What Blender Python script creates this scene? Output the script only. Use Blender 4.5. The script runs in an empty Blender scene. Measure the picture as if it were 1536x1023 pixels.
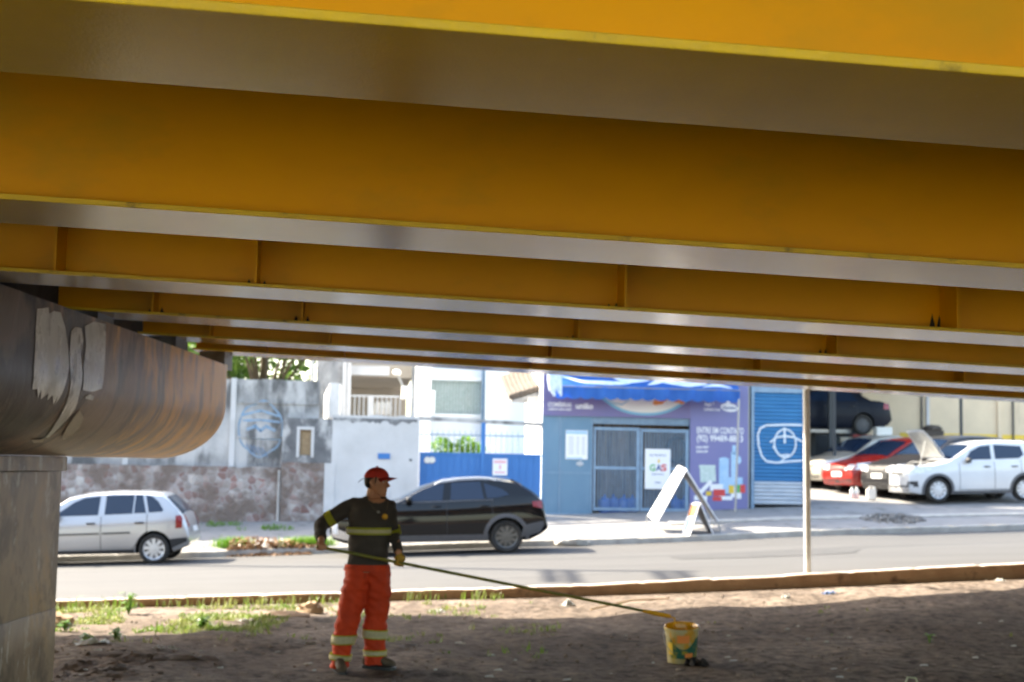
import bpy, bmesh, math, random
from mathutils import Vector, Matrix, noise
rnd = random.Random(7)
sc = bpy.context.scene
COL = sc.collection
PI = math.pi

# ------------------------------------------------------------------ camera
F, CX, CY = 2133.0, 768.0, 511.5
HC = 1.7
PITCH = math.atan(188.5 / F)
ROLL = 0.018
_R0, _U0, FW = Vector((1, 0, 0)), Vector((0, -math.sin(PITCH), math.cos(PITCH))), Vector((0, math.cos(PITCH), math.sin(PITCH)))
RT = _R0 * math.cos(ROLL) + _U0 * math.sin(ROLL)
UP = _U0 * math.cos(ROLL) - _R0 * math.sin(ROLL)
CAM = Vector((0, 0, HC))

def ray(px, py):
    return FW * F + RT * (px - CX) - UP * (py - CY)

def pt(px, py, Y):
    d = ray(px, py)
    return CAM + d * (Y / d.y)

cd = bpy.data.cameras.new('camera')
cam = bpy.data.objects.new('camera', cd)
COL.objects.link(cam)
m3 = Matrix((RT, UP, -FW)).transposed()
cam.matrix_world = Matrix.Translation(CAM) @ m3.to_4x4()
cd.sensor_width = 36.0
cd.lens = 36.0 * F / 1536.0
cd.clip_end = 3000
cd.clip_start = 0.05
cd.dof.use_dof = True
cd.dof.focus_distance = 4.2
cd.dof.aperture_fstop = 4.6
cd.dof.aperture_blades = 9
sc.camera = cam

# ------------------------------------------------------------------ light
EL = math.radians(40)
AZ = Vector((-0.9, 0.43, 0)).normalized()
SUN = Vector((AZ.x * math.cos(EL), AZ.y * math.cos(EL), math.sin(EL)))
w = bpy.data.worlds.new('World')
sc.world = w
w.use_nodes = True
nt = w.node_tree
bg = nt.nodes['Background']
sky = nt.nodes.new('ShaderNodeTexSky')
sky.sky_type = 'NISHITA'
sky.sun_disc = False
sky.sun_elevation = EL
sky.sun_rotation = math.atan2(SUN.x, SUN.y)
sky.air_density = 1.0
sky.dust_density = 2.2
nt.links.new(sky.outputs[0], bg.inputs[0])
bg.inputs[1].default_value = 0.15
sl = bpy.data.lights.new('sun', 'SUN')
sl.energy = 3.8
sl.angle = math.radians(0.5)
sl.color = (1.0, 0.94, 0.85)
so = bpy.data.objects.new('sun', sl)
COL.objects.link(so)
so.rotation_mode = 'QUATERNION'
so.rotation_quaternion = SUN.to_track_quat('Z', 'Y')
so.location = SUN * 60
sc.view_settings.view_transform = 'Standard'
sc.view_settings.look = 'None'
sc.view_settings.gamma = 1.0
sc.view_settings.use_curve_mapping = False
sc.view_settings.exposure = 2.55
sc.view_settings.use_white_balance = True
sc.view_settings.white_balance_temperature = 7300
sc.view_settings.white_balance_tint = 8
sc.cycles.use_denoising = True
sc.cycles.max_bounces = 10
sc.cycles.diffuse_bounces = 6
sc.cycles.sample_clamp_indirect = 6

# ------------------------------------------------------------------ materials
def lin(c):
    return tuple(((v / 255) / 12.92 if v / 255 <= 0.04045 else ((v / 255 + 0.055) / 1.055) ** 2.4) for v in c)

def pm(name, c, c2=None, scale=6.0, rough=0.6, rough2=None, metal=0.0, bump=0.0, bscale=40.0, stretch=(1, 1, 1), spec=0.5,
       lo=0.35, hi=0.65, detail=6.0, coat=0.0, c3=None, s3=20.0, lo3=0.55, hi3=0.62, st3=None, transmission=0.0, ior=1.5, alpha=1.0, bdist=0.02):
    """procedural paint/stone/fabric: one base colour, two tones mixed by noise, a third as spots or stains, grain in a bump"""
    m = bpy.data.materials.new(name)
    m.use_nodes = True
    n, l = m.node_tree.nodes, m.node_tree.links
    p = n['Principled BSDF']
    p.inputs['Roughness'].default_value = rough
    p.inputs['Metallic'].default_value = metal
    p.inputs['Specular IOR Level'].default_value = spec
    p.inputs['Coat Weight'].default_value = coat
    p.inputs['Coat Roughness'].default_value = 0.05
    p.inputs['Transmission Weight'].default_value = transmission
    p.inputs['IOR'].default_value = ior
    p.inputs['Base Color'].default_value = (*c, 1)
    p.inputs['Alpha'].default_value = alpha
    tc = n.new('ShaderNodeTexCoord')
    def nz(s, st, d=detail):
        mp = n.new('ShaderNodeMapping')
        mp.inputs['Scale'].default_value = st
        l.new(tc.outputs['Object'], mp.inputs[0])
        t = n.new('ShaderNodeTexNoise')
        t.inputs['Scale'].default_value = s
        t.inputs['Detail'].default_value = d
        t.inputs['Roughness'].default_value = 0.6
        l.new(mp.outputs[0], t.inputs['Vector'])
        return t.outputs['Fac']
    def ramp(fac, a, b):
        r = n.new('ShaderNodeMapRange')
        r.inputs['From Min'].default_value = a
        r.inputs['From Max'].default_value = b
        l.new(fac, r.inputs['Value'])
        return r.outputs[0]
    def mix(fac, a, b):
        x = n.new('ShaderNodeMix')
        x.data_type = 'RGBA'
        l.new(fac, x.inputs[0])
        for sck, v in ((x.inputs[6], a), (x.inputs[7], b)):
            if isinstance(v, tuple):
                sck.default_value = (*v, 1)
            else:
                l.new(v, sck)
        return x.outputs[2]
    colr = c
    if c2 is not None:
        f = ramp(nz(scale, stretch), lo, hi)
        colr = mix(f, c, c2)
        if rough2 is not None:
            r = n.new('ShaderNodeMapRange')
            r.inputs['To Min'].default_value = rough
            r.inputs['To Max'].default_value = rough2
            l.new(f, r.inputs['Value'])
            l.new(r.outputs[0], p.inputs['Roughness'])
    if c3 is not None:
        f3 = ramp(nz(s3, st3 or stretch), lo3, hi3)
        colr = mix(f3, colr, c3)
    if not isinstance(colr, tuple):
        l.new(colr, p.inputs['Base Color'])
    if bump:
        b = n.new('ShaderNodeBump')
        b.inputs['Strength'].default_value = bump
        b.inputs['Distance'].default_value = bdist
        l.new(nz(bscale, stretch, 4.0), b.inputs['Height'])
        l.new(b.outputs[0], p.inputs['Normal'])
    return m

M = {}
def mk(key, *a, **k):
    M[key] = pm(key, *a, **k)
# bridge
mk('yellow_paint', (0.80, 0.39, 0.001), (0.66, 0.315, 0.001), 1.1, rough=0.34, rough2=0.46, bump=0.12, bscale=90, stretch=(0.5, 1, 1), spec=0.3, c3=(0.56, 0.33, 0.008), s3=2.2, lo3=0.52, hi3=0.72, bdist=0.002)
mk('flange_paint', (0.88, 0.52, 0.002), (0.74, 0.44, 0.003), 2.0, rough=0.07, rough2=0.12, bump=0.34, bscale=150, stretch=(1, .6, 1), spec=0.48, bdist=0.002, c3=(0.9, 0.62, 0.12), s3=60, lo3=.7, hi3=.74)  # small pale flecks paint in the sparkle of reflections on the underside
mk('edge_paint', (0.72, 0.50, 0.012), (0.60, 0.42, 0.02), 9, rough=0.4, bump=0.5, bscale=60, c3=(0.2, 0.15, 0.02), s3=9, lo3=0.62, hi3=0.75, bdist=0.004)
mk('grime', (0.03, 0.025, 0.015), (0.012, 0.01, 0.008), 20, rough=0.8)
mk('dark_concrete', (0.09, 0.085, 0.08), (0.04, 0.038, 0.036), 3, rough=0.85, bump=0.3)
mk('slab_concrete', (0.32, 0.30, 0.27), (0.22, 0.2, 0.18), 2, rough=0.85, bump=0.3)
mk('bearing', (0.10, 0.12, 0.14), (0.05, 0.05, 0.055), 9, rough=0.5)
mk('pale_patch', (0.80, 0.81, 0.78), (0.62, 0.63, 0.59), 7, rough=0.2, rough2=0.4, bump=0.25, bscale=22, stretch=(1, 1, 0.8), bdist=0.006, c3=(0.3, 0.29, 0.26), s3=5, lo3=.56, hi3=.66)
mk('chip_patch', (0.86, 0.76, 0.6), (0.76, 0.66, 0.5), 14, rough=0.5)
# ground
mk('asphalt', (0.066, 0.065, 0.064), (0.052, 0.051, 0.0505), 1.1, rough=0.85, bump=0.3, bscale=120, stretch=(0.25, 1, 1), c3=(0.04, 0.0395, 0.039), s3=2.2, lo3=0.62, hi3=0.8, st3=(0.12, 1, 1), bdist=0.006)
mk('kerb_stone', (0.36, 0.23, 0.135), (0.26, 0.15, 0.085), 3, rough=0.85, bump=0.6, bscale=25, c3=(0.12, 0.07, 0.04), s3=5, lo3=0.58, hi3=0.72, bdist=0.015)
mk('kerb_wash', (0.62, 0.58, 0.52), (0.42, 0.36, 0.3), 5, rough=0.85, bump=0.4, bscale=25)
mk('pavement', (0.27, 0.26, 0.25), (0.21, 0.205, 0.2), 1.4, rough=0.85, bump=0.4, bscale=60, c3=(0.12, 0.115, 0.11), s3=2.5, lo3=0.56, hi3=0.7)
mk('pale_kerb', (0.46, 0.44, 0.4), (0.33, 0.31, 0.28), 4, rough=0.85, bump=0.4)
mk('bounce_slab', (0.52, 0.47, 0.40), (0.45, 0.41, 0.35), 1, rough=0.9)
mk('tar', (0.04, 0.0395, 0.039), (0.05, 0.049, 0.048), 4, rough=0.8)
mk('far_ground', (0.2, 0.15, 0.1), (0.12, 0.12, 0.05), 0.2, rough=0.95)
# walls
mk('old_concrete', (0.50, 0.485, 0.47), (0.30, 0.295, 0.29), 1.3, rough=0.9, bump=0.3, bscale=20, stretch=(1, 1, 0.7), c3=(0.12, 0.118, 0.116), s3=1.5, lo3=0.48, hi3=0.64, st3=(1.6, 1, 0.6), lo=.4, hi=.6)
mk('white_render', (0.60, 0.59, 0.585), (0.50, 0.49, 0.48), 1.2, rough=0.9, bump=0.15, bscale=20, c3=(0.33, 0.33, 0.34), s3=1.8, lo3=0.6, hi3=0.8, st3=(2.5, 1, 0.4))
mk('black_stain', (0.22, 0.22, 0.222), (0.11, 0.11, 0.115), 1.6, rough=0.9, bump=0.3, c3=(0.46, 0.45, 0.44), s3=2.2, lo3=0.5, hi3=0.62, st3=(1, 1, .6))
mk('white_paint', (0.88, 0.88, 0.87), (0.84, 0.84, 0.83), 1.5, rough=0.75, bump=0.1)
mk('pale_blue_paint', (0.76, 0.79, 0.83), (0.70, 0.73, 0.78), 1.2, rough=0.8)
mk('beige_wall', (0.72, 0.58, 0.40), (0.62, 0.5, 0.35), 0.8, rough=0.9, c3=(0.3, 0.24, 0.17), s3=1.0, lo3=0.6, hi3=0.8, st3=(3, 1, 0.3))
mk('soffit', (0.42, 0.36, 0.29), (0.36, 0.31, 0.25), 1, rough=0.9)
mk('tile', (0.12, 0.095, 0.075), (0.07, 0.058, 0.05), 6, rough=0.9, bump=0.6)
mk('gate_blue', (0.03, 0.16, 0.42), (0.04, 0.18, 0.46), 1.5, rough=0.45)
mk('panel_blue', (0.13, 0.245, 0.34), (0.11, 0.215, 0.31), 1.6, rough=0.5, stretch=(1, 1, 0.5), c3=(0.17, 0.27, 0.36), s3=2, lo3=0.55, hi3=0.75)
mk('bar_blue', (0.22, 0.33, 0.44), (0.17, 0.26, 0.36), 6, rough=0.45)
mk('shutter_blue', (0.02, 0.15, 0.34), (0.03, 0.19, 0.40), 3, rough=0.5, stretch=(0.4, 1, 3), c3=(0.28, 0.36, 0.44), s3=5, lo3=0.66, hi3=0.72, st3=(0.5, 1, 5))
mk('shutter_bare', (0.52, 0.55, 0.58), (0.35, 0.4, 0.46), 4, rough=0.5, stretch=(0.5, 1, 3))
mk('sign_purple', (0.185, 0.18, 0.36), (0.165, 0.17, 0.35), 1, rough=0.5)
mk('sign_violet', (0.185, 0.15, 0.285), (0.15, 0.145, 0.31), 0.8, rough=0.5)
mk('print_white', (0.80, 0.80, 0.80), rough=0.45)
mk('print_cream', (0.75, 0.70, 0.62), (0.70, 0.66, 0.6), 3, rough=0.45)
mk('print_teal', (0.16, 0.40, 0.54), rough=0.45)
mk('print_sky', (0.30, 0.50, 0.70), (0.42, 0.6, 0.76), 6, rough=0.45)
mk('print_orange', (0.80, 0.26, 0.06), rough=0.45)
mk('print_red', (0.62, 0.06, 0.06), rough=0.45)
mk('print_pink', (0.75, 0.42, 0.45), rough=0.45)
mk('print_green', (0.08, 0.38, 0.11), rough=0.45)
mk('print_navy', (0.03, 0.08, 0.25), rough=0.45)
mk('print_yellow', (0.75, 0.5, 0.05), rough=0.45)
mk('print_grey', (0.42, 0.43, 0.46), rough=0.45)
mk('print_mint', (0.42, 0.55, 0.5), (0.6, 0.68, 0.66), 14, rough=0.45)
mk('faded_ink', (0.20, 0.09, 0.14), rough=0.6)
mk('deep_ink', (0.10, 0.17, 0.30), rough=0.6)
mk('orange_ink', (0.42, 0.13, 0.04), rough=0.6)
mk('awning_blue', (0.025, 0.16, 0.56), (0.04, 0.21, 0.62), 2.5, rough=0.55)
mk('awning_white', (0.72, 0.78, 0.85), (0.4, 0.55, 0.8), 7, rough=0.6)
mk('spray_white', (0.66, 0.72, 0.78), rough=0.7)
mk('spray_blue', (0.20, 0.33, 0.47), (0.30, 0.36, 0.42), 9, rough=0.85)
mk('spray_dark', (0.12, 0.2, 0.32), rough=0.8)
mk('steel', (0.42, 0.42, 0.41), (0.30, 0.29, 0.27), 4, rough=0.45, metal=0.6, stretch=(1, 1, 0.4))
mk('galvanised', (0.60, 0.60, 0.59), (0.46, 0.46, 0.45), 6, rough=0.5, metal=0.1, bump=0.2)
mk('dark_metal', (0.05, 0.055, 0.06), rough=0.5, metal=0.3)
mk('dark_room', (0.05, 0.055, 0.065), (0.03, 0.033, 0.04), 2, rough=0.9)
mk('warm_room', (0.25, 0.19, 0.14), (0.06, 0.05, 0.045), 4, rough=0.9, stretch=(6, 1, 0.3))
mk('jug_blue', (0.02, 0.13, 0.5), rough=0.25, spec=0.5)
mk('wood', (0.40, 0.28, 0.16), (0.27, 0.18, 0.1), 8, rough=0.8, stretch=(1, 6, 6))
mk('white_plastic', (0.78, 0.78, 0.75), (0.68, 0.68, 0.64), 3, rough=0.4)
mk('pink_liquid', (0.75, 0.52, 0.5), rough=0.3)
mk('tool_red', (0.35, 0.03, 0.03), rough=0.4)
mk('teal_paint', (0.05, 0.22, 0.28), rough=0.6)
mk('bark', (0.16, 0.12, 0.08), (0.09, 0.07, 0.05), 6, rough=0.95, bump=0.8, stretch=(1, 1, 0.3))
# vehicles
def paint(key, c, metal=0.0, rough=0.28, coat=0.9, spec=.4):
    mk(key, c, tuple(v * 0.93 for v in c), 2.0, rough=rough, metal=metal, coat=coat, spec=spec)
paint('silver_paint', (0.50, 0.50, 0.51), 0.55, 0.35)
paint('black_paint', (0.006, 0.0065, 0.008), 0.0, 0.3, .8, .02)
paint('white_car_paint', (0.60, 0.61, 0.62))
paint('red_paint', (0.27, 0.014, 0.010), 0.0, .3, .4)
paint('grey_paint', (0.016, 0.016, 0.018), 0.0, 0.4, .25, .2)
paint('beige_paint', (0.52, 0.48, 0.40), 0.3, 0.35)
paint('navy_paint', (0.007, 0.010, 0.019), 0.0, 0.5, 0.05, .15)
mk('black_plastic', (0.028, 0.028, 0.03), (0.035, 0.035, 0.036), 9, rough=0.6)
mk('grey_plastic', (0.10, 0.10, 0.105), (0.085, 0.085, 0.09), 9, rough=0.6)
mk('tyre', (0.022, 0.021, 0.02), (0.035, 0.032, 0.028), 12, rough=0.85)
mk('alloy', (0.62, 0.63, 0.65), rough=0.35, metal=0.5)
mk('dark_alloy', (0.14, 0.137, 0.13), rough=0.35, metal=0.5)
mk('car_glass', (0.012, 0.024, 0.05), rough=0.05, spec=0.55, coat=0.0)
mk('lamp_clear', (0.72, 0.74, 0.76), (0.5, 0.52, 0.55), 14, rough=0.1, coat=1.0)
mk('lamp_red', (0.26, 0.006, 0.008), rough=0.25, coat=0.2)
mk('lamp_amber', (0.8, 0.3, 0.05), rough=0.15, coat=1.0)
mk('chrome', (0.7, 0.7, 0.72), rough=0.2, metal=0.9)
mk('engine', (0.04, 0.04, 0.042), (0.16, 0.16, 0.16), 14, rough=0.6)
mk('hood_inside', (0.42, 0.42, 0.40), (0.3, 0.3, 0.29), 5, rough=0.6)
# person
mk('skin', (0.52, 0.255, 0.145), (0.45, 0.215, 0.12), 12, rough=0.5)
mk('gloved_skin', (0.34, 0.2, 0.03), (0.46, 0.28, 0.02), 25, rough=0.55)
mk('shirt', (0.042, 0.037, 0.034), (0.058, 0.05, 0.046), 3, rough=0.9, bump=0.35, bscale=14, bdist=0.02, c3=(0.12, 0.09, 0.06), s3=60, lo3=0.74, hi3=0.78)
mk('orange_cloth', (0.66, 0.052, 0.006), (0.48, 0.036, 0.006), 6, rough=0.75, bump=0.5, bscale=9, stretch=(1, 1, 0.7), bdist=0.03, c3=(0.35, 0.04, 0.01), s3=9, lo3=0.6, hi3=0.74)
mk('reflective', (0.88, 0.85, 0.62), (0.78, 0.74, 0.5), 30, rough=0.35, c3=(0.4, 0.3, 0.1), s3=45, lo3=0.64, hi3=0.7)
mk('lime_band', (0.66, 0.68, 0.05), (0.56, 0.58, 0.06), 14, rough=0.6)
mk('cap_red', (0.58, 0.035, 0.022), (0.42, 0.028, 0.02), 8, rough=0.8, c3=(0.03, 0.012, 0.008), s3=14, lo3=0.6, hi3=0.7)
mk('hair', (0.012, 0.009, 0.008), rough=0.6)
mk('boot', (0.16, 0.12, 0.08), (0.07, 0.055, 0.04), 9, rough=0.85, bump=0.3)
mk('gold', (0.62, 0.33, 0.03), rough=0.35, metal=0.4)
mk('eye_white', (0.6, 0.58, 0.55), rough=0.2)
mk('pole_green', (0.10, 0.14, 0.03), (0.26, 0.22, 0.02), 4, rough=0.4, stretch=(1, 1, 1))
mk('wet_yellow', (0.72, 0.37, 0.01), (0.62, 0.3, 0.01), 6, rough=0.25)
mk('bucket_body', (0.46, 0.42, 0.26), (0.42, 0.31, 0.07), 9, rough=0.45, c3=(0.55, 0.28, 0.02), s3=9, lo3=0.54, hi3=0.6, st3=(1, 1, 0.35))
mk('label_green', (0.015, 0.11, 0.075), (0.3, 0.25, 0.03), 14, rough=0.4, lo=0.52, hi=0.62)
mk('rag', (0.03, 0.03, 0.038), (0.12, 0.11, 0.11), 9, rough=0.9)
mk('litter_white', (0.66, 0.66, 0.64), (0.5, 0.5, 0.48), 9, rough=0.6)
mk('clear_plastic', (0.80, 0.83, 0.81), (0.6, 0.64, 0.62), 12, rough=0.25)
mk('litter_blue', (0.10, 0.26, 0.62), (0.5, 0.6, 0.75), 22, rough=0.35)
mk('litter_grey', (0.40, 0.36, 0.33), (0.3, 0.26, 0.24), 10, rough=0.8)
mk('pale_green_plastic', (0.42, 0.45, 0.3), rough=0.5)
mk('rubble', (0.24, 0.23, 0.215), (0.10, 0.095, 0.09), 7, rough=0.95, bump=0.4, c3=(0.42, 0.4, 0.37), s3=9, lo3=.58, hi3=.64)
mk('clod', (0.13, 0.095, 0.075), (0.075, 0.055, 0.045), 9, rough=0.95, bump=0.5)
mk('pebble', (0.30, 0.24, 0.2), (0.14, 0.11, 0.09), 2.0, rough=0.95, lo=.4, hi=.6)
mk('rock', (0.42, 0.30, 0.2), (0.3, 0.2, 0.13), 6, rough=0.9, bump=0.5)

def leafmat(name, c, c2, trans=0.35):
    m = bpy.data.materials.new(name)
    m.use_nodes = True
    n, l = m.node_tree.nodes, m.node_tree.links
    p = n['Principled BSDF']
    p.inputs['Roughness'].default_value = 0.5
    oi = n.new('ShaderNodeTexCoord')
    t = n.new('ShaderNodeTexNoise')
    t.inputs['Scale'].default_value = 3.0
    l.new(oi.outputs['Object'], t.inputs['Vector'])
    r = n.new('ShaderNodeMapRange')
    r.inputs['From Min'].default_value = 0.35
    r.inputs['From Max'].default_value = 0.65
    l.new(t.outputs['Fac'], r.inputs['Value'])
    x = n.new('ShaderNodeMix')
    x.data_type = 'RGBA'
    x.inputs[6].default_value = (*c, 1)
    x.inputs[7].default_value = (*c2, 1)
    l.new(r.outputs[0], x.inputs[0])
    l.new(x.outputs[2], p.inputs['Base Color'])
    tr = n.new('ShaderNodeBsdfTranslucent')
    l.new(x.outputs[2], tr.inputs['Color'])
    ms = n.new('ShaderNodeMixShader')
    ms.inputs[0].default_value = trans
    l.new(p.outputs[0], ms.inputs[1])
    l.new(tr.outputs[0], ms.inputs[2])
    l.new(ms.outputs[0], n['Material Output'].inputs['Surface'])
    M[name] = m
leafmat('leaf', (0.085, 0.17, 0.025), (0.13, 0.22, 0.04), .5)
leafmat('grass', (0.12, 0.22, 0.025), (0.25, 0.27, 0.09))
leafmat('weed', (0.10, 0.24, 0.015), (0.15, 0.28, 0.03))
leafmat('dry_leaf', (0.34, 0.19, 0.09), (0.2, 0.11, 0.05), 0.15)

def dirt_material():
    m = bpy.data.materials.new('dirt')
    m.use_nodes = True
    n, l = m.node_tree.nodes, m.node_tree.links
    p = n['Principled BSDF']
    p.inputs['Roughness'].default_value = 0.95
    p.inputs['Specular IOR Level'].default_value = 0.15
    tc = n.new('ShaderNodeTexCoord')
    def nz(s, d, st=(1, 1, 1)):
        mp = n.new('ShaderNodeMapping')
        mp.inputs['Scale'].default_value = st
        l.new(tc.outputs['Object'], mp.inputs[0])
        t = n.new('ShaderNodeTexNoise')
        t.inputs['Scale'].default_value = s
        t.inputs['Detail'].default_value = d
        t.inputs['Roughness'].default_value = 0.65
        l.new(mp.outputs[0], t.inputs['Vector'])
        return t.outputs['Fac']
    def cr(fac, stops):
        r = n.new('ShaderNodeValToRGB')
        while len(r.color_ramp.elements) < len(stops):
            r.color_ramp.elements.new(0.5)
        for e, (pos, c) in zip(r.color_ramp.elements, stops):
            e.position = pos
            e.color = (*c, 1)
        l.new(fac, r.inputs[0])
        return r.outputs[0]
    a = cr(nz(0.55, 7), [(0.3, (0.105, 0.082, 0.067)), (0.5, (0.165, 0.132, 0.109)), (0.7, (0.27, 0.222, 0.188))])
    b = cr(nz(9, 5, (1, 1.0, 1)), [(0.36, (0.28, 0.26, 0.25)), (0.48, (0.85, 0.85, 0.85)), (0.64, (1.4, 1.37, 1.33))])
    mu = n.new('ShaderNodeMix')
    mu.data_type = 'RGBA'
    mu.blend_type = 'MULTIPLY'
    mu.inputs[0].default_value = 0.9
    l.new(a, mu.inputs[6])
    l.new(b, mu.inputs[7])
    # small pale pebbles
    v = n.new('ShaderNodeTexVoronoi')
    v.inputs['Scale'].default_value = 7.0
    l.new(tc.outputs['Object'], v.inputs['Vector'])
    r = n.new('ShaderNodeMapRange')
    r.inputs['From Min'].default_value = 0.10
    r.inputs['From Max'].default_value = 0.07
    l.new(v.outputs['Distance'], r.inputs['Value'])
    sp = n.new('ShaderNodeMath')
    sp.operation = 'MULTIPLY'
    l.new(r.outputs[0], sp.inputs[0])
    g = n.new('ShaderNodeMath')
    g.operation = 'GREATER_THAN'
    g.inputs[1].default_value = 0.82
    sv = n.new('ShaderNodeSeparateColor')
    l.new(v.outputs['Color'], sv.inputs[0])
    l.new(sv.outputs[0], g.inputs[0])
    l.new(g.outputs[0], sp.inputs[1])
    mx = n.new('ShaderNodeMix')
    mx.data_type = 'RGBA'
    l.new(sp.outputs[0], mx.inputs[0])
    l.new(mu.outputs[2], mx.inputs[6])
    mx.inputs[7].default_value = (0.55, 0.48, 0.42, 1)
    l.new(mx.outputs[2], p.inputs['Base Color'])
    bp = n.new('ShaderNodeBump')
    bp.inputs['Strength'].default_value = 0.9
    bp.inputs['Distance'].default_value = 0.06
    l.new(nz(11, 8), bp.inputs['Height'])
    l.new(bp.outputs[0], p.inputs['Normal'])
    M['dirt'] = m
dirt_material()

def streak_material(name, tones, along, spread=1.0, dark=(.06, .048, .04), pale=(.42, .40, .36), dk=(.56, .64), pk=(.66, .70), st0=(0.8, 1.6, 0.75), st1=(1.0, 2.4, .6)):
    """weathered concrete: runs of stain that follow the fall of the water, tones drift along one axis to paint in bounced light"""
    m = bpy.data.materials.new(name)
    m.use_nodes = True
    n, l = m.node_tree.nodes, m.node_tree.links
    p = n['Principled BSDF']
    p.inputs['Roughness'].default_value = 0.42
    tc = n.new('ShaderNodeTexCoord')
    mp = n.new('ShaderNodeMapping')
    mp.inputs['Scale'].default_value = st0
    l.new(tc.outputs['Object'], mp.inputs[0])
    t = n.new('ShaderNodeTexNoise')
    t.inputs['Scale'].default_value = 1.5
    t.inputs['Detail'].default_value = 10
    t.inputs['Roughness'].default_value = 0.66
    t.inputs['Distortion'].default_value = 0.7
    l.new(mp.outputs[0], t.inputs['Vector'])
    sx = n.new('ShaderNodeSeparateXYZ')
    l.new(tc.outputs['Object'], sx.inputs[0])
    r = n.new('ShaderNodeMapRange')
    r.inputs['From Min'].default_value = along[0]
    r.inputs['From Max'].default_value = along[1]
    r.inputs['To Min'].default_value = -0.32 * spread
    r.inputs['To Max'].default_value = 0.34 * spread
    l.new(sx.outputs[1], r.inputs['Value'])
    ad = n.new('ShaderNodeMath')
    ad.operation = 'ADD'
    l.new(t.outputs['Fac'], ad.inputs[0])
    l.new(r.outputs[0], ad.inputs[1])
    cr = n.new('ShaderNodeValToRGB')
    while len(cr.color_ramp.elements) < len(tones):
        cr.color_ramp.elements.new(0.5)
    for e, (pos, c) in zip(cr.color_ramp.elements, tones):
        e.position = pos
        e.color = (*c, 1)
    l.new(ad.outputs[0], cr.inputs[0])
    # blotches
    t2 = n.new('ShaderNodeTexNoise')
    t2.inputs['Scale'].default_value = 2.2
    t2.inputs['Detail'].default_value = 7
    l.new(tc.outputs['Object'], t2.inputs['Vector'])
    r2 = n.new('ShaderNodeMapRange')
    r2.inputs['From Min'].default_value = 0.52
    r2.inputs['From Max'].default_value = 0.62
    r2.inputs['To Max'].default_value = 0.55
    l.new(t2.outputs['Fac'], r2.inputs['Value'])
    mx = n.new('ShaderNodeMix')
    mx.data_type = 'RGBA'
    l.new(r2.outputs[0], mx.inputs[0])
    l.new(cr.outputs[0], mx.inputs[6])
    mx.inputs[7].default_value = (0.25, 0.18, 0.125, 1)
    l.new(mx.outputs[2], p.inputs['Base Color'])
    bp = n.new('ShaderNodeBump')
    bp.inputs['Strength'].default_value = 0.6
    bp.inputs['Distance'].default_value = 0.02
    l.new(t.outputs['Fac'], bp.inputs['Height'])
    l.new(bp.outputs[0], p.inputs['Normal'])
    last = mx.outputs[2]
    for cc, (a_, b_), st, sc_, amt in ((dark, dk, st1, 2.0, .6), (pale, pk, (1.5, 2.2, 1.0), 2.4, .8)):
        mp2 = n.new('ShaderNodeMapping')
        mp2.inputs['Scale'].default_value = st
        mp2.inputs['Location'].default_value = (sc_ * 3, 1.7, sc_)
        l.new(tc.outputs['Object'], mp2.inputs[0])
        t3 = n.new('ShaderNodeTexNoise')
        t3.inputs['Scale'].default_value = sc_
        t3.inputs['Detail'].default_value = 9
        t3.inputs['Roughness'].default_value = .68
        l.new(mp2.outputs[0], t3.inputs['Vector'])
        r3 = n.new('ShaderNodeMapRange')
        r3.inputs['From Min'].default_value = a_
        r3.inputs['From Max'].default_value = b_
        r3.inputs['To Max'].default_value = amt
        l.new(t3.outputs['Fac'], r3.inputs['Value'])
        m3_ = n.new('ShaderNodeMix')
        m3_.data_type = 'RGBA'
        l.new(r3.outputs[0], m3_.inputs[0])
        l.new(last, m3_.inputs[6])
        m3_.inputs[7].default_value = (*cc, 1)
        last = m3_.outputs[2]
    l.new(last, p.inputs['Base Color'])
    M[name] = m
streak_material('cap_concrete', [(0.27, (0.026, 0.019, 0.013)), (0.38, (0.09, 0.058, 0.034)), (0.47, (0.34, 0.215, 0.125)), (0.55, (0.27, 0.17, 0.10)), (0.63, (0.68, 0.37, 0.11)), (0.76, (0.85, 0.45, 0.08))], (-3.0, 4.0))  # dark-to-orange drift paints in warm bounce from the sunlit ground
streak_material('column_concrete', [(0.3, (0.11, 0.08, 0.052)), (0.42, (0.30, 0.23, 0.16)), (0.54, (0.40, 0.305, 0.205)), (0.7, (0.52, 0.33, 0.14))], (-3.0, 4.0), 0.2, (.07, .055, .045), (.62, .6, .55), (.5, .58), (.58, .62), (1, 1.1, .8), (1.2, 1.2, .9))

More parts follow.
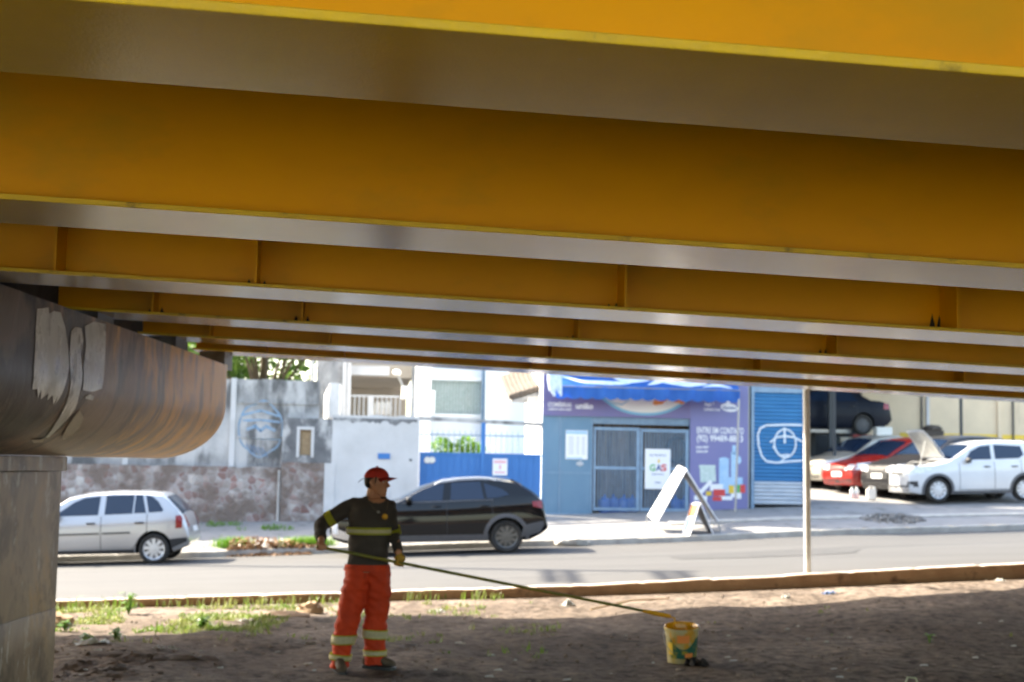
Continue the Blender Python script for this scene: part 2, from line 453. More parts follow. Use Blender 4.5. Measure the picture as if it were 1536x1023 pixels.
def stone_material():
    m = bpy.data.materials.new('stone_wall')
    m.use_nodes = True
    n, l = m.node_tree.nodes, m.node_tree.links
    p = n['Principled BSDF']
    p.inputs['Roughness'].default_value = 0.9
    tc = n.new('ShaderNodeTexCoord')
    v = n.new('ShaderNodeTexVoronoi')
    v.inputs['Scale'].default_value = 6.5
    l.new(tc.outputs['Object'], v.inputs['Vector'])
    hs = n.new('ShaderNodeSeparateColor')
    l.new(v.outputs['Color'], hs.inputs[0])
    cr = n.new('ShaderNodeValToRGB')
    st = [(0.0, (0.30, 0.27, 0.25)), (0.25, (0.2, 0.10, 0.085)), (0.4, (0.42, 0.39, 0.37)), (0.6, (0.24, 0.19, 0.17)), (0.8, (0.5, 0.47, 0.44)), (1.0, (0.26, 0.13, 0.11))]
    while len(cr.color_ramp.elements) < len(st):
        cr.color_ramp.elements.new(0.5)
    for e, (pos, c) in zip(cr.color_ramp.elements, st):
        e.position = pos
        e.color = (*c, 1)
    l.new(hs.outputs[0], cr.inputs[0])
    v2 = n.new('ShaderNodeTexVoronoi')
    v2.feature = 'DISTANCE_TO_EDGE'
    v2.inputs['Scale'].default_value = 6.5
    l.new(tc.outputs['Object'], v2.inputs['Vector'])
    r = n.new('ShaderNodeMapRange')
    r.inputs['From Min'].default_value = 0.06
    r.inputs['From Max'].default_value = 0.02
    l.new(v2.outputs['Distance'], r.inputs['Value'])
    mx = n.new('ShaderNodeMix')
    mx.data_type = 'RGBA'
    l.new(r.outputs[0], mx.inputs[0])
    l.new(cr.outputs[0], mx.inputs[6])
    mx.inputs[7].default_value = (0.36, 0.34, 0.33, 1)
    t = n.new('ShaderNodeTexNoise')
    t.inputs['Scale'].default_value = 1.6
    t.inputs['Detail'].default_value = 7
    l.new(tc.outputs['Object'], t.inputs['Vector'])
    r2 = n.new('ShaderNodeMapRange')
    r2.inputs['From Min'].default_value = 0.42
    r2.inputs['From Max'].default_value = 0.58
    l.new(t.outputs['Fac'], r2.inputs['Value'])
    m2 = n.new('ShaderNodeMix')
    m2.data_type = 'RGBA'
    l.new(r2.outputs[0], m2.inputs[0])
    l.new(mx.outputs[2], m2.inputs[6])
    m2.inputs[7].default_value = (0.17, 0.13, 0.11, 1)
    l.new(m2.outputs[2], p.inputs['Base Color'])
    bp = n.new('ShaderNodeBump')
    bp.inputs['Strength'].default_value = 0.7
    bp.inputs['Distance'].default_value = 0.05
    l.new(v2.outputs['Distance'], bp.inputs['Height'])
    l.new(bp.outputs[0], p.inputs['Normal'])
    M['stone_wall'] = m
stone_material()

# ------------------------------------------------------------------ mesh helpers
class B:
    """collects shapes into one mesh; T maps local coordinates to the world"""
    def __init__(self, T=None):
        self.bm = bmesh.new()
        self.T = T
        self.mi = 0
    def v(self, p):
        p = Vector(p)
        if self.T is not None:
            p = Vector(self.T(p))
        return self.bm.verts.new(p)
    def f(self, vs):
        try:
            fc = self.bm.faces.new(vs)
            fc.material_index = self.mi
            return fc
        except ValueError:
            return None
    def poly(self, pts):
        return self.f([self.v(p) for p in pts])
    def hexa(self, p):
        vs = [self.v(q) for q in p]
        for a in ((3, 2, 1, 0), (4, 5, 6, 7), (0, 1, 5, 4), (1, 2, 6, 5), (2, 3, 7, 6), (3, 0, 4, 7)):
            self.f([vs[i] for i in a])
        return self
    def box(self, x0, x1, y0, y1, z0, z1):
        return self.hexa([(x0, y0, z0), (x1, y0, z0), (x1, y1, z0), (x0, y1, z0), (x0, y0, z1), (x1, y0, z1), (x1, y1, z1), (x0, y1, z1)])
    def grid(self, fn, nu, nv):
        vs = [[self.v(fn(i / nu, j / nv)) for j in range(nv + 1)] for i in range(nu + 1)]
        for i in range(nu):
            for j in range(nv):
                self.f([vs[i][j], vs[i + 1][j], vs[i + 1][j + 1], vs[i][j + 1]])
        return self
    def rings(self, rings, cap=True, closed=True):
        vr = [[self.v(p) for p in r] for r in rings]
        n = len(vr[0])
        for a, b in zip(vr, vr[1:]):
            for i in range(n if closed else n - 1):
                j = (i + 1) % n
                self.f([a[i], a[j], b[j], b[i]])
        if cap:
            self.f(list(reversed(vr[0])))
            self.f(vr[-1])
        return self
    def tube(self, pts, r, n=10, cap=True, flat=1.0, upv=None):
        pts = [Vector(p) for p in pts]
        rs = r if isinstance(r, (list, tuple)) else [r] * len(pts)
        t0 = (pts[1] - pts[0]).normalized()
        ref = Vector(upv) if upv is not None else (Vector((0, 0, 1)) if abs(t0.z) < 0.9 else Vector((1, 0, 0)))
        a = (ref - t0 * ref.dot(t0)).normalized()
        out = []
        for i, p in enumerate(pts):
            t = ((pts[min(i + 1, len(pts) - 1)] - pts[max(i - 1, 0)])).normalized()
            a = (a - t * a.dot(t)).normalized()
            b = t.cross(a)
            out.append([p + a * math.cos(2 * PI * k / n) * rs[i] * flat + b * math.sin(2 * PI * k / n) * rs[i] for k in range(n)])
        return self.rings(out, cap)
    def lathe(self, prof, n=24, at=(0, 0, 0), axis='Z', cap=False):
        at = Vector(at)
        def mp(r, h, a):
            c, s = r * math.cos(a), r * math.sin(a)
            return at + (Vector((c, s, h)) if axis == 'Z' else Vector((c, h, s)) if axis == 'Y' else Vector((h, c, s)))
        return self.rings([[mp(max(r, 0.0004), h, 2 * PI * k / n) for k in range(n)] for r, h in prof], cap)
    def prism(self, poly, fn, d0, d1):
        a = [self.v(fn(x, y, d0)) for x, y in poly]
        b = [self.v(fn(x, y, d1)) for x, y in poly]
        n = len(poly)
        self.f(list(reversed(a)))
        self.f(b)
        for i in range(n):
            j = (i + 1) % n
            self.f([a[i], a[j], b[j], b[i]])
        return self
    def ball(self, c, rx, ry, rz, nu=14, nv=8, jit=0.0, R=None):
        c = Vector(c)
        rings = []
        for j in range(1, nv):
            th = PI * j / nv
            ring = []
            for i in range(nu):
                ph = 2 * PI * i / nu
                d = Vector((math.sin(th) * math.cos(ph), math.sin(th) * math.sin(ph), -math.cos(th)))
                k = 1 + jit * noise.noise(d * 2.1 + c * 3)
                p = Vector((d.x * rx, d.y * ry, d.z * rz)) * k
                if R is not None:
                    p = R @ p
                ring.append(c + p)
            rings.append(ring)
        return self.rings(rings)

WORLD = {}
def wmat(o):
    return WORLD.get(o.name, Matrix.Identity(4))

def finish(me, ang):
    bm = bmesh.new()
    bm.from_mesh(me)
    bmesh.ops.recalc_face_normals(bm, faces=bm.faces)
    if ang:
        for fc in bm.faces:
            fc.smooth = True
        lim = math.radians(ang)
        for e in bm.edges:
            if len(e.link_faces) == 2 and e.calc_face_angle(0) > lim:
                e.smooth = False
    bm.to_mesh(me)
    bm.free()

def tag(o, label=None, cat=None, group=None, kind=None):
    for k, v in (('label', label), ('category', cat), ('group', group), ('kind', kind)):
        if v:
            o[k] = v
    return o

def obj(name, b, mats, parent=None, smooth=0, label=None, cat=None, group=None, kind=None, recalc=True):
    bm = b.bm if isinstance(b, B) else b
    if parent is None:
        bb = [v.co for v in bm.verts]
        org = Vector(((min(c.x for c in bb) + max(c.x for c in bb)) / 2, (min(c.y for c in bb) + max(c.y for c in bb)) / 2, min(c.z for c in bb)))
        W = Matrix.Translation(org)
    else:
        W = wmat(parent)
    bmesh.ops.transform(bm, matrix=W.inverted(), verts=bm.verts)
    me = bpy.data.meshes.new(name)
    bm.to_mesh(me)
    bm.free()
    if recalc:
        finish(me, smooth)
    o = bpy.data.objects.new(name, me)
    for m in (mats if isinstance(mats, (list, tuple)) else [mats]):
        me.materials.append(M[m] if isinstance(m, str) else m)
    COL.objects.link(o)
    if parent is not None:
        o.parent = parent
    else:
        o.matrix_basis = W
    WORLD[o.name] = W
    return tag(o, label, cat, group, kind)

def thing(name, loc, label, cat, group=None, rot=None):
    o = bpy.data.objects.new(name, None)
    o.empty_display_size = 0.3
    COL.objects.link(o)
    W = Matrix.Translation(Vector(loc)) @ (rot.to_4x4() if rot is not None else Matrix.Identity(4))
    o.matrix_basis = W
    WORLD[o.name] = W
    return tag(o, label, cat, group)

def evaluated(bm, setup):
    """apply modifiers to a bmesh through a temporary object, return the result as a bmesh"""
    me = bpy.data.meshes.new('tmp')
    bm.to_mesh(me)
    o = bpy.data.objects.new('tmp', me)
    COL.objects.link(o)
    extra = setup(o) or []
    dg = bpy.context.evaluated_depsgraph_get()
    dg.update()
    e = o.evaluated_get(dg)
    em = e.to_mesh()
    out = bmesh.new()
    out.from_mesh(em)
    e.to_mesh_clear()
    bpy.data.objects.remove(o)
    bpy.data.meshes.remove(me)
    for x in extra:
        d = x.data
        bpy.data.objects.remove(x)
        bpy.data.meshes.remove(d)
    return out

def remeshed(b, voxel, smooth_it=4, fac=0.5, disp=None):
    def setup(o):
        r = o.modifiers.new('r', 'REMESH')
        r.mode = 'VOXEL'
        r.voxel_size = voxel
        s = o.modifiers.new('s', 'SMOOTH')
        s.iterations = smooth_it
        s.factor = fac
    bm = evaluated(b.bm, setup)
    b.bm.free()
    if disp:
        bm.normal_update()
        for v in bm.verts:
            v.co += v.normal * disp(v.co)
    return bm

_TXT = {}
def text_bm(s, size, bold=0.0, align='CENTER', extrude=0.0, shear=0.0, spacing=1.0):
    cu = bpy.data.curves.new('t', 'FONT')
    cu.body = s
    cu.size = size
    cu.align_x = align
    cu.align_y = 'CENTER'
    cu.offset = bold
    cu.extrude = extrude
    cu.shear = shear
    cu.space_character = spacing
    o = bpy.data.objects.new('t', cu)
    COL.objects.link(o)
    dg = bpy.context.evaluated_depsgraph_get()
    dg.update()
    me = o.evaluated_get(dg).to_mesh()
    bm = bmesh.new()
    bm.from_mesh(me)
    o.evaluated_get(dg).to_mesh_clear()
    bpy.data.objects.remove(o)
    bpy.data.curves.remove(cu)
    return bm

def add_text(b, s, size, fn, bold=0.0, width=None, **k):
    """letters laid on a surface: fn maps the flat (x, y) of the letter to local 3-D"""
    tb = text_bm(s, size, bold, **k)
    sx = 1.0
    if width:
        xs = [v.co.x for v in tb.verts]
        if xs:
            sx = width / (max(xs) - min(xs))
    mp = {}
    for v in tb.verts:
        mp[v.index] = b.v(fn(v.co.x * sx, v.co.y))
    for fc in tb.faces:
        b.f([mp[v.index] for v in fc.verts])
    tb.free()

# ------------------------------------------------------------------ ground shape
def tab(t):
    def raw(x):
        if x <= t[0][0]:
            return t[0][1]
        for (a, b), (c, d) in zip(t, t[1:]):
            if x <= c:
                return b + (d - b) * (x - a) / (c - a)
        return t[-1][1]
    return lambda x: sum(raw(x + k * 0.5) for k in (-2, -1, 0, 1, 2)) / 5
zr = tab([(-40, -1.5), (-20, -.8), (-12, -.52), (-6, -.26), (0, .02), (1.6, .08), (3.3, .15), (6.5, .34), (11, .52), (20, .85), (40, 1.5)])
zdk = tab([(-40, -.9), (-12, -.28), (-5.65, -.14), (-2, -.05), (1, .01), (4, .12), (7.4, .26), (12, .42), (40, 1.4)])
zkt = tab([(-40, -.8), (-12, -.17), (-5.65, -.04), (1, .153), (7.4, .47), (12, .68), (40, 1.6)])
zsb = tab([(-40, -.6), (-12, .17), (-6, .38), (-1, .52), (3.2, .68), (6.7, .85), (12, .98), (20, 1.15), (40, 1.8)])
Yk = lambda x: 18.76 + .2126 * x
Yf = lambda x: 30.0 + .1 * x
Yw = lambda x: 33.6 + .12 * x
def sstep(t):
    t = max(0, min(1, t))
    return t * t * (3 - 2 * t)
def zd(x, y):
    t = sstep((y - 12.3) / max(0.5, Yk(x) - 12.3))
    z = zdk(x) * t
    k = 1.0 - sstep((y - Yk(x) + 0.5) / 0.5)
    z += k * (0.045 * noise.noise(Vector((x * 0.55, y * 0.7, 1.3))) + 0.026 * noise.noise(Vector((x * 2.3, y * 2.3, 4.1))) + 0.013 * noise.noise(Vector((x * 7, y * 7, 2))))
    # heap of earth near the pier
    z += 0.10 * math.exp(-((x + 3.4) ** 2 / 0.5 + (y - 12.6) ** 2 / 0.3)) + 0.09 * math.exp(-((x + 2.7) ** 2 / 0.6 + (y - 13.7) ** 2 / 0.25))
    return z
def zroad(x, y):
    y0, y1 = Yk(x) + .2, Yf(x)
    t = max(0, min(1, (y - y0) / (y1 - y0)))
    return (zkt(x) - .12) * (1 - t) + zr(x) * t
def zwalk(x, y):
    y0, y1 = Yf(x) + .15, Yw(x)
    if y <= y1:
        t = (y - y0) / (y1 - y0)
        return (zr(x) + .13) * (1 - t) + zsb(x) * t
    return zsb(x) + min(1.0, .07 * (y - y1))

# dirt
xs = [-45 + i * 1.5 for i in range(26)] + [-6.0 + i * 0.11 for i in range(1, 155)] + [11.2 + i * 1.6 for i in range(1, 19)]
vs_ = [i / 110 for i in range(111)]
b = B()
def dirt_y(x, t):
    y1 = Yk(x)
    # denser rows between 9 m and the kerb
    if t < 0.2:
        return -28 + (9 + 28) * (t / 0.2)
    return 9 + (y1 - 9) * ((t - 0.2) / 0.8)
vv = [[b.v((x, dirt_y(x, t), zd(x, dirt_y(x, t)))) for t in vs_] for x in xs]
for i in range(len(xs) - 1):
    for j in range(len(vs_) - 1):
        b.f([vv[i][j], vv[i + 1][j], vv[i + 1][j + 1], vv[i][j + 1]])
obj('ground', b, 'dirt', smooth=60, label='bare brown dirt ground in shade under the yellow bridge', cat='ground', kind='structure')

b = B()
X0, X1 = -45, 45
b.grid(lambda u, v: (X0 + (X1 - X0) * u, Yk(X0 + (X1 - X0) * u) + .2 + (Yf(X0 + (X1 - X0) * u) - Yk(X0 + (X1 - X0) * u) - .2) * v,
                     zroad(X0 + (X1 - X0) * u, Yk(X0 + (X1 - X0) * u) + .2 + (Yf(X0 + (X1 - X0) * u) - Yk(X0 + (X1 - X0) * u) - .2) * v)), 180, 12)
obj('road', b, 'asphalt', smooth=60, label='sunlit grey asphalt road crossing behind the worker', cat='road', kind='structure')

def kerb(yf, wd, top, bot, mats, name, label, x0=-45, x1=45, n=1200, wob=0.0):
    b = B()
    rings = []
    for i in range(n + 1):
        x = x0 + (x1 - x0) * i / n
        y = yf(x)
        wz = wob * noise.noise(Vector((x * 1.3, 0, 0))) + 0.5 * wob * noise.noise(Vector((x * 5, 3, 0)))
        wy = wob * noise.noise(Vector((x * 1.7, 7, 0)))
        st_ = i // 13
        wz += .010 * noise.noise(Vector((st_ * 3.7, 1, 0)))
        jt = i % 13 == 0
        zt = top(x) + wz - (.010 if jt else 0)
        wy += .012 * noise.noise(Vector((st_ * 2.9, 4, 0))) + (.006 if jt else 0)
        rings.append([(x, y + wy, bot(x)), (x, y + wy, zt - .015), (x, y + wy + .015, zt), (x, y + wd - .01, zt), (x, y + wd, zt - .01), (x, y + wd, bot(x))])
    for a, c in zip(rings, rings[1:]):
        va = [b.v(p) for p in a]
        vb = [b.v(p) for p in c]
        for k in range(5):
            b.mi = 1 if k == 2 else 0
            b.f([va[k], va[k + 1], vb[k + 1], vb[k]])
    bmesh.ops.remove_doubles(b.bm, verts=b.bm.verts, dist=1e-5)
    obj(name, b, mats, smooth=40, label=label, cat='kerb', kind='structure')
kerb(lambda x: Yk(x) - .001, .2, zkt, lambda x: zdk(x) - .15, ['kerb_stone', 'kerb_wash'], 'kerb', 'earth-stained concrete kerb between the dirt and the road', wob=.012)
kerb(Yf, .15, lambda x: zr(x) + .13, lambda x: zr(x) - .1, ['pale_kerb', 'pale_kerb'], 'kerb', 'pale concrete kerb on the far side of the road', wob=.008)

b = B()
def wk(u, v):
    x = X0 + (X1 - X0) * u
    y0 = Yf(x) + .15
    y = y0 + (Yw(x) - y0) * min(1, v / .35) + max(0, v - .35) / .65 * 40
    return (x, y, zwalk(x, y) + .012 * noise.noise(Vector((x * 1.1, y * 1.1, 0))))
b.grid(wk, 160, 60)
obj('pavement', b, 'pavement', smooth=60, label='sloping grey concrete pavement and forecourt beyond the road', cat='pavement', kind='structure')
# added unseen slab behind the viewer, bounces sunlight up to the girder webs
b = B()
b.grid(lambda u, v: (-45 + 90 * u, -27 + 21.5 * v, .16 + .01 * noise.noise(Vector((u * 40, v * 9, 0)))), 60, 12)
obj('road', b, 'bounce_slab', smooth=60, label='added pale slab behind the viewer to bounce light under the bridge', cat='road', kind='structure')
# tar patch and crack on the far road
b = B()
rk = random.Random(8)
cx_, cy_ = 4.6, 25.6
pts_ = []
for k in range(18):
    a = k / 18 * 2 * PI
    q = 1 + .25 * rk.random()
    x, y = cx_ + 1.5 * q * math.copysign(abs(math.cos(a)) ** .5, math.cos(a)), cy_ + .55 * q * math.copysign(abs(math.sin(a)) ** .5, math.sin(a))
    pts_.append((x, y, zroad(x, y) + .006))
b.poly(pts_)
obj('road_patch', b, 'tar', label='darker repaired rectangle in the road surface', cat='road', kind='structure')
b = B()
px_, py_ = -5.0, 21.0
for k in range(60):
    qx, qy = px_ + .10 + .03 * rk.random(), py_ + .055 * (rk.random() - .35)
    if k % 2:
        qy += .03
    w_ = .006 + .012 * rk.random()
    b.poly([(px_, py_ - w_, zroad(px_, py_) + .005), (qx, qy - w_, zroad(qx, qy) + .005), (qx, qy + w_, zroad(qx, qy) + .005), (px_, py_ + w_, zroad(px_, py_) + .005)])
    px_, py_ = qx, qy
bmesh.ops.remove_doubles(b.bm, verts=b.bm.verts, dist=.004)
obj('road_crack', b, 'tar', label='thin dark crack wandering along the road', cat='road', kind='structure')
b = B()
b.box(-900, 900, -400, 1500, -3, -2.2)
obj('terrain', b, 'far_ground', label='flat earth reaching the horizon', cat='terrain', kind='structure')

# ------------------------------------------------------------------ the bridge
UB = Vector((1, 0.096, -0.035))
bridge = thing('bridge', (0, 9, 0), 'yellow painted steel girder bridge seen from underneath, with glossy flanges', 'bridge')
gy = [(53, 2.574), (350.6, 5.05), (455, 7.62), (505, 10.08), (534.5, 12.4), (552.5, 14.5)]
stiff = {2: [-2.41, -1.37, .62, 2.49, 4.4], 3: [-2.51, -1.48, .485, 2.38, 4.3], 4: [-2.6, -1.58, .36, 2.23, 4.1], 5: [-2.48, -1.7, .22, 2.08, 3.83]}
FWD = 0.55
WEB = 0.95
XE = -3.2
for k, (py, Yg) in enumerate(gy):
    P0 = pt(768, py, Yg)
    for span in (0, 1):
        xa, xb = (XE, 30.0) if span == 0 else (-34.0, XE - 0.75)
        def G(p, P0=P0):
            # p.x along, p.y across, p.z up
            return P0 + UB * p.x + Vector((-0.096, 1, 0)) * p.y + Vector((0, 0, p.z))
        n = 60 if span == 0 else 20
        b = B(G)
        def strip(q, mi, b=b, xa=xa, xb=xb, n=n):
            b.mi = mi
            rows = [[b.v((xa + (xb - xa) * i / n, y, z)) for (y, z) in q] for i in range(n + 1)]
            for r0, r1 in zip(rows, rows[1:]):
                for j in range(len(q) - 1):
                    b.f([r0[j], r0[j + 1], r1[j + 1], r1[j]])
        c = FWD / 2
        strip([(FWD - .002, .02), (FWD, .018), (FWD, .002), (FWD - .002, 0), (.002, 0)], 1)
        strip([(.002, 0), (0, .002), (0, .018), (.002, .02)], 2)
        strip([(.002, .02), (c - .008, .02)], 0)
        strip([(c + .008, .02), (FWD - .002, .02)], 0)
        strip([(c - .008, .02), (c - .008, WEB)], 0)
        strip([(c + .008, WEB), (c + .008, .02)], 0)
        strip([(c - .15, WEB), (c + .15, WEB)], 0)
        for xx, s in ((xa, -1), (xb, 1)):
            b.mi = 0
            b.poly([(xx, c - .008, .02), (xx, c + .008, .02), (xx, c + .008, WEB), (xx, c - .008, WEB)])
            b.poly([(xx, 0.002, 0), (xx, FWD - .002, 0), (xx, FWD - .002, .02), (xx, .002, .02)])
        bmesh.ops.remove_doubles(b.bm, verts=b.bm.verts, dist=1e-5)
        g = obj('girder', b, ['yellow_paint', 'flange_paint', 'edge_paint'], bridge, smooth=20)
        if span == 0:
            for sx in stiff.get(k, []):
                s = B(G)
                t = sx - P0.x
                s.box(t - .007, t + .007, .03, c - .008, .02, WEB - .01)
                # small weld gussets
                s.prism([(.05, .02), (c - .01, .02), (c - .01, .05)], lambda y, z, d, t=t: (t + d, y, z), .007, .013)
                so_ = obj('stiffener', s, 'yellow_paint', g)
                if k in (2, 3):
                    rg = random.Random(int(sx * 100) + k)
                    s = B(G)
                    hs_ = 1.6 if sx == 2.49 else .6
                    x0 = t - .075
                    zig = []
                    for q in range(7):
                        zig.append((x0 + .021 * q, .024 + (rg.uniform(.03, .11) if q % 2 else .006) * hs_))
                    for (xa_, za_), (xb_, zb_) in zip(zig, zig[1:]):
                        s.poly([(xa_, c - .0095, .0215), (xb_, c - .0095, .0215), (xb_, c - .0095, zb_), (xa_, c - .0095, za_)])
                    bmesh.ops.remove_doubles(s.bm, verts=s.bm.verts, dist=1e-5)
                    obj('grime', s, 'grime', so_)
# deck slab: unseen far edge shaped to throw the shade line on the dirt
DZ = lambda x: HC + 0.74 + .0188 * 8 + WEB - .035 * x
far_edge = [(-34, 14.0), (-13.1, 15.8), (-7.4, 16.2), (-6.7, 18.8), (-5.1, 18.8), (-4.1, 18.2), (-.5, 19.5), (2.9, 20.7), (4.5, 21.7), (9.9, 23.0), (30, 28.5)]
near = lambda x: -2.6 + .12 * x  # unseen near edge set by the light it lets onto the webs
b = B()
def fe_(x):
    for (a, c), (d, e) in zip(far_edge, far_edge[1:]):
        if x <= d:
            return c + (e - c) * (x - a) / (d - a)
    return far_edge[-1][1]
xs2 = sorted(set([x for x, _ in far_edge] + [-34 + 2 * i for i in range(33)]))
zt_ = lambda x, y: HC + .7326 + .01875 * y + WEB - .035 * x
rows = []
for x in xs2:
    y0, y1 = near(x), fe_(x)
    rows.append([b.v((x, y0, zt_(x, y0) + .003)), b.v((x, y1, zt_(x, min(y1, 15)) + .003)), b.v((x, y1, zt_(x, min(y1, 15)) + .22)), b.v((x, y0, zt_(x, y0) + .22))])
for r0, r1 in zip(rows, rows[1:]):
    for j in range(4):
        b.f([r0[j], r0[(j + 1) % 4], r1[(j + 1) % 4], r1[j]])
b.f(rows[0])
b.f(list(reversed(rows[-1])))
obj('deck_slab', b, 'slab_concrete', bridge)
b = B()
b.hexa([(-3.85, 6.2, 2.72), (-3.45, 6.2, 2.72), (-3.45, 15.1, 2.82), (-3.85, 15.1, 2.82), (-3.85, 6.2, 3.58), (-3.45, 6.2, 3.58), (-3.45, 15.1, 3.74), (-3.85, 15.1, 3.74)])
obj('end_diaphragm', b, 'dark_concrete', bridge)

# pier
pier = thing('bridge_pier', (-3.6, 10, 0), 'grimy concrete bridge pier with a long round-bottomed crosshead and peeling grey paint', 'bridge pier')
CXR, CTOP, CBOT, CRX, CSH = -2.8, 2.645, 1.72, 0.66, 2.24
CMID = -3.75
def cap_sec(t):
    """right half of the crosshead outline, t 0 at the top edge, 1 at the bottom middle"""
    if t < .35:
        return CXR, CTOP + (CSH - CTOP) * t / .35
    if t < .85:
        a = (t - .35) / .5 * PI / 2
        return CXR - CRX * (1 - math.cos(a)), CSH - (CSH - CBOT) * math.sin(a)
    return CXR - CRX + (CMID - CXR + CRX) * (t - .85) / .15, CBOT
b = B()
YE = 14.1
rings = []
half = [cap_sec(i / 26) for i in range(27)]
sec = half + [(2 * CMID - x, z) for x, z in reversed(half[:-1])]
for i in range(61):
    y = 6.4 + (YE - 6.4) * i / 60
    e = max(0, (y - (YE - .06)) / .06)
    k = 1 - .05 * e * e
    rings.append([(CMID + (x - CMID) * k, y, CTOP + (z - CTOP) * (k if e else 1)) for x, z in sec])
b.rings(rings)
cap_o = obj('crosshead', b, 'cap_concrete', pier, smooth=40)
def on_cap(y, t, off):
    x, z = cap_sec(t)
    x2, z2 = cap_sec(min(1, t + .01))
    x1, z1 = cap_sec(max(0, t - .01))
    tn = Vector((x2 - x1, 0, z2 - z1)).normalized()
    nrm = Vector((-tn.z, 0, tn.x))
    if nrm.x < 0 and t < .5:
        nrm = -nrm
    if t >= .5 and nrm.z > 0:
        nrm = -nrm
    return Vector((x, y, z)) + nrm * off
def cap_px(px, py):
    """where the sight line through a pixel meets the crosshead's face: (Y, t)"""
    r = ray(px, py)
    prev = None
    for i in range(400):
        t = .9 * i / 400
        x, z = cap_sec(t)
        k = x / r.x
        d = (HC + r.z * k) - z
        if prev is not None and (d > 0) != (prev > 0):
            return r.y * k, t
        prev = d
    return (-CXR * F / (CX - px), .0 if prev is None or prev < 0 else .88)
def cap_patch(poly, mat, off=.004):
    b = B()
    pts = [cap_px(*p) for p in poly]
    f = b.bm.faces.new([b.bm.verts.new((y, t, 0)) for y, t in pts])
    bmesh.ops.triangulate(b.bm, faces=[f])
    for _ in range(4):
        bmesh.ops.subdivide_edges(b.bm, edges=[e for e in b.bm.edges if e.calc_length() > .05], cuts=1)
        bmesh.ops.triangulate(b.bm, faces=[q for q in b.bm.faces if len(q.verts) > 3])
    for v in b.bm.verts:
        y, t = v.co.x, v.co.y
        v.co = on_cap(y, t, off + .0008 * noise.noise(Vector((y * 6, t * 6, off * 100))))
    obj('paint_patch', b, mat, cap_o, smooth=60)
cap_patch([(55, 463), (72, 461), (73, 470), (80, 466), (90, 468), (97, 490), (101, 520), (103, 548), (100, 567), (92, 590), (82, 606), (86, 592), (79, 606), (78, 592), (70, 600), (72, 589), (60, 598), (61, 584), (56, 597), (55, 583), (47, 583), (50, 550), (52, 520), (53, 490)], 'pale_patch')
cap_patch([(106, 496), (112, 490), (121, 492), (124, 510), (120, 530), (123, 560), (118, 590), (112, 612), (98, 630), (84, 645), (72, 656), (68, 655), (82, 634), (94, 614), (103, 590), (105, 560), (103, 530)], 'pale_patch', .0046)
cap_patch([(126, 489), (140, 482), (158, 486), (157, 520), (155, 560), (152, 582), (138, 587), (123, 584), (124, 550), (128, 520)], 'pale_patch', .0052)
cap_patch([(128, 594), (134, 591), (140, 594), (138, 600), (127, 597)], 'pale_patch', .0052)
cap_patch([(119, 613), (124, 625), (118, 640), (106, 652), (95, 658), (92, 654), (99, 640), (109, 626)], 'chip_patch', .0058)
cap_patch([(46, 658), (60, 658), (68, 655), (64, 662), (50, 663)], 'chip_patch', .0058)
CLX = -3.47
b = B()
def colring(z, g=0.0, y1=11.12):
    r = .05
    x0, x1, y0 = CLX + g, -5.1 - g, 7.2 - g
    y1 = y1 + g
    return [(x0, y0 + r, z), (x0, y0 + (y1 - y0) * .33, z), (x0, y0 + (y1 - y0) * .66, z), (x0, y1 - r, z), (x0 - r, y1, z), (x1 + r, y1, z), (x1, y1 - r, z), (x1, y0 + r, z), (x1 + r, y0, z), (x0 - r, y0, z)]
b.rings([colring(z, g) for z, g in [(.56, 0), (.58, .0)] + [(.58 + 1.0 * i / 10, 0) for i in range(1, 11)] + [(1.6, 0)]])
obj('column', b, 'column_concrete', pier, smooth=30)
b = B()
b.rings([colring(z, g) for z, g in [(-.5, .004), (0, .004), (.25, .005), (.550, .004), (.557, .001)]])
obj('plinth', b, 'column_concrete', pier, smooth=30)
b = B()
b.rings([colring(z, g) for z, g in [(1.605, .02), (1.61, .03), (1.71, .03), (1.715, .02)]])
obj('neck_band', b, 'column_concrete', pier, smooth=30)
for k, (py, Yg) in enumerate(gy[2:], 2):
    P0 = pt(768, py, Yg)
    c = P0 + UB * (-3.02 - P0.x) + Vector((0, FWD / 2, 0))
    b = B()
    b.box(c.x - .13, c.x + .13, c.y - .2, c.y + .2, CTOP - .01, c.z - .003)
    bb_ = obj('bearing', b, 'bearing', pier)

# ------------------------------------------------------------------ facade frame
AL = math.atan(.12)
ca, sa = math.cos(AL), math.sin(AL)
def L(p):
    return Vector((p[0] * ca - p[1] * sa, 33.6 + p[0] * sa + p[1] * ca, p[2]))
def fp(px, py, d=0.0):
    r = ray(px, py)
    nrm = Vector((-sa, ca, 0))
    o = Vector((0, 33.6, 0)) + nrm * d
    t = (o - CAM).dot(nrm) / r.dot(nrm)
    q = CAM + r * t - o
    return q.x * ca + q.y * sa, q.z
def R(px0, py0, px1, py1, d=0.0):
    mx, my = (px0 + px1) / 2, (py0 + py1) / 2
    return fp(px0, my, d)[0], fp(px1, my, d)[0], fp(mx, py1, d)[1], fp(mx, py0, d)[1]   # s0, s1, z0, z1
def slab(b, px0, py0, px1, py1, d, th, base=None):
    s0, s1, z0, z1 = R(px0, py0, px1, py1, d)
    if base is not None:
        z0 = base
    b.box(s0, s1, d, d + th, z0, z1)
    return s0, s1, z0, z1
def base_of(s0, s1):
    return min(zsb(L((s0, 0, 0)).x), zsb(L((s1, 0, 0)).x)) - .06
def froot(name, px0, px1, label, cat, d=0.0):
    s0, s1, _, _ = R(px0, 700, px1, 760, d)
    p = L(((s0 + s1) / 2, d, 0))
    return thing(name, (p.x, p.y, zsb(p.x)), label, cat)

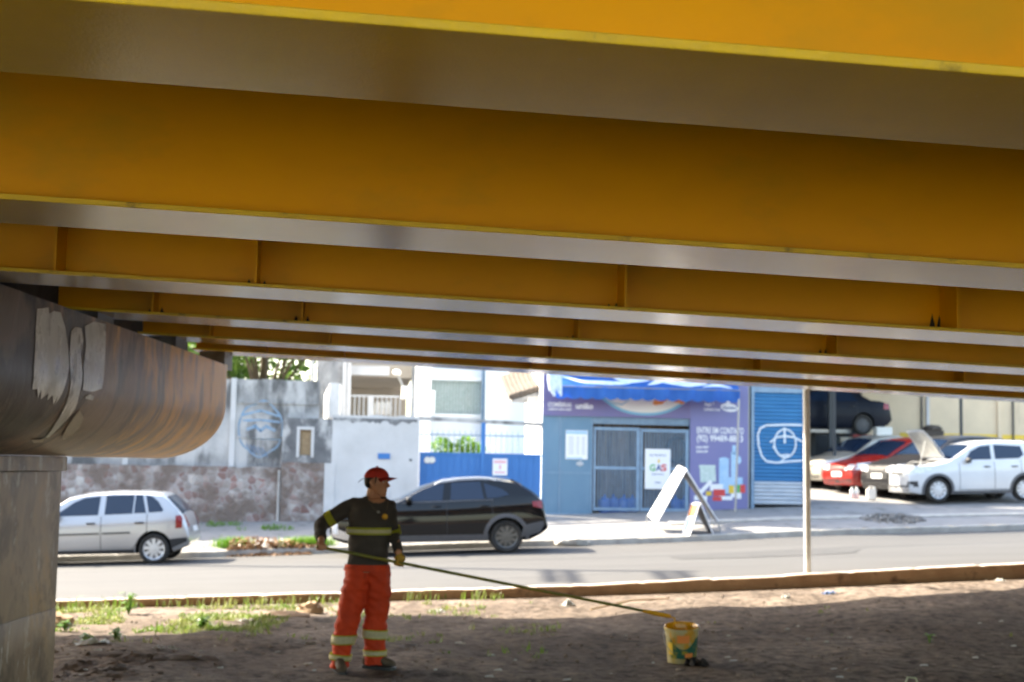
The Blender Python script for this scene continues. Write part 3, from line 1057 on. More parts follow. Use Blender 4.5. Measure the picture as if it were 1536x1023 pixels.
# --- old boundary wall on the left
t = froot('boundary_wall', 60, 500, 'tall weathered grey concrete boundary wall on a rubble stone base, blue spray-painted face on it', 'wall')
b = B(L)
s0 = -22.0
s1 = fp(478, 650)[0]
zt = fp(415, 570)[1]
zm = fp(300, 699)[1]
nn_w = 120
for i in range(nn_w):
    qa_, qb_ = s0 + (s1 - s0) * i / nn_w, s0 + (s1 - s0) * (i + 1) / nn_w
    hh_ = lambda q: zt + .035 * noise.noise(Vector((q * 1.7, 3, 0))) + .02 * noise.noise(Vector((q * 7, 3, 0)))
    b.hexa([(qa_, 0, zm - .1), (qb_, 0, zm - .1), (qb_, .22, zm - .1), (qa_, .22, zm - .1), (qa_, 0, hh_(qa_)), (qb_, 0, hh_(qb_)), (qb_, .22, hh_(qb_)), (qa_, .22, hh_(qa_))])
bmesh.ops.remove_doubles(b.bm, verts=b.bm.verts, dist=1e-4)
seen_ = {}
for fc in b.bm.faces:
    seen_.setdefault(tuple(sorted(v.index for v in fc.verts)), []).append(fc)
b.bm.verts.index_update()
seen_ = {}
for fc in list(b.bm.faces):
    seen_.setdefault(tuple(sorted(v.index for v in fc.verts)), []).append(fc)
dbl = [fc for l_ in seen_.values() if len(l_) > 1 for fc in l_]
bmesh.ops.delete(b.bm, geom=dbl, context='FACES')
wall = obj('wall', b, 'old_concrete', t)
b = B(L)
n = 90
sE = fp(492, 740)[0]
for i in range(n):
    a, c = s0 + (sE - s0) * i / n, s0 + (sE - s0) * (i + 1) / n
    h = lambda q: zm + .03 * noise.noise(Vector((q * 2, 0, 0)))
    b.hexa([(a, -.22, -.9), (c, -.22, -.9), (c, -.001, -.9), (a, -.001, -.9), (a, -.20, h(a)), (c, -.20, h(c)), (c, -.001, h(c)), (a, -.001, h(a))])
bmesh.ops.remove_doubles(b.bm, verts=b.bm.verts, dist=1e-4)
obj('stone_base', b, 'stone_wall', t)
for px in (349, 190, 60):
    b = B(L)
    q = fp(px, 640)[0]
    b.box(q - .06, q + .06, -.05, -.002, zm, zt + .02)
    obj('joint_strip', b, 'white_render', t)
# ridges
for py in (603, 655):
    b = B(L)
    _, _, za, zb_ = R(352, py, 478, py + 3)
    b.box(fp(355, py)[0], s1 - .01, -.03, -.001, za, zb_)
    obj('ledge', b, 'old_concrete', t)
# stained niche block
b = B(L)
a0, a1, z0, z1 = R(424, 628, 502, 705)
zN0, zN1 = fp(458, 683)[1], fp(458, 645)[1]
n0, n1 = fp(450, 660)[0], fp(467, 660)[0]
zL = fp(458, 694)[1]
for q in ((a0, n0, zL, z1), (n1, a1, zL, z1), (n0, n1, zN1, z1), (n0, n1, zL, zN0)):
    b.box(q[0], q[1], -.30, -.23, q[2], q[3])
b.box(a0, a1, -.228, -.002, zL, z1)
obj('niche_block', b, 'black_stain', t)
b = B(L)
b.box(a0, a1 - .22, -.31, -.003, -.5, zL - .003)
obj('stone_base', b, 'stone_wall', t)
b = B(L)
b.box(a1 - .215, a1 + .02, -.33, -.003, -.5, zL - .003)
obj('buttress', b, 'white_render', t)
b = B(L)
b.box(n0 + .003, n1 - .003, -.234, -.229, zN0 + .003, zN1 - .003)
obj('niche_door', b, 'wood', t)
b = B(L)
for q in ((n0 - .07, n0 - .002, zN0 - .05, zN1 + .07), (n1 + .002, n1 + .07, zN0 - .05, zN1 + .07), (n0 - .002, n1 + .002, zN1 + .002, zN1 + .07)):
    b.box(q[0], q[1], -.325, -.302, q[2], q[3])
obj('niche_frame', b, 'white_render', t)
b = B(L)
b.tube([(fp(418, 760)[0], -.24, fp(418, 705)[1]), (fp(418, 760)[0], -.24, .2)], .035, 8)
obj('drain_pipe', b, 'old_concrete', t)
# spray paint: blue face in outline, flat marks on the wall
b = B(L)
cs, cz = fp(391, 643)
rx, rz = .50, .62
def stroke(b, pts, wd, d):
    for (x0_, z0_), (x1_, z1_) in zip(pts, pts[1:]):
        v = Vector((x1_ - x0_, z1_ - z0_))
        if v.length < 1e-5:
            continue
        nn = Vector((-v.y, v.x)).normalized() * wd / 2
        e = v.normalized() * wd * .3
        b.poly([(x0_ - e.x + nn.x, d, z0_ - e.y + nn.y), (x0_ - e.x - nn.x, d, z0_ - e.y - nn.y), (x1_ + e.x - nn.x, d, z1_ + e.y - nn.y), (x1_ + e.x + nn.x, d, z1_ + e.y + nn.y)])
stroke(b, [(cs + rx * math.cos(a / 36 * 2 * PI), cz + rz * math.sin(a / 36 * 2 * PI) * (1 + .06 * math.sin(a))) for a in range(37)], .045, -.006)
stroke(b, [(cs - rx * .8, cz + .18), (cs, cz + .2), (cs + rx * .85, cz + .16)], .05, -.0064)
stroke(b, [(cs - .3, cz - .02), (cs - .12, cz + .06), (cs, cz - .05), (cs + .12, cz + .06), (cs + .32, cz - .03)], .07, -.0068)
stroke(b, [(cs - .44, cz + .3), (cs, cz + .42), (cs + .4, cz + .3)], .05, -.0072)
stroke(b, [(cs - .42, cz - .2), (cs + .45, cz - .24)], .045, -.0076)
obj('graffiti', b, 'spray_blue', t)
b = B(L)
for i in range(5):
    q = cs - .32 + i * .09
    stroke(b, [(q, cz - .36 - .02 * i), (q + .13, cz - .56 - .02 * i)], .022, -.008 - .0004 * i)
obj('graffiti', b, 'spray_dark', t)

# electricity meter box on the wall top: lit pale left face
b = B()
p = pt(498, 601, 33.6)
xl = pt(485, 600, 33.6).x
xr = pt(510, 600, 33.6).x
za, zc = pt(498, 628, 33.6).z, pt(498, 576, 33.6).z
b.hexa([(xl, 33.75, za), (xl + .21, 33.1, za), (xr + .02, 33.25, za), (xr, 33.9, za), (xl, 33.75, zc - .25), (xl + .21, 33.1, zc), (xr + .02, 33.25, zc), (xr, 33.9, zc)])
bm_ = obj('meter_housing', b, 'white_render', label='concrete meter housing with pale sunlit side standing on the wall beside the niche', cat='meter box')
# thin grey post
b = B()
p = pt(467, 600, 33.45)
b.tube([(p.x, 33.45, zt - .5), (p.x, 33.45, 5.6)], .045, 10)
obj('lamp_post', b, 'steel', label='thin grey steel post rising in front of the boundary wall and tree', cat='post')

# --- whitewashed wall with small blue plate
t = froot('rendered_wall', 500, 628, 'patchy whitewashed wall with dark streaks along its top beside the blue gate', 'wall')
b = B(L)
s0_, s1_, z0, z1 = R(497, 624, 627, 770)
n = 24
for i in range(n):
    a, c = s0_ + (s1_ - s0_) * i / n, s0_ + (s1_ - s0_) * (i + 1) / n
    h = lambda q: z1 + .03 * noise.noise(Vector((q * 3, 5, 0)))
    b.hexa([(a, -.31, .0), (c, -.31, .0), (c, -.05, .0), (a, -.05, .0), (a, -.31, h(a)), (c, -.31, h(c)), (c, -.05, h(c)), (a, -.05, h(a))])
bmesh.ops.remove_doubles(b.bm, verts=b.bm.verts, dist=1e-4)
obj('wall', b, 'white_render', t)
b = B(L)
q0, q1, z2, z3 = R(500, 626, 626, 640, -.32)
# drip stains with ragged lower edges
pts = [(q0, z3 - .02)]
k = 40
for i in range(k + 1):
    x = q0 + (q1 - q0) * i / k
    pts.append((x, z3 - .06 - .22 * abs(noise.noise(Vector((x * 3.1, 2, 0)))) - .06 * rnd.random()))
pts.append((q1, z3 - .02))
for (x0_, za), (x1_, zb_) in zip(pts[1:-1], pts[2:]):
    b.poly([(x0_, -.3135, z3 - .025), (x1_, -.3135, z3 - .025), (x1_, -.3135, zb_), (x0_, -.3135, za)])
obj('drip_stain', b, 'black_stain', t)
b = B(L)
slab(b, 567, 680, 585, 688.5, -.335, .022)
obj('number_plate', b, 'gate_blue', t)
b = B(L)
q, z = fp(616, 690, -.33)
b.lathe([(.0, -.02), (.03, -.018), (.03, 0)], 10, (q, -.312, z), 'Y')
obj('doorbell', b, 'dark_metal', t)

# --- blue sheet gate
t = froot('gate', 628, 810, 'bright blue sheet metal gate with a row of spiked bars along the top', 'gate', -.1)
s0_, s1_, z0, z1 = R(628.5, 681, 811, 772, -.1)
sm = fp(724, 700, -.1)[0]
zb0 = base_of(s0_, s1_)
for a, c in ((s0_, sm - .01), (sm + .01, s1_)):
    b = B(L)
    b.box(a, c, -.1, -.07, zb0 + .05, z1)
    nn = int((c - a) / .16)
    for i in range(1, nn):
        x = a + (c - a) * i / nn
        b.box(x - .012, x + .012, -.112, -.1005, zb0 + .08, z1 - .03)
    b.box(a, c, -.118, -.1005, z1 - .03, z1 + .02)
    leaf = obj('leaf_panel', b, 'gate_blue', t)
    b = B(L)
    zs_ = fp(660, 652, -.1)[1]
    nb = int((c - a) / .125)
    for i in range(nb + 1):
        x = a + .02 + (c - a - .04) * i / nb
        b.tube([(x, -.085, z1 + .02), (x, -.085, zs_ + .06), (x, -.085, zs_ + .12)], [.008, .008, .002], 6)
    b.box(a, c, -.095, -.075, zs_ - .015, zs_ + .015)
    obj('spike_bar', b, 'bar_blue', leaf)
b = B(L)
b.box(sm - .05, sm + .05, -.14, -.06, zb0, fp(724, 634, -.1)[1])
obj('centre_post', b, 'gate_blue', t)
b = B(L)
s2, s3, z2, z3 = R(739, 688, 761, 713, -.13)
b.box(s2, s3, -.128, -.119, z2, z3)
np_ = obj('notice', b, 'print_white', t)
for q in ((s2 + .03, s3 - .03, z3 - .11, z3 - .04), ((s2 + s3) / 2 - .025, (s2 + s3) / 2 + .03, z2 + .14, z3 - .15), (s2 + .05, s3 - .05, z2 + .05, z2 + .09)):
    b = B(L)
    b.box(q[0], q[1], -.130, -.1285, q[2], q[3])
    obj('notice_print', b, 'print_pink', np_)
for px in (641, 648):
    b = B(L)
    q, z = fp(px, 690, -.13)
    b.lathe([(.001, 0), (.075, 0), (.075, .006)], 18, (q, -.128 - .0005 * (px - 641), z), 'Y')
    obj('reflector', b, 'print_cream', t)

# --- beam over the gate
b = B(L)
pa, pb = fp(627, 624.5, -.05), fp(813, 634, -.05)
th = .085
b.hexa([(pa[0], -.05, pa[1] - th), (pb[0], -.05, pb[1] - th), (pb[0], .1, pb[1] - th), (pa[0], .1, pa[1] - th), (pa[0], -.05, pa[1]), (pb[0], -.05, pb[1]), (pb[0], .1, pb[1]), (pa[0], .1, pa[1])])
obj('lintel_beam', b, 'old_concrete', label='long thin concrete beam spanning above the blue gate', cat='beam')

# --- pale house behind the gate
t = froot('pale_house', 640, 810, 'pale blue-white house with a barred window behind the blue gate', 'house', 6.0)
D = 6.0
b = B(L)
h0, h1, hz0, hz1 = R(624, 480, 727, 770, D)
w0, w1, wz0, wz1 = R(646, 571, 722, 621, D)
zb0 = .9
for q in ((h0, w0, zb0, hz1), (w1, h1, zb0, hz1), (w0, w1, wz1, hz1), (w0, w1, zb0, wz0)):
    b.box(q[0], q[1], D, D + .18, q[2], q[3])
b.box(h0, h1 + 2.8, D + 3.0, D + 3.2, zb0, hz1)
b.box(h0, h1 + 2.8, D, D + 3.2, hz1, hz1 + .15)
obj('wall', b, 'pale_blue_paint', t)
b = B(L)
b.box(w0, w1, D + .10, D + .13, wz0, wz1)
win = obj('window', b, 'print_mint', t)
b = B(L)
for i in range(17):
    x = w0 + (w1 - w0) * (i + .5) / 17
    b.tube([(x, D + .03, wz0), (x, D + .03, wz1)], .012, 6)
obj('window_bar', b, 'steel', win)
b = B(L)
b.box(w0 - .06, w1 + .06, D - .05, D - .002, wz0 - .08, wz0 - .004)
obj('window_sill', b, 'white_paint', win)
b = B(L)
b.box(w0 - .06, w1 + .1, D - .06, D - .002, wz1 + .004, wz1 + .1)
obj('window_frame', b, 'white_paint', win)
b = B(L)
c0, c1, cz0, cz1 = R(624, 552, 645, 770, D - 1.2)
b.box(c0, c1, D - 1.2, D - .003, zb0, cz1 + 1.2)
b.box(c0 + .05, c1 + .1, D - 1.3, D - 1.203, cz1 - 1.2, cz1 - .6)
obj('porch_pillar', b, 'white_paint', t)
b = B(L)
q = fp(724, 640, D - .1)[0]
b.tube([(q, D - .08, zb0), (q, D - .08, hz1)], .05, 8)
obj('downpipe', b, 'bar_blue', t)
# bright white wall right of the house
b = B(L)
g0, g1, _, _ = R(728, 560, 822, 700, 5.2)
b.box(g0, g1, 5.2, 5.4, .6, fp(800, 520, 5.2)[1])
obj('side_wall', b, 'white_paint', t)
# ragged tiled eave
t2 = froot('tiled_roof', 760, 820, 'broken tiled roof edge sloping over the bright white wall next to the shop', 'roof', .9)
b = B(L)
for i in range(9):
    px = 765 + i * 6.5
    py = 597 - i * 2.0
    q, z = fp(px, py, .9)
    b.tube([(q, .55, z + .02 * rnd.random()), (q, 1.4, z + .22), (q + .02, 2.6, z + .6)], .075, 8)
obj('tiles', b, 'tile', t2)
b = B(L)
q0, z0_ = fp(764, 600, 1)
q1, z1_ = fp(822, 582, 1)
b.hexa([(q0, .6, z0_ - .10), (q1, .6, z1_ - .10), (q1, 2.6, z1_ + .45), (q0, 2.6, z0_ + .45), (q0, .6, z0_ - .03), (q1, .6, z1_ - .03), (q1, 2.6, z1_ + .52), (q0, 2.6, z0_ + .52)])
obj('eave_board', b, 'old_concrete', t2)
b = B(L)
g0, g1, gz0, gz1 = R(770, 552, 818, 583, 1.6)
b.box(g0, g1 + .2, 2.7, 2.85, gz0 - .3, gz1 + .8)
obj('gable', b, 'old_concrete', t2)

# --- house with balcony, left of the white pillar
t = froot('balcony_house', 480, 620, 'grey house with an open beige balcony and railing above the whitewashed wall', 'house', 7.0)
D = 7.0
b = B(L)
a0, a1, z0, z1 = R(478, 500, 520, 770, D)
b.box(a0 - 1.2 + 1.1, a1, D, D + .3, .8, z1)
obj('wall', b, 'old_concrete', t)
b = B(L)
a0, a1, z0, z1 = R(521, 549, 584, 563, D)
b.box(a0, a1, D - .05, D + .15, z0, z1)
for i in range(1, 4):
    x = a0 + (a1 - a0) * i / 4
    b.box(x - .01, x + .01, D - .058, D - .0505, z0, z1)
obj('fascia', b, 'white_render', t)
b = B(L)
f0, f1, z0, z1 = R(520, 540, 618, 625, D)
b.hexa([(f0, D + .16, fp(560, 565, D)[1]), (f1, D + .16, fp(560, 565, D)[1]), (f1, D + 3.2, fp(560, 590, D)[1] + .3), (f0, D + 3.2, fp(560, 590, D)[1] + .3), (f0, D + .16, z1 + 1), (f1, D + .16, z1 + 1), (f1, D + 3.2, z1 + 1), (f0, D + 3.2, z1 + 1)])
b.box(f0, f1, D + 3.2, D + 3.4, .8, z1 + 1)
obj('soffit', b, 'soffit', t)
for px in (516.5, 523.5):
    b = B(L)
    q = fp(px, 580, D - .3)[0]
    b.box(q - .05, q + .05, D - .35, D - .25, .9, z1)
    obj('balcony_post', b, 'white_render', t)
b = B(L)
a0, a1, z0, z1 = R(525, 593, 600, 626, D - .2)
b.box(a0, a1, D - .22, D - .17, z1 - .05, z1)
for i in range(12):
    x = a0 + (a1 - a0) * i / 11
    b.tube([(x, D - .195, z0 - .3), (x, D - .195, z1 - .05)], .018, 6)
b.box(fp(552, 610, D)[0], fp(560, 610, D)[0], D - .24, D - .15, z0 - .3, z1)
obj('railing', b, 'white_render', t)
for i in range(3):
    b = B(L)
    q, z = fp(566 + i * 8, 607, D + .6)
    b.lathe([(.03, -.3), (.1, -.28), (.12, -.1), (.08, .06), (.02, .1)], 10, (q, D + .6, z), 'Z', True)
    obj('balustrade_urn', b, 'print_cream', t)
# street lamp arm with white box, near the pillar
t = froot('wall_lamp', 593, 606, 'white box fitting with a short angled lamp arm on the white pillar', 'lamp', D - 2.6)
b = B(L)
slab(b, 603, 579, 618, 598, 3.2, .35)
obj('box', b, 'white_plastic', t)
b = B(L)
qa, qb = fp(604, 579, 3.3), fp(595, 559, 3.3)
b.tube([(qa[0], 3.3, qa[1]), (qb[0], 3.2, qb[1])], .03, 8)
obj('arm', b, 'steel', t)
b = B(L)
b.ball((qb[0], 3.2, qb[1]), .11, .12, .08)
obj('lamp_head', b, 'white_plastic', t)

# ------------------------------------------------------------------ the gas and packaging shop
shop = froot('corner_shop', 815, 1125, 'small blue-grey corner shop with a purple printed fascia and barred doorway', 'shop')
SB = base_of(*R(815, 700, 1125, 760)[:2])
s_l, s_r = fp(812.5, 700)[0], fp(1124, 700)[0]
d_l, d_r = fp(889, 700)[0], fp(1034, 700)[0]
z_fb = fp(950, 627)[1]
z_rt = 7.4  # unseen upper wall raised so its shadow covers the pavement
b = B(L)
b.box(s_l, d_l, 0, .15, SB, z_fb)
b.box(d_r, s_r, 0, .15, SB, z_fb)
b.box(s_l, s_r, 0, .15, z_fb, z_rt)
b.box(s_l, s_l + .15, .15, 3.0, SB, z_rt)
b.box(s_r - .15, s_r, .15, 3.0, SB, z_rt)
b.box(s_l, s_r, 3.0, 3.15, SB, z_rt)
b.box(s_l - .1, s_r + .1, -.1, 3.3, z_rt + .003, z_rt + .15)
obj('wall', b, 'panel_blue', shop)
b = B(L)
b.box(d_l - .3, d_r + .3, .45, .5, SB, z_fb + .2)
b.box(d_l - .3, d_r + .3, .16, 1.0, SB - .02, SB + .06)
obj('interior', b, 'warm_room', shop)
b = B(L)
b.box(s_l - .006, s_l - .002, .02, 3.1, SB, z_rt - .02)
obj('side_render', b, 'white_paint', shop)
# panel joints
b = B(L)
for px in (839.5, 887.5):
    q = fp(px, 700)[0]
    b.box(q - .012, q + .012, -.016, -.002, SB + .05, z_fb - .01)
zz = fp(850, 709)[1]
b.box(s_l + .01, d_l - .01, -.0125, -.002, zz - .012, zz + .012)
b.box(s_l, d_l - .02, -.05, -.017, SB, SB + .10)
obj('panel_joint', b, 'bar_blue', shop)
# printed fascia: violet band plus purple panel
b = B(L)
b.box(fp(815, 600)[0], d_r + .001, -.05, -.003, z_fb + .01, z_rt - .3)
fas = obj('fascia', b, 'sign_violet', shop)
b = B(L)
p_r = fp(1121, 700)[0]
b.box(d_r + .003, p_r, -.052, -.003, SB + .15, z_rt - .3)
pan = obj('printed_panel', b, 'sign_purple', shop)
b = B(L)
b.box(p_r + .002, p_r + .03, -.055, -.003, SB + .12, z_rt - .3)
obj('panel_trim', b, 'steel', shop)
# bowl graphic: teal rim and cream bowl
b = B(L)
xl_, zl_ = fp(893, 592)
xr_, zr_ = fp(1040, 598)
zc_ = fp(965, 625)[1]
def arc(dz, dx, n=30):
    out = []
    for i in range(n + 1):
        u = -1 + 2 * i / n
        out.append(((xl_ + xr_) / 2 + u * ((xr_ - xl_) / 2 - dx), zc_ + dz + (zl_ - zc_) * abs(u) ** 2.4))
    return out
A0, A1, A2 = arc(.03, 0), arc(.09, .05), [(x, zl_ + .35) for x, _ in arc(0, .05)]
for i in range(30):
    b.poly([(A0[i][0], -.0535, A0[i][1]), (A0[i + 1][0], -.0535, A0[i + 1][1]), (A1[i + 1][0], -.0535, A1[i + 1][1]), (A1[i][0], -.0535, A1[i][1])])
obj('bowl_rim_print', b, 'print_teal', fas)
b = B(L)
for i in range(30):
    b.poly([(A1[i][0], -.0545, A1[i][1]), (A1[i + 1][0], -.0545, A1[i + 1][1]), (A2[i + 1][0], -.0545, A2[i + 1][1]), (A2[i][0], -.0545, A2[i][1])])
obj('bowl_print', b, 'print_cream', fas)
for px, py, r in ((988, 602, .10), (995, 599, .07), (983, 605, .06), (1015, 601, .07), (1022, 604, .05)):
    b = B(L)
    q, z = fp(px, py)
    b.poly([(q + r * math.cos(k * PI / 6) * 1.3, -.0555 - .0003 * (px % 7), z + r * math.sin(k * PI / 6) * .8) for k in range(12)])
    obj('food_print', b, 'print_orange', fas)
b = B(L)
stroke(b, [fp(912, 598), fp(920, 605), fp(932, 607), fp(943, 600)], .025, -.0556)
obj('line_print', b, 'print_teal', fas)
# lettering
def write(parent, s, px, py, hpx, wpx, mat, d, bold=.0, **k):
    b = B(L)
    q, z = fp(px, py)
    hh = hpx / 2133 * 34.0
    ww = wpx / 2133 * 34.0
    add_text(b, s, hh * 1.42, lambda x, y: (q + x, d, z + y), bold, ww, **k)
    return obj('lettering', b, mat, parent)
write(fas, 'COMÉBRAS', 839, 607.5, 6.2, 35, 'print_white', -.054, .003)
write(fas, 'COMÉRCIO E EMBALAGENS', 839, 614.3, 2.4, 35, 'print_white', -.054, .002)
write(fas, 'união', 876, 609.5, 8.2, 26, 'print_white', -.054, .006)
write(pan, 'Aqui é', 1063, 606.5, 5.4, 15, 'print_white', -.056, .004)
write(pan, 'OFERTAS', 1067, 614.8, 3.2, 25, 'print_white', -.056, .002)
write(pan, 'ENTRE EM CONTATO', 1079.5, 646.5, 9.2, 72, 'print_white', -.056, .004)
write(pan, '(92) 99489-8813', 1079, 658.2, 9.2, 71, 'print_white', -.056, .004)
write(pan, 'LOJA: 99456', 1053, 671, 3.4, 20, 'print_white', -.056, .003)
write(pan, 'ZONA: 9946', 1052.5, 677.5, 3.4, 19, 'print_white', -.056, .003)
# oval badge
b = B(L)
q, z = fp(1093, 611.5)
b.poly([(q + .21 * math.cos(k * PI / 12), -.0555, z + .10 * math.sin(k * PI / 12) - .02 * math.cos(k * PI / 12)) for k in range(24)])
obj('badge_print', b, 'print_white', pan)
b = B(L)
b.poly([(q - .03 + .05 * math.cos(k * PI / 4), -.0555, z + .11 + .05 * math.sin(k * PI / 4)) for k in range(8)])
obj('badge_print', b, 'print_white', pan)
write(pan, 'Fantini', 1093.5, 612, 5.0, 21, 'print_navy', -.0575, .003)
# product picture on the purple panel: a flat print
def blob(b, px, py, wx, wz, d, rot=0.0, n=4):
    q, z = fp(px, py)
    pts = []
    if n == 4:
        pts = [(-wx, -wz), (wx, -wz), (wx, wz), (-wx, wz)]
    else:
        pts = [(wx * math.cos(2 * PI * k / n), wz * math.sin(2 * PI * k / n)) for k in range(n)]
    c, s = math.cos(rot), math.sin(rot)
    b.poly([(q + x * c - y * s, d, z + x * s + y * c) for x, y in pts])
u = 34.0 / 2133
for a_ in ((1085, 714, 7.5 * u, 26 * u, -.0552), (1085, 689, 7.5 * u, 3 * u, -.0554, 0, 16), (1100, 705, 4.5 * u, 27 * u, -.0556), (1100, 675, 2.6 * u, 7 * u, -.0556), (1107, 690, 4.0 * u, 6 * u, -.0558, 0, 16), (1098, 722, 6 * u, 6 * u, -.0560), (1108, 722, 5 * u, 6 * u, -.0562),):
    b = B(L)
    blob(b, *a_)
    obj('product_print', b, 'print_sky', pan)
for a_ in ((1061, 712, 12 * u, 11 * u, -.0552, .06), (1060, 700, 12.5 * u, 2.5 * u, -.0556),):
    b = B(L)
    blob(b, *a_)
    obj('product_print', b, 'print_mint', pan)
for a_ in ((1058, 730, 3 * u, 12 * u, -.0560, -.75), (1074, 731, 10 * u, 5 * u, -.0562), (1050, 747, 10 * u, 3.5 * u, -.0564), (1088, 747, 10 * u, 3 * u, -.0566), (1099, 738, 4 * u, 8 * u, -.0567), (1107, 740, 4 * u, 8 * u, -.0568),):
    b = B(L)
    blob(b, *a_)
    obj('product_print', b, 'print_white', pan)
for a_ in ((1078, 739, 9 * u, 5 * u, -.0572), (1075, 748, 7 * u, 3 * u, -.0574), (1113, 733, 4 * u, 6 * u, -.0576),):
    b = B(L)
    blob(b, *a_)
    obj('product_print', b, 'print_red', pan)
for a_ in ((1105, 733, 4 * u, 6 * u, -.0578),):
    b = B(L)
    blob(b, *a_)
    obj('product_print', b, 'print_green', pan)
for a_ in ((1096, 734, 4 * u, 6 * u, -.0579), (1062, 740, 4 * u, 3 * u, -.0579),):
    b = B(L)
    blob(b, *a_)
    obj('product_print', b, 'print_yellow', pan)
# roller box and barred doors
b = B(L)
b.box(d_l + .003, d_r - .003, .02, .10, fp(960, 637)[1], z_fb - .003)
for i in range(5):
    z = fp(960, 637)[1] + .03 + i * .032
    b.box(d_l + .004, d_r - .004, .004, .0195, z, z + .02)
obj('roller_box', b, 'bar_blue', shop)
dm = fp(960, 700)[0]
ztop_l, zmid, zbot = fp(925, 641)[1], fp(925, 702)[1], fp(925, 766)[1]
for a, c, tz in ((d_l + .02, dm - .01, ztop_l), (dm + .01, d_r - .02, fp(1000, 644)[1])):
    b = B(L)
    fr = .035
    b.box(a, c, -.02, .0, tz - fr * 2, tz)
    b.box(a, c, -.02, .0, zbot, zbot + fr * 2)
    b.box(a, c, -.02, .0, zmid - fr, zmid + fr)
    b.box(a, a + .05, -.024, -.001, zbot, tz)
    b.box(c - .09, c, -.024, -.001, zbot, tz)
    nb = 15
    for i in range(1, nb):
        x = a + .05 + (c - a - .12) * i / nb
        b.box(x - .011, x + .011, -.015, -.004, zbot + fr * 2, tz - fr * 2)
    obj('barred_door', b, 'bar_blue', shop)
# the front pipe
b = B(L)
qa, qb = fp(1108.5, 600, -.9), fp(1103, 768, -.9)
b.tube([(qa[0], -.9, qa[1] + .02), (qb[0], -.9, qb[1])], .024, 10)
obj('awning_prop', b, 'steel', label='thin grey steel prop standing in front of the purple printed panel', cat='post')
# price sheet, note
t = froot('price_sheet', 848, 882, 'white price list sheet with blue header on the panel left of the barred door', 'notice', -.03)
b = B(L)
s2, s3, z2, z3 = R(848.5, 645.5, 881.5, 689, -.03)
b.box(s2, s3, -.024, -.018, z2, z3)
obj('sheet', b, 'print_white', t)
b = B(L)
b.box(s2 + .01, s3 - .01, -.0255, -.0245, z3 - .09, z3 - .01)
obj('header_print', b, 'print_sky', t)
b = B(L)
b.box(s2 + .02, s3 - .12, -.0255, -.0245, z2 + .01, z2 + .045)
obj('footer_print', b, 'print_sky', t)
b = B(L)
for i in range(11):
    z = z3 - .16 - i * .041
    b.box(s2 + .06, s2 + .20, -.0255, -.0245, z, z + .014)
    b.box(s2 + .25, s2 + .33, -.0255, -.0245, z, z + .014)
    b.box(s2 + .38, s2 + .47, -.0255, -.0245, z, z + .014)
obj('text_print', b, 'print_grey', t)
b = B(L)
q, z = fp(870, 695.5, -.03)
b.poly([(q + .09 * math.cos(k * PI / 6), -.0205, z + .055 * math.sin(k * PI / 6) * (1.2 if k % 2 else .9)) for k in range(12)])
bmesh.ops.solidify(b.bm, geom=b.bm.faces[:], thickness=.003)
obj('torn_note', b, 'print_white', label='small torn white paper stuck under the price list sheet', cat='notice')
# GAS sign
t = froot('gas_sign', 967, 1006, 'white hanging board with coloured GÁS letters on the right barred door', 'sign', -.05)
b = B(L)
s2, s3, z2, z3 = R(967.5, 673.5, 1005.5, 733.5, -.05)
b.box(s2, s3, -.05, -.03, z2, z3)
brd = obj('board', b, 'print_white', t)
for s, px, mt in (('G', 978.2, 'print_green'), ('A', 987.3, 'print_navy'), ('S', 995.0, 'print_red')):
    write(brd, s, px, 702, 9.5, 8.6, mt, -.052, .008)
write(brd, 'AQUI TEM VENDA DE', 986, 683, 2.6, 25, 'print_navy', -.052, .001)
write(brd, 'COM O POVO', 986, 711.5, 2.4, 19, 'print_navy', -.052, .001)
write(brd, 'GOVERNO', 986, 724, 2.2, 10, 'print_navy', -.052, .001)
b = B(L)
q, z = fp(987.5, 691.5)
b.poly([(q - .035, -.052, z - .04), (q + .035, -.052, z - .04), (q + .02, -.052, z + .02), (q, -.052, z + .07), (q - .02, -.052, z + .02)])
obj('flame_print', b, 'print_yellow', brd)
# blue water jugs inside
jug_spots = [(905, 762, .19), (934, 762, .2), (947, 762, .21), (1012, 763, .19), (1026, 763, .19), (919, 762, .23)]
jug_labels = ['blue water jug behind the left barred door, leftmost', 'blue water jug behind the middle rail of the left barred door', 'blue water jug close to the door centre post', 'blue water jug behind the white folding sign, left of a pair', 'blue water jug behind the white folding sign, right of a pair', 'blue water jug set back in the dark shop between two others']
for (px, py, d), lb in zip(jug_spots, jug_labels):
    b = B(L)
    q, z = fp(px, py, d)
    q = q + .02
    b.lathe([(.0, 0), (.13, 0), (.135, .02), (.135, .16), (.128, .18), (.135, .2), (.135, .33), (.12, .38), (.05, .43), (.03, .44), (.03, .49), (.0, .49)], 16, (q, d, SB + .062), 'Z')
    obj('water_jug', b, 'jug_blue', smooth=50, label=lb, cat='water jug', group='blue water jugs inside the shop')
# dark bicycle-like rack inside upper right: coiled hose
b = B(L)
q, z = fp(1015, 675, .25)
b.tube([(q + .22 * math.cos(k / 24 * 2 * PI), .2 + .002 * k, z + .3 * math.sin(k / 24 * 2 * PI)) for k in range(60)], .03, 6)
obj('hose', b, 'dark_metal', label='dark coiled hose hanging inside the shop behind the right barred door', cat='hose')

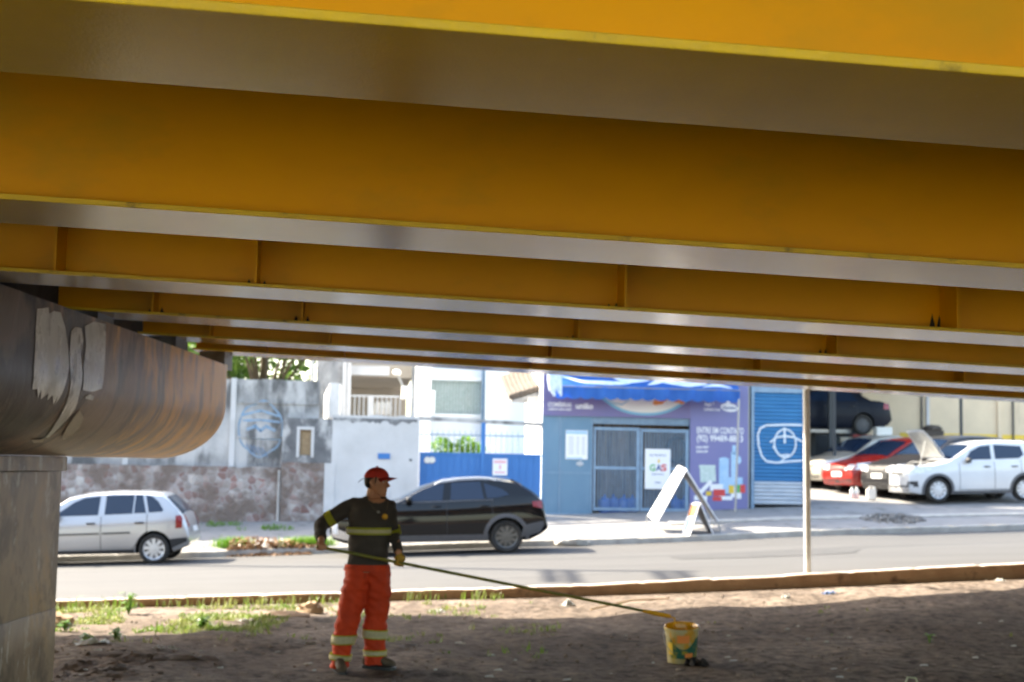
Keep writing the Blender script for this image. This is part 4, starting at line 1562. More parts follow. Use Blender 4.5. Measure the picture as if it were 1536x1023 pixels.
# awning
aw = froot('awning', 822, 1112, 'bright blue cloth awning with scalloped edge and white printed swirls over the shop', 'awning', -.8)
b = B(L)
va, vb = fp(833, 579, -.8), fp(1110, 586, -.8)
n = 120
def val_top(u):
    return va[0] + (vb[0] - va[0]) * u, va[1] + (vb[1] - va[1]) * u
rows = []
for i in range(n + 1):
    u = i / n
    q, z = val_top(u)
    sc_ = .05 * abs(math.sin(u * 15 * PI)) ** .7
    wv = .03 * math.sin(u * 40) + .02 * math.sin(u * 91)
    rows.append([(q, -.8 + .3 * wv, z), (q, -.82 + wv, z - .12), (q, -.81 + wv, z - .24 - sc_)])
vr = [[b.v(p) for p in r] for r in rows]
for r0, r1 in zip(vr, vr[1:]):
    for j in range(2):
        b.f([r0[j], r0[j + 1], r1[j + 1], r1[j]])
bmesh.ops.solidify(b.bm, geom=b.bm.faces[:], thickness=.004)
obj('valance', b, 'awning_blue', aw, smooth=50)
b = B(L)
def slope(u, v):
    q, z = val_top(u)
    return (q, -.8 + .78 * v, z + .004 + .62 * v - .06 * math.sin(v * PI) + .012 * math.sin(u * 30) * math.sin(v * PI))
b.grid(slope, 60, 8)
bmesh.ops.solidify(b.bm, geom=b.bm.faces[:], thickness=.004)
top = obj('cloth_top', b, 'awning_blue', aw, smooth=50)
def swirl(pts, wd):
    b = B(L)
    m = len(pts)
    for i in range(m - 1):
        (u0, v0), (u1, v1) = pts[i], pts[i + 1]
        w0 = wd * math.sin(PI * (i + .15) / m) + .01
        w1 = wd * math.sin(PI * (i + 1.15) / m) + .01
        def P(u, v):
            p = slope(u, v)
            return (p[0], p[1] - .008, p[2] + .010)
        b.poly([P(u0, v0 - w0), P(u1, v1 - w1), P(u1, v1 + w1), P(u0, v0 + w0)])
    obj('swirl_print', b, 'awning_white', top)
swirl([(.05 + .45 * i / 20, .45 - .30 * math.sin(PI * i / 22) + .1 * i / 20) for i in range(21)], .10)
swirl([(.30 + .25 * i / 14, .55 - .2 * math.sin(PI * i / 15)) for i in range(15)], .08)
swirl([(.55 + .33 * i / 18, .22 + .5 * abs(i / 18 - .5) ** 1.2) for i in range(19)], .11)
swirl([(.50 + .15 * i / 10, .15 + .5 * i / 10) for i in range(11)], .10)
swirl([(.80 + .16 * i / 10, .12 + .1 * math.sin(i / 3)) for i in range(11)], .07)
b = B(L)
qa = fp(829, 570, -.8)
for k in range(6):
    q0, z0_ = qa[0] - .07 + .05 * k, qa[1] + .25
    b.tube([(q0, -.75, z0_), (q0 + .03 * math.sin(k * 2), -.82, z0_ - .25), (q0 + .02, -.80, z0_ - .5 - .06 * (k % 3))], [.04, .055, .03], 8)
obj('gathered_end', b, 'awning_white', aw, smooth=60)
b = B(L)
b.tube([(va[0], -.8, va[1] + .002), (vb[0], -.8, vb[1] + .002)], .012, 8)
for q, z in (va, vb):
    b.tube([(q, -.8, z), (q, -.003, z + .05)], .012, 8)
obj('awning_frame', b, 'steel', aw)

# --- shutter unit
t = froot('shuttered_garage', 1126, 1210, 'narrow building with a blue roller shutter, graffiti scrawled across it', 'garage')
b = B(L)
q0, q1 = fp(1124.5, 700)[0] + .03, fp(1131, 700)[0]
r1 = fp(1206, 700)[0]
zt_s = 4.05
zb_s = base_of(q0, r1)
b.box(q0, q1, -.02, 2.4, zb_s, zt_s)
b.box(r1, r1 + .12, -.02, 2.4, zb_s, zt_s)
b.box(q1, r1, .0, 2.4, 3.6, zt_s)
b.box(q1, r1, 2.3, 2.4, zb_s, 3.6)
b.box(q0, r1 + .2, -.1, 2.5, zt_s + .003, zt_s + .14)
obj('wall', b, 'bar_blue', t)
b = B(L)
b2 = B(L)
zb1 = fp(1168, 757)[1]
zsw = fp(1168, 728)[1]
z = zb1
i = 0
while z < 3.6:
    tgt = b2 if z < zsw else b
    hgt = .088
    prev = None
    for k in range(5):
        a = k / 4 * PI
        cur = (.05 - .022 * math.sin(a), z + hgt * k / 4)
        if prev:
            tgt.poly([(q1, prev[0], prev[1]), (r1, prev[0], prev[1]), (r1, cur[0], cur[1]), (q1, cur[0], cur[1])])
        prev = cur
    z += hgt + .004
    i += 1
sh = obj('roller_shutter', b, 'shutter_blue', t)
obj('shutter_bottom', b2, 'shutter_bare', t)
b = B(L)
def fpl(l):
    return [fp(x, y) for x, y in l]
stroke(b, fpl([(1203, 637.5), (1180, 637), (1150, 638), (1141, 642), (1137, 652), (1138, 668), (1143, 684), (1150, 692), (1165, 694), (1185, 692), (1203, 691)]), .05, .016)
cq, cz = fp(1178, 665)
stroke(b, [(cq + .27 * math.cos(k / 20 * 2 * PI), cz + .34 * math.sin(k / 20 * 2 * PI)) for k in range(21)], .045, .0155)
stroke(b, fpl([(1156, 663), (1165, 656), (1178, 654), (1192, 656), (1203, 662)]), .045, .015)
stroke(b, fpl([(1177, 642), (1177.5, 664)]), .05, .0145)
stroke(b, fpl([(1160, 670), (1170, 683), (1184, 682), (1172, 692)]), .04, .014)
obj('graffiti', b, 'spray_white', sh)

# --- workshop shed and yard walls
t = thing('workshop_shed', (9, 42, 1.2), 'dark open car workshop with a flat roof behind the blue shutter', 'workshop')
b = B()
b.box(2.8, 12.0, 47.2, 47.4, .8, 5.4)
b.box(5.2, 5.35, 41.0, 47.2, .8, 5.4)
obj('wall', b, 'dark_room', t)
b = B()
b.box(5.0, 12.7, 39.3, 47.6, 5.403, 5.6)
obj('roof', b, 'dark_metal', t)
for xp in (8.98, 12.5):
    b = B()
    b.box(xp - .035, xp + .035, 39.45, 39.52, 1.0, 5.4)
    obj('roof_post', b, 'dark_metal', t)
b = B()
b.box(5.6, 9.6, 46.3, 47.1, 1.0, 3.1)
obj('workbench', b, 'teal_paint', t)
t = thing('yard_wall', (18, 46, 1.2), 'stained beige yard wall with a yellow stripe along it behind the parked cars', 'wall')
b = B()
b.hexa([(11.6, 47.0, .8), (34, 49, .8), (34, 49.3, .8), (11.6, 47.3, .8), (11.6, 47.0, 7.2), (34, 49, 7.2), (34, 49.3, 7.2), (11.6, 47.3, 7.2)])
obj('wall', b, 'beige_wall', t)
def yw_y(x):
    return 47.0 + (x - 11.6) * 2 / 22.4
def ybox(b, px0, py0, px1, py1, off, th):
    pa, pc = pt(px0, (py0 + py1) / 2, 47.5), pt(px1, (py0 + py1) / 2, 47.5)
    z1_, z0_ = pt((px0 + px1) / 2, py0, 47.5).z, pt((px0 + px1) / 2, py1, 47.5).z
    ya, yc = yw_y(pa.x) - off, yw_y(pc.x) - off
    b.hexa([(pa.x, ya - th, z0_), (pc.x, yc - th, z0_), (pc.x, yc, z0_), (pa.x, ya, z0_), (pa.x, ya - th, z1_), (pc.x, yc - th, z1_), (pc.x, yc, z1_), (pa.x, ya, z1_)])
b = B()
ybox(b, 1345, 652, 1640, 658.5, .002, .012)
obj('painted_stripe', b, 'print_yellow', t)
b = B()
ybox(b, 1345, 663, 1640, 672, .002, .04)
obj('painted_band', b, 'teal_paint', t)
for px, wd, mt in ((1378, .9, 'dark_metal'), (1387, 2.2, 'white_render'), (1497, 3, 'beige_wall'), (1518, .8, 'dark_metal')):
    b = B()
    ybox(b, px - wd, 500, px + wd, 690, .002, .08)
    obj('wall_pipe', b, mt, t)

# ------------------------------------------------------------------ vehicles
def lerp_t(t):
    def f(x):
        if x <= t[0][0]:
            return t[0][1]
        for (a, b_), (c, d) in zip(t, t[1:]):
            if x <= c:
                return b_ + (d - b_) * (x - a) / (c - a)
        return t[-1][1]
    return f

class Car:
    def __init__(self, name, label, cat_, loc, yaw, S, slope_=0.0, group=None, roll=0.0):
        """local x runs from the nose (0) to the tail, y to the far side, z up from the ground; the thing's base is at the rear axle"""
        self.S = S
        Rm = Matrix.Rotation(yaw, 3, 'Z') @ Matrix.Rotation(-slope_, 3, 'Y')
        self.root = thing(name, loc, label, cat_, group, Rm)
        base = Vector(loc)
        self.T = lambda p: base + Rm @ Vector((p[0] - S['ax'][1], p[1], p[2]))
        s = S
        self.Lg, self.hw = s['L'], s['W'] / 2
        self.zt = lerp_t(s['top'])
        self.zb = lerp_t(s['bot'])
        self.belt = lerp_t(s['belt'])
        self.tum = s.get('tum', .30)
    def plan(self, x):
        ft, rt = self.S.get('ftap', (.75, .24)), self.S.get('rtap', (.6, .15))
        k = 1.0
        if x < ft[0]:
            k -= ft[1] * ((ft[0] - x) / ft[0]) ** 2.4
        if x > self.Lg - rt[0]:
            k -= rt[1] * ((x - self.Lg + rt[0]) / rt[0]) ** 2.6
        return k
    def zedge(self, x):
        return self.zt(x) - min(.07, .35 * (self.zt(x) - self.zb(x)))
    def ys(self, x, z):
        zb, ze = self.zb(x), self.zedge(x)
        bl = min(self.belt(x), ze)
        t = max(0, min(1, (z - zb) / max(.01, bl - zb)))
        k = .93 + .07 * math.sin(PI * min(1, t * 1.0) ** .85) + .025 * t
        if self.S.get('crease'):
            k += .012 * math.exp(-((t - .78) / .07) ** 2)
        y = self.hw * self.plan(x) * k
        if z > bl:
            y -= (z - bl) * self.tum
        return y
    def top(self, x, y):
        ze = self.zedge(x)
        ye = self.ys(x, ze)
        u = min(1, abs(y) / max(.01, ye))
        return ze + (self.zt(x) - ze) * (1 - u ** 2.6) ** .7
    def inside(self, x, y, z):
        if z < self.zb(x) or z > self.zt(x):
            return False
        if z <= self.zedge(x):
            return abs(y) <= self.ys(x, z)
        return z <= self.top(x, y) and abs(y) <= self.ys(x, self.zedge(x))
    def front(self, y, z, off=.006):
        lo, hi = 0.0, 1.6
        for i in range(80):
            x = lo + (hi - lo) * i / 80
            if self.inside(x, y, z):
                return (x - off, y, z)
        return (1.0, y, z)
    def rear(self, y, z, off=.006):
        for i in range(100):
            x = self.Lg - 1.2 * i / 100
            if self.inside(x, y, z):
                return (x + off, y, z)
        return (self.Lg - .8, y, z)
    def side(self, x, z, s, off=.005):
        return (x, s * (self.ys(x, z) + off), z)
    def body(self, mat, arch=.055, arch_mat='black_plastic', cutaway=None):
        S = self.S
        b = B()
        xs_ = sorted(set([0, .015, .04, .08, .14, .22, .32] + [i * .1 for i in range(4, int(self.Lg * 10))] + [self.Lg - .22, self.Lg - .14, self.Lg - .08, self.Lg - .04, self.Lg - .015, self.Lg] + [x for x, _ in S['top']] + [x for x, _ in S['bot']]))
        xs_ = [x for i, x in enumerate(xs_) if i == 0 or x - xs_[i - 1] > .008]
        rings = []
        for x in xs_:
            zb, ze, zt_ = self.zb(x), self.zedge(x), self.zt(x)
            bl = min(self.belt(x), ze - .001)
            half = [(0, zb), (self.ys(x, zb) * .8, zb), (self.ys(x, zb) * .985, zb + .01)]
            for k in range(1, 12):
                z = zb + (bl - zb) * k / 11
                half.append((self.ys(x, z), z))
            for k in range(1, 6):
                z = bl + (ze - bl) * k / 5
                half.append((self.ys(x, z), z))
            ye = self.ys(x, ze)
            for k in range(1, 9):
                y = ye * math.cos(k / 8 * PI / 2)
                half.append((y, self.top(x, y)))
            ring = [(x, y, z) for y, z in half] + [(x, -y, z) for y, z in reversed(half[1:-1])]
            rings.append(ring)
        b.rings(rings)
        bmesh.ops.recalc_face_normals(b.bm, faces=b.bm.faces)
        c = B()
        c.mi = 1
        for ax in S['ax']:
            for s in (-1, 1):
                y0, y1 = (self.hw - .30, self.hw + .2)
                c.lathe([(.001, y0 * s), (S['wr'] + arch, y0 * s), (S['wr'] + arch, y1 * s), (.001, y1 * s)], 32, (ax, 0, S['wr'] * 1.0), 'Y')
        bmesh.ops.remove_doubles(c.bm, verts=c.bm.verts, dist=.002)
        if cutaway:
            c.box(*cutaway)
        bmesh.ops.recalc_face_normals(c.bm, faces=c.bm.faces)
        for fc in c.bm.faces:
            fc.material_index = 1
        cm = bpy.data.meshes.new('cut')
        c.bm.to_mesh(cm)
        c.bm.free()
        co = bpy.data.objects.new('cut', cm)
        COL.objects.link(co)
        for mm in (mat, arch_mat):
            cm.materials.append(M[mm])
        def setup(o):
            for mm in (mat, arch_mat):
                o.data.materials.append(M[mm])
            md = o.modifiers.new('b', 'BOOLEAN')
            md.operation = 'DIFFERENCE'
            md.solver = 'EXACT'
            md.object = co
            return [co]
        out = evaluated(b.bm, setup)
        b.bm.free()
        for v in out.verts:
            v.co = self.T(v.co)
        self.bodyo = obj('body', out, [mat, arch_mat], self.root, smooth=38)
        return self.bodyo
    def patch(self, name, poly, proj, mat, parent=None, sub=4, label=None, thick=0.0):
        b = B()
        f = b.bm.faces.new([b.bm.verts.new((x, y, 0)) for x, y in poly])
        bmesh.ops.triangulate(b.bm, faces=[f])
        for _ in range(sub):
            es = [e for e in b.bm.edges if e.calc_length() > .07]
            if not es:
                break
            bmesh.ops.subdivide_edges(b.bm, edges=es, cuts=1)
            bmesh.ops.triangulate(b.bm, faces=[f_ for f_ in b.bm.faces if len(f_.verts) > 3])
        for v in b.bm.verts:
            v.co = self.T(proj(v.co.x, v.co.y))
        if thick:
            bmesh.ops.solidify(b.bm, geom=b.bm.faces[:], thickness=thick)
        return obj(name, b, mat, parent or self.root, smooth=50, label=label)
    def sides(self, name, poly, mat, off=.006, which=(-1, 1), parent=None, sub=4):
        for s in which:
            self.patch(name, poly, lambda x, z, s=s: self.side(x, z, s, off), mat, parent, sub)
    def glass_top(self, name, x0, x1, frac=.9, mat='car_glass', fr1=None):
        b = B(self.T)
        fr1 = fr1 or frac
        def fn(u, v):
            x = x0 + (x1 - x0) * u
            ye = self.ys(x, self.zedge(x)) * (frac + (fr1 - frac) * u)
            y = ye * (2 * v - 1)
            dz = (self.zt(x + .02) - self.zt(x - .02)) / .04
            nrm = Vector((-dz, 0, 1)).normalized()
            return Vector((x, y, self.top(x, y))) + nrm * .008
        b.grid(fn, 10, 14)
        return obj(name, b, mat, self.root, smooth=60)
    def wheels(self, rim_mat, rim_r, spokes=9, wd=.19, hub=True):
        S = self.S
        r = S['wr']
        for ax in S['ax']:
            for s in (-1, 1):
                y = s * (self.hw - .02)
                b = B(self.T)
                yo, yi = y, y - s * wd
                prof = [(rim_r * .98, yo - s * .015), (rim_r + .02, yo + s * .004), (r - .035, yo + s * .006), (r - .008, yo - s * .02), (r, yo - s * .05), (r, yi + s * .05), (r - .01, yi + s * .01), (rim_r, yi)]
                b.lathe([(a, h) for a, h in prof], 32, (ax, 0, r), 'Y')
                wh = obj('wheel', b, 'tyre', self.root, smooth=40)
                b = B(self.T)
                b.lathe([(rim_r * .98, yo - s * .012), (rim_r * .9, yo - s * .02), (rim_r * .88, yo - s * .05)], 32, (ax, 0, r), 'Y')
                for k in range(spokes):
                    a = 2 * PI * k / spokes + .2
                    def W_(rr, off, hh, a=a):
                        return (ax + rr * math.cos(a) - off * math.sin(a), yo - s * hh, r + rr * math.sin(a) + off * math.cos(a))
                    w0, w1 = rim_r * .10, rim_r * 2.0 / spokes * .85
                    b.hexa([W_(.03, -w0, .035), W_(rim_r * .92, -w1, .04), W_(rim_r * .92, w1, .04), W_(.03, w0, .035), W_(.03, -w0, .012), W_(rim_r * .92, -w1, .02), W_(rim_r * .92, w1, .02), W_(.03, w0, .012)])
                b.lathe([(.001, yo - s * .004), (.045, yo - s * .006), (.055, yo - s * .03)], 16, (ax, 0, r), 'Y')
                rim = obj('rim', b, rim_mat, wh, smooth=30)
                b = B(self.T)
                b.lathe([(.001, yo - s * .06), (rim_r * .9, yo - s * .06)], 24, (ax, 0, r), 'Y')
                obj('brake_disc', b, 'dark_metal', wh)
    def mirror(self, x, z, mat, s_list=(-1, 1)):
        for s in s_list:
            b = B(self.T)
            y = s * (self.ys(x, z) + .10)
            b.ball((x, y, z + .03), .07, .11, .075, 12, 8)
            b.tube([(x + .02, s * (self.ys(x, z) - .02), z - .02), (x + .01, y, z)], .025, 6)
            obj('wing_mirror', b, mat, self.root, smooth=60)
    def handles(self, xs_, z, mat='black_plastic'):
        for x in xs_:
            for s in (-1, 1):
                b = B(self.T)
                y = s * (self.ys(x, z))
                b.tube([(x - .085, y, z), (x - .05, y + s * .028, z), (x + .05, y + s * .028, z), (x + .085, y, z)], [.012, .016, .016, .012], 8)
                obj('door_handle', b, mat, self.root, smooth=60)
    def gaps(self, lines):
        """shut lines of the doors: thin dark seams on the skin"""
        for (x0, z0, x1, z1), s in [(l_, s_) for l_ in lines for s_ in (-1, 1)]:
                b = B(self.T)
                n = 12
                for i in range(n):
                    xa, za = x0 + (x1 - x0) * i / n, z0 + (z1 - z0) * i / n
                    xb, zb_ = x0 + (x1 - x0) * (i + 1) / n, z0 + (z1 - z0) * (i + 1) / n
                    dx, dz = (.006, 0) if abs(x1 - x0) < abs(z1 - z0) else (0, .006)
                    b.poly([self.side(xa - dx, za - dz, s, .003), self.side(xb - dx, zb_ - dz, s, .003), self.side(xb + dx, zb_ + dz, s, .003), self.side(xa + dx, za + dz, s, .003)])
                bmesh.ops.remove_doubles(b.bm, verts=b.bm.verts, dist=1e-5)
                obj('door_seam', b, 'black_plastic', self.root)
    def plate(self, y0, y1, z0, z1, rear=False, mat='print_white'):
        pr = self.rear if rear else self.front
        self.patch('number_plate', [(y0, z0), (y1, z0), (y1, z1), (y0, z1)], lambda y, z: pr(y, z, .02), mat, thick=.004)
    def arches(self, mat, wide=.075):
        S = self.S
        for ax in S['ax']:
            for s in (-1, 1):
                b = B(self.T)
                r0 = S['wr'] + .05
                vr = []
                for k in range(25):
                    a = -0.25 + (PI + .5) * k / 24
                    row = []
                    for rr, off in ((r0, -.05), (r0, .018), (r0 + wide, .014), (r0 + wide + .004, -.01)):
                        x, z = ax + rr * math.cos(a), S['wr'] + rr * math.sin(a)
                        z = max(z, self.zb(x) + .01)
                        row.append(b.v(self.side(x, z, s, off)))
                    vr.append(row)
                for r1_, r2_ in zip(vr, vr[1:]):
                    for j in range(3):
                        b.f([r1_[j], r1_[j + 1], r2_[j + 1], r2_[j]])
                obj('arch_trim', b, mat, self.root, smooth=40)

# --- silver hatchback
S = dict(L=3.9, W=1.66, wr=.295, ax=(.78, 3.25),
         top=[(0, .60), (.05, .70), (.15, .76), (.6, .87), (1.02, .95), (1.25, 1.10), (1.62, 1.33), (1.95, 1.39), (2.5, 1.415), (3.05, 1.40), (3.38, 1.365), (3.52, 1.27), (3.70, 1.08), (3.80, .95), (3.86, .80), (3.9, .62)],
         bot=[(0, .42), (.06, .28), (.3, .2), (3.5, .2), (3.8, .3), (3.9, .42)], belt=[(0, .8), (1.0, .90), (2.2, .93), (3.4, .985), (3.9, 1.0)], crease=True)
x_ = (233.5 - 768) * 27.5 / 2133 + .06
c = Car('parked_car', 'silver hatchback with tinted windows parked behind the concrete pier', 'car', (x_, 28.32, zroad(x_, 28.3) + .0), math.radians(3.2), S, .035, 'cars parked along the far kerb')
c.body('silver_paint')
c.sides('side_window', [(1.35, .945), (2.19, .955), (2.22, 1.315), (1.92, 1.285), (1.72, 1.2)], 'car_glass')
c.sides('side_window', [(2.31, .96), (2.84, .975), (2.86, 1.33), (2.33, 1.325)], 'car_glass')
c.sides('side_window', [(2.87, .978), (3.10, .985), (3.02, 1.325), (2.89, 1.33)], 'car_glass')
c.sides('side_window', [(3.15, .99), (3.40, 1.0), (3.43, 1.03), (3.32, 1.2), (3.2, 1.295), (3.08, 1.318)], 'car_glass')
c.glass_top('windscreen', 1.08, 1.6)
c.glass_top('rear_window', 3.47, 3.77, .88)
c.gaps([(2.25, .27, 2.25, .93), (3.12, .6, 3.12, .98), (1.12, .27, 1.12, .9), (2.84, .3, 3.1, .62)])
c.sides('rub_strip', [(1.2, .575), (2.22, .59), (2.22, .62), (1.2, .605)], 'black_plastic', .012)
c.sides('rub_strip', [(2.28, .59), (2.82, .60), (2.80, .63), (2.28, .62)], 'black_plastic', .012)
c.sides('sill', [(1.15, .215), (2.88, .215), (2.88, .29), (1.15, .28)], 'black_plastic', .008)
c.handles((2.06, 2.98), .80)
c.sides('tail_lamp', [(3.66, .68), (3.78, .68), (3.79, .86), (3.75, .93), (3.66, .92)], 'lamp_red', .012)
for s in (-1, 1):
    c.patch('tail_lamp', [(s * .52, .7), (s * .66, .7), (s * .64, .93), (s * .55, .92)], lambda y, z: c.rear(y, z, .01), 'lamp_red')
c.sides('bumper_trim', [(3.58, .3), (3.86, .42), (3.87, .50), (3.56, .48)], 'black_plastic', .008)
c.plate(-.25, .25, .60, .70, True)
c.sides('head_lamp', [(.1, .6), (.4, .64), (.42, .76), (.16, .72)], 'lamp_clear', .008)
c.wheels('alloy', .21, 9)
c.mirror(1.42, .93, 'silver_paint')

# --- black coupe SUV
S = dict(L=4.27, W=1.76, wr=.325, ax=(.88, 3.45),
         top=[(0, .70), (.04, .80), (.15, .88), (.6, .97), (1.15, 1.04), (1.35, 1.09), (1.8, 1.32), (2.15, 1.44), (2.55, 1.49), (2.95, 1.5), (3.3, 1.475), (3.62, 1.43), (3.72, 1.38), (3.95, 1.23), (4.12, 1.10), (4.19, 1.02), (4.23, .82), (4.27, .6)],
         bot=[(0, .42), (.06, .3), (.3, .22), (3.9, .24), (4.15, .36), (4.27, .45)], belt=[(0, .9), (1.3, 1.0), (2.4, 1.02), (3.3, 1.07), (3.9, 1.10), (4.27, 1.05)], crease=True, tum=.36)
x_ = (762 - 768) * 28.9 / 2133
zz = zroad(x_, 28.9) + .0
c = Car('parked_car', 'glossy black coupe SUV parked across from the shop, partly behind the worker', 'car', (x_, 28.9, zz), math.radians(3.5), S, .03, 'cars parked along the far kerb')
c.body('black_paint')
c.sides('side_window', [(1.42, 1.03), (2.20, 1.04), (2.24, 1.37), (2.05, 1.345), (1.75, 1.22)], 'car_glass')
c.sides('side_window', [(2.36, 1.045), (3.02, 1.06), (2.95, 1.40), (2.38, 1.385)], 'car_glass')
c.sides('side_window', [(3.08, 1.07), (3.28, 1.085), (3.52, 1.14), (3.38, 1.25), (3.02, 1.37)], 'car_glass')
c.glass_top('windscreen', 1.38, 2.05)
c.glass_top('rear_window', 3.76, 4.1, .85)
c.gaps([(2.29, .36, 2.29, 1.02), (3.18, .75, 3.18, 1.06), (1.26, .36, 1.26, .98)])
c.sides('sill', [(1.25, .235), (3.1, .245), (3.1, .38), (1.25, .37)], 'grey_plastic', .012)
c.sides('window_trim', [(1.4, .995), (3.2, 1.035), (3.2, 1.055), (1.4, 1.02)], 'grey_plastic', .01)
c.arches('grey_plastic', .075)
c.sides('bumper_trim', [(3.72, .3), (4.12, .40), (4.2, .55), (4.18, .62), (3.8, .55)], 'grey_plastic', .012)
c.handles((2.10, 3.02), .93, 'black_paint')
c.sides('tail_lamp', [(3.98, .90), (4.17, .86), (4.16, 1.02), (3.96, 1.0)], 'lamp_red', .012)
c.patch('tail_lamp', [(-.72, .88), (.72, .88), (.72, 1.0), (-.72, 1.0)], lambda y, z: c.rear(y, z, .012), 'lamp_red')
c.plate(-.25, .25, .66, .78, True)
for s in (-1, 1):
    b = B(c.T)
    pts = [(x, s * (c.ys(x, c.zedge(x)) * .97), c.top(x, c.ys(x, c.zedge(x)) * .97) + (.035 if 0 < i < 8 else .0)) for i, x in enumerate([2.05 + .15 * k for k in range(9)])]
    b.tube(pts, .018, 8)
    obj('roof_rail', b, 'alloy', c.root, smooth=60)
b = B(c.T)
b.grid(lambda u, v: (3.58 + .22 * u, (v - .5) * 1.18, c.zt(3.58) + .018 - .04 * u), 3, 8)
bmesh.ops.solidify(b.bm, geom=b.bm.faces[:], thickness=.02)
obj('spoiler', b, 'black_paint', c.root)
c.sides('head_lamp', [(.08, .68), (.5, .76), (.55, .86), (.15, .82)], 'lamp_clear', .008)
c.patch('grille', [(-.6, .5), (.6, .5), (.6, .78), (-.6, .78)], lambda y, z: c.front(y, z, .008), 'grey_plastic')
c.sides('fog_lamp', [(.06, .42), (.16, .42), (.16, .66), (.06, .62)], 'lamp_clear', .01)
c.sides('front_trim', [(.03, .36), (.5, .26), (.5, .40), (.18, .50), (.05, .66)], 'chrome', .009)
c.wheels('dark_alloy', .225, 10)
c.mirror(1.55, 1.03, 'black_paint')

# --- yard cars
def front_kit(c, lampz, grille, plate_z, lamp_mat='lamp_clear', lx=.5):
    for s in (-1, 1):
        c.patch('head_lamp', [(s * .34, lampz[0]), (s * .74, lampz[0] + .03), (s * .76, lampz[1] + .02), (s * .40, lampz[1] - .03)], lambda y, z: c.front(y, z, .012), lamp_mat)
    c.sides('head_lamp', [(.10, lampz[0] + .01), (lx, lampz[0] + .07), (lx + .03, lampz[1] + .03), (.15, lampz[1])], lamp_mat, .01)
    c.patch('grille', grille, lambda y, z: c.front(y, z, .012), 'black_plastic')
    c.plate(-.21, .21, plate_z, plate_z + .12)

def hatch_S(L=3.9, H=1.47, W=1.68, hood=(.95, .98), ws=1.7, wr=.3, ax=(.78, 3.3), nose=.66):
    return dict(L=L, W=W, wr=wr, ax=ax,
                top=[(0, nose - .06), (.04, nose + .04), (.12, nose + .1), (.5, hood[1] - .10), (hood[0], hood[1]), (hood[0] + .25, hood[1] + .13), (ws, H - .09), (ws + .35, H - .02), (2.5, H), (3.1, H - .02), (L - .5, H - .08), (L - .25, 1.15), (L - .1, .95), (L - .03, .75), (L, .58)],
                bot=[(0, .36), (.05, .24), (.3, .19), (L - .4, .2), (L - .1, .3), (L, .42)], belt=[(0, .85), (1.0, .93), (2.2, .97), (L, 1.05)], crease=True)

# white hatchback with the bonnet up
YAW = math.radians(10)
S = hatch_S(3.6, 1.53, 1.66, (.98, 1.05), 1.68, .30, (.69, 2.99), .80)
S['belt'] = [(0, .9), (1.0, 1.0), (2.2, 1.02), (3.6, 1.1)]
xw, yw_ = (1410 - 768) * 35.0 / 2133 - .83 * math.sin(YAW), 35.0 + .83 * math.cos(YAW)
rx_, ry_ = xw + 2.3 * math.cos(YAW), yw_ + 2.3 * math.sin(YAW)
gz = lambda x, y: zwalk(x, y) + .01
sl_ = (gz(rx_, ry_) - gz(xw, yw_)) / 2.3
c = Car('parked_car', 'white hatchback with its bonnet propped open in the workshop yard', 'car', (rx_, ry_, gz(rx_, ry_)), YAW, S, sl_, 'cars crowded in the workshop yard')
c.body('white_car_paint', cutaway=(.24, .93, -.56, .56, .70, 1.4))
c.sides('side_window', [(1.42, 1.03), (2.12, 1.04), (2.14, 1.39), (1.86, 1.36), (1.60, 1.24)], 'car_glass')
c.sides('side_window', [(2.22, 1.045), (2.86, 1.06), (3.0, 1.15), (2.95, 1.36), (2.24, 1.40)], 'car_glass')
c.glass_top('windscreen', 1.05, 1.64)
c.glass_top('rear_window', 3.13, 3.38, .85)
c.gaps([(2.18, .3, 2.18, .98), (1.25, .3, 1.25, .95), (2.9, .7, 2.9, 1.02), (1.25, .3, 2.6, .3)])
c.arches('grey_plastic', .06)
c.sides('sill', [(1.05, .205), (2.65, .21), (2.65, .28), (1.05, .27)], 'grey_plastic', .01)
c.handles((1.98, 2.72), .86)
c.wheels('alloy', .215, 10)
c.mirror(1.46, .99, 'black_plastic')
front_kit(c, (.68, .86), [(-.33, .68), (.33, .68), (.34, .82), (-.34, .82)], .50)
c.patch('lower_grille', [(-.55, .27), (.55, .27), (.62, .42), (-.62, .42)], lambda y, z: c.front(y, z, .010), 'grey_plastic')
for s in (-1, 1):
    c.patch('fog_lamp', [(s * .5, .38), (s * .74, .38), (s * .74, .52), (s * .60, .52)], lambda y, z: c.front(y, z, .014), 'black_plastic')
# bonnet propped up: hinged at the windscreen
b = B(c.T)
hx, hz = .98, 1.07
def bonnet(u, v):
    a = math.radians(125)
    ln = .86 * u
    wdt = (.62 - .12 * u ** 2) * (2 * v - 1)
    cr = .05 * (1 - (2 * v - 1) ** 2) + .07 * math.sin(u * PI) * .6
    return (hx + ln * math.cos(a) - cr * math.sin(a) * -1, wdt, hz + ln * math.sin(a) + cr * .4)
b.grid(bonnet, 12, 12)
bmesh.ops.solidify(b.bm, geom=b.bm.faces[:], thickness=-.03)
bmesh.ops.recalc_face_normals(b.bm, faces=b.bm.faces)
bon = obj('bonnet', b, 'white_car_paint', c.root, smooth=40)
b = B(c.T)
def inner(u, v):
    p = Vector(bonnet(.06 + .88 * u, .08 + .84 * v))
    q = Vector((-.82, 0, -.57))
    return p + q * .036
b.grid(inner, 10, 10)
obj('bonnet_lining', b, 'hood_inside', bon, smooth=40)
b = B(c.T)
b.tube([(.35, -.5, .86), (.55, -.45, 1.5)], .008, 6)
obj('prop_rod', b, 'steel', bon)
b = B(c.T)
b.box(.26, .91, -.54, .54, .705, .78)
b.box(.35, .65, -.2, .25, .78, .94)
b.box(.7, .85, .2, .45, .78, .98)
b.ball((.5, -.35, .88), .12, .09, .09)
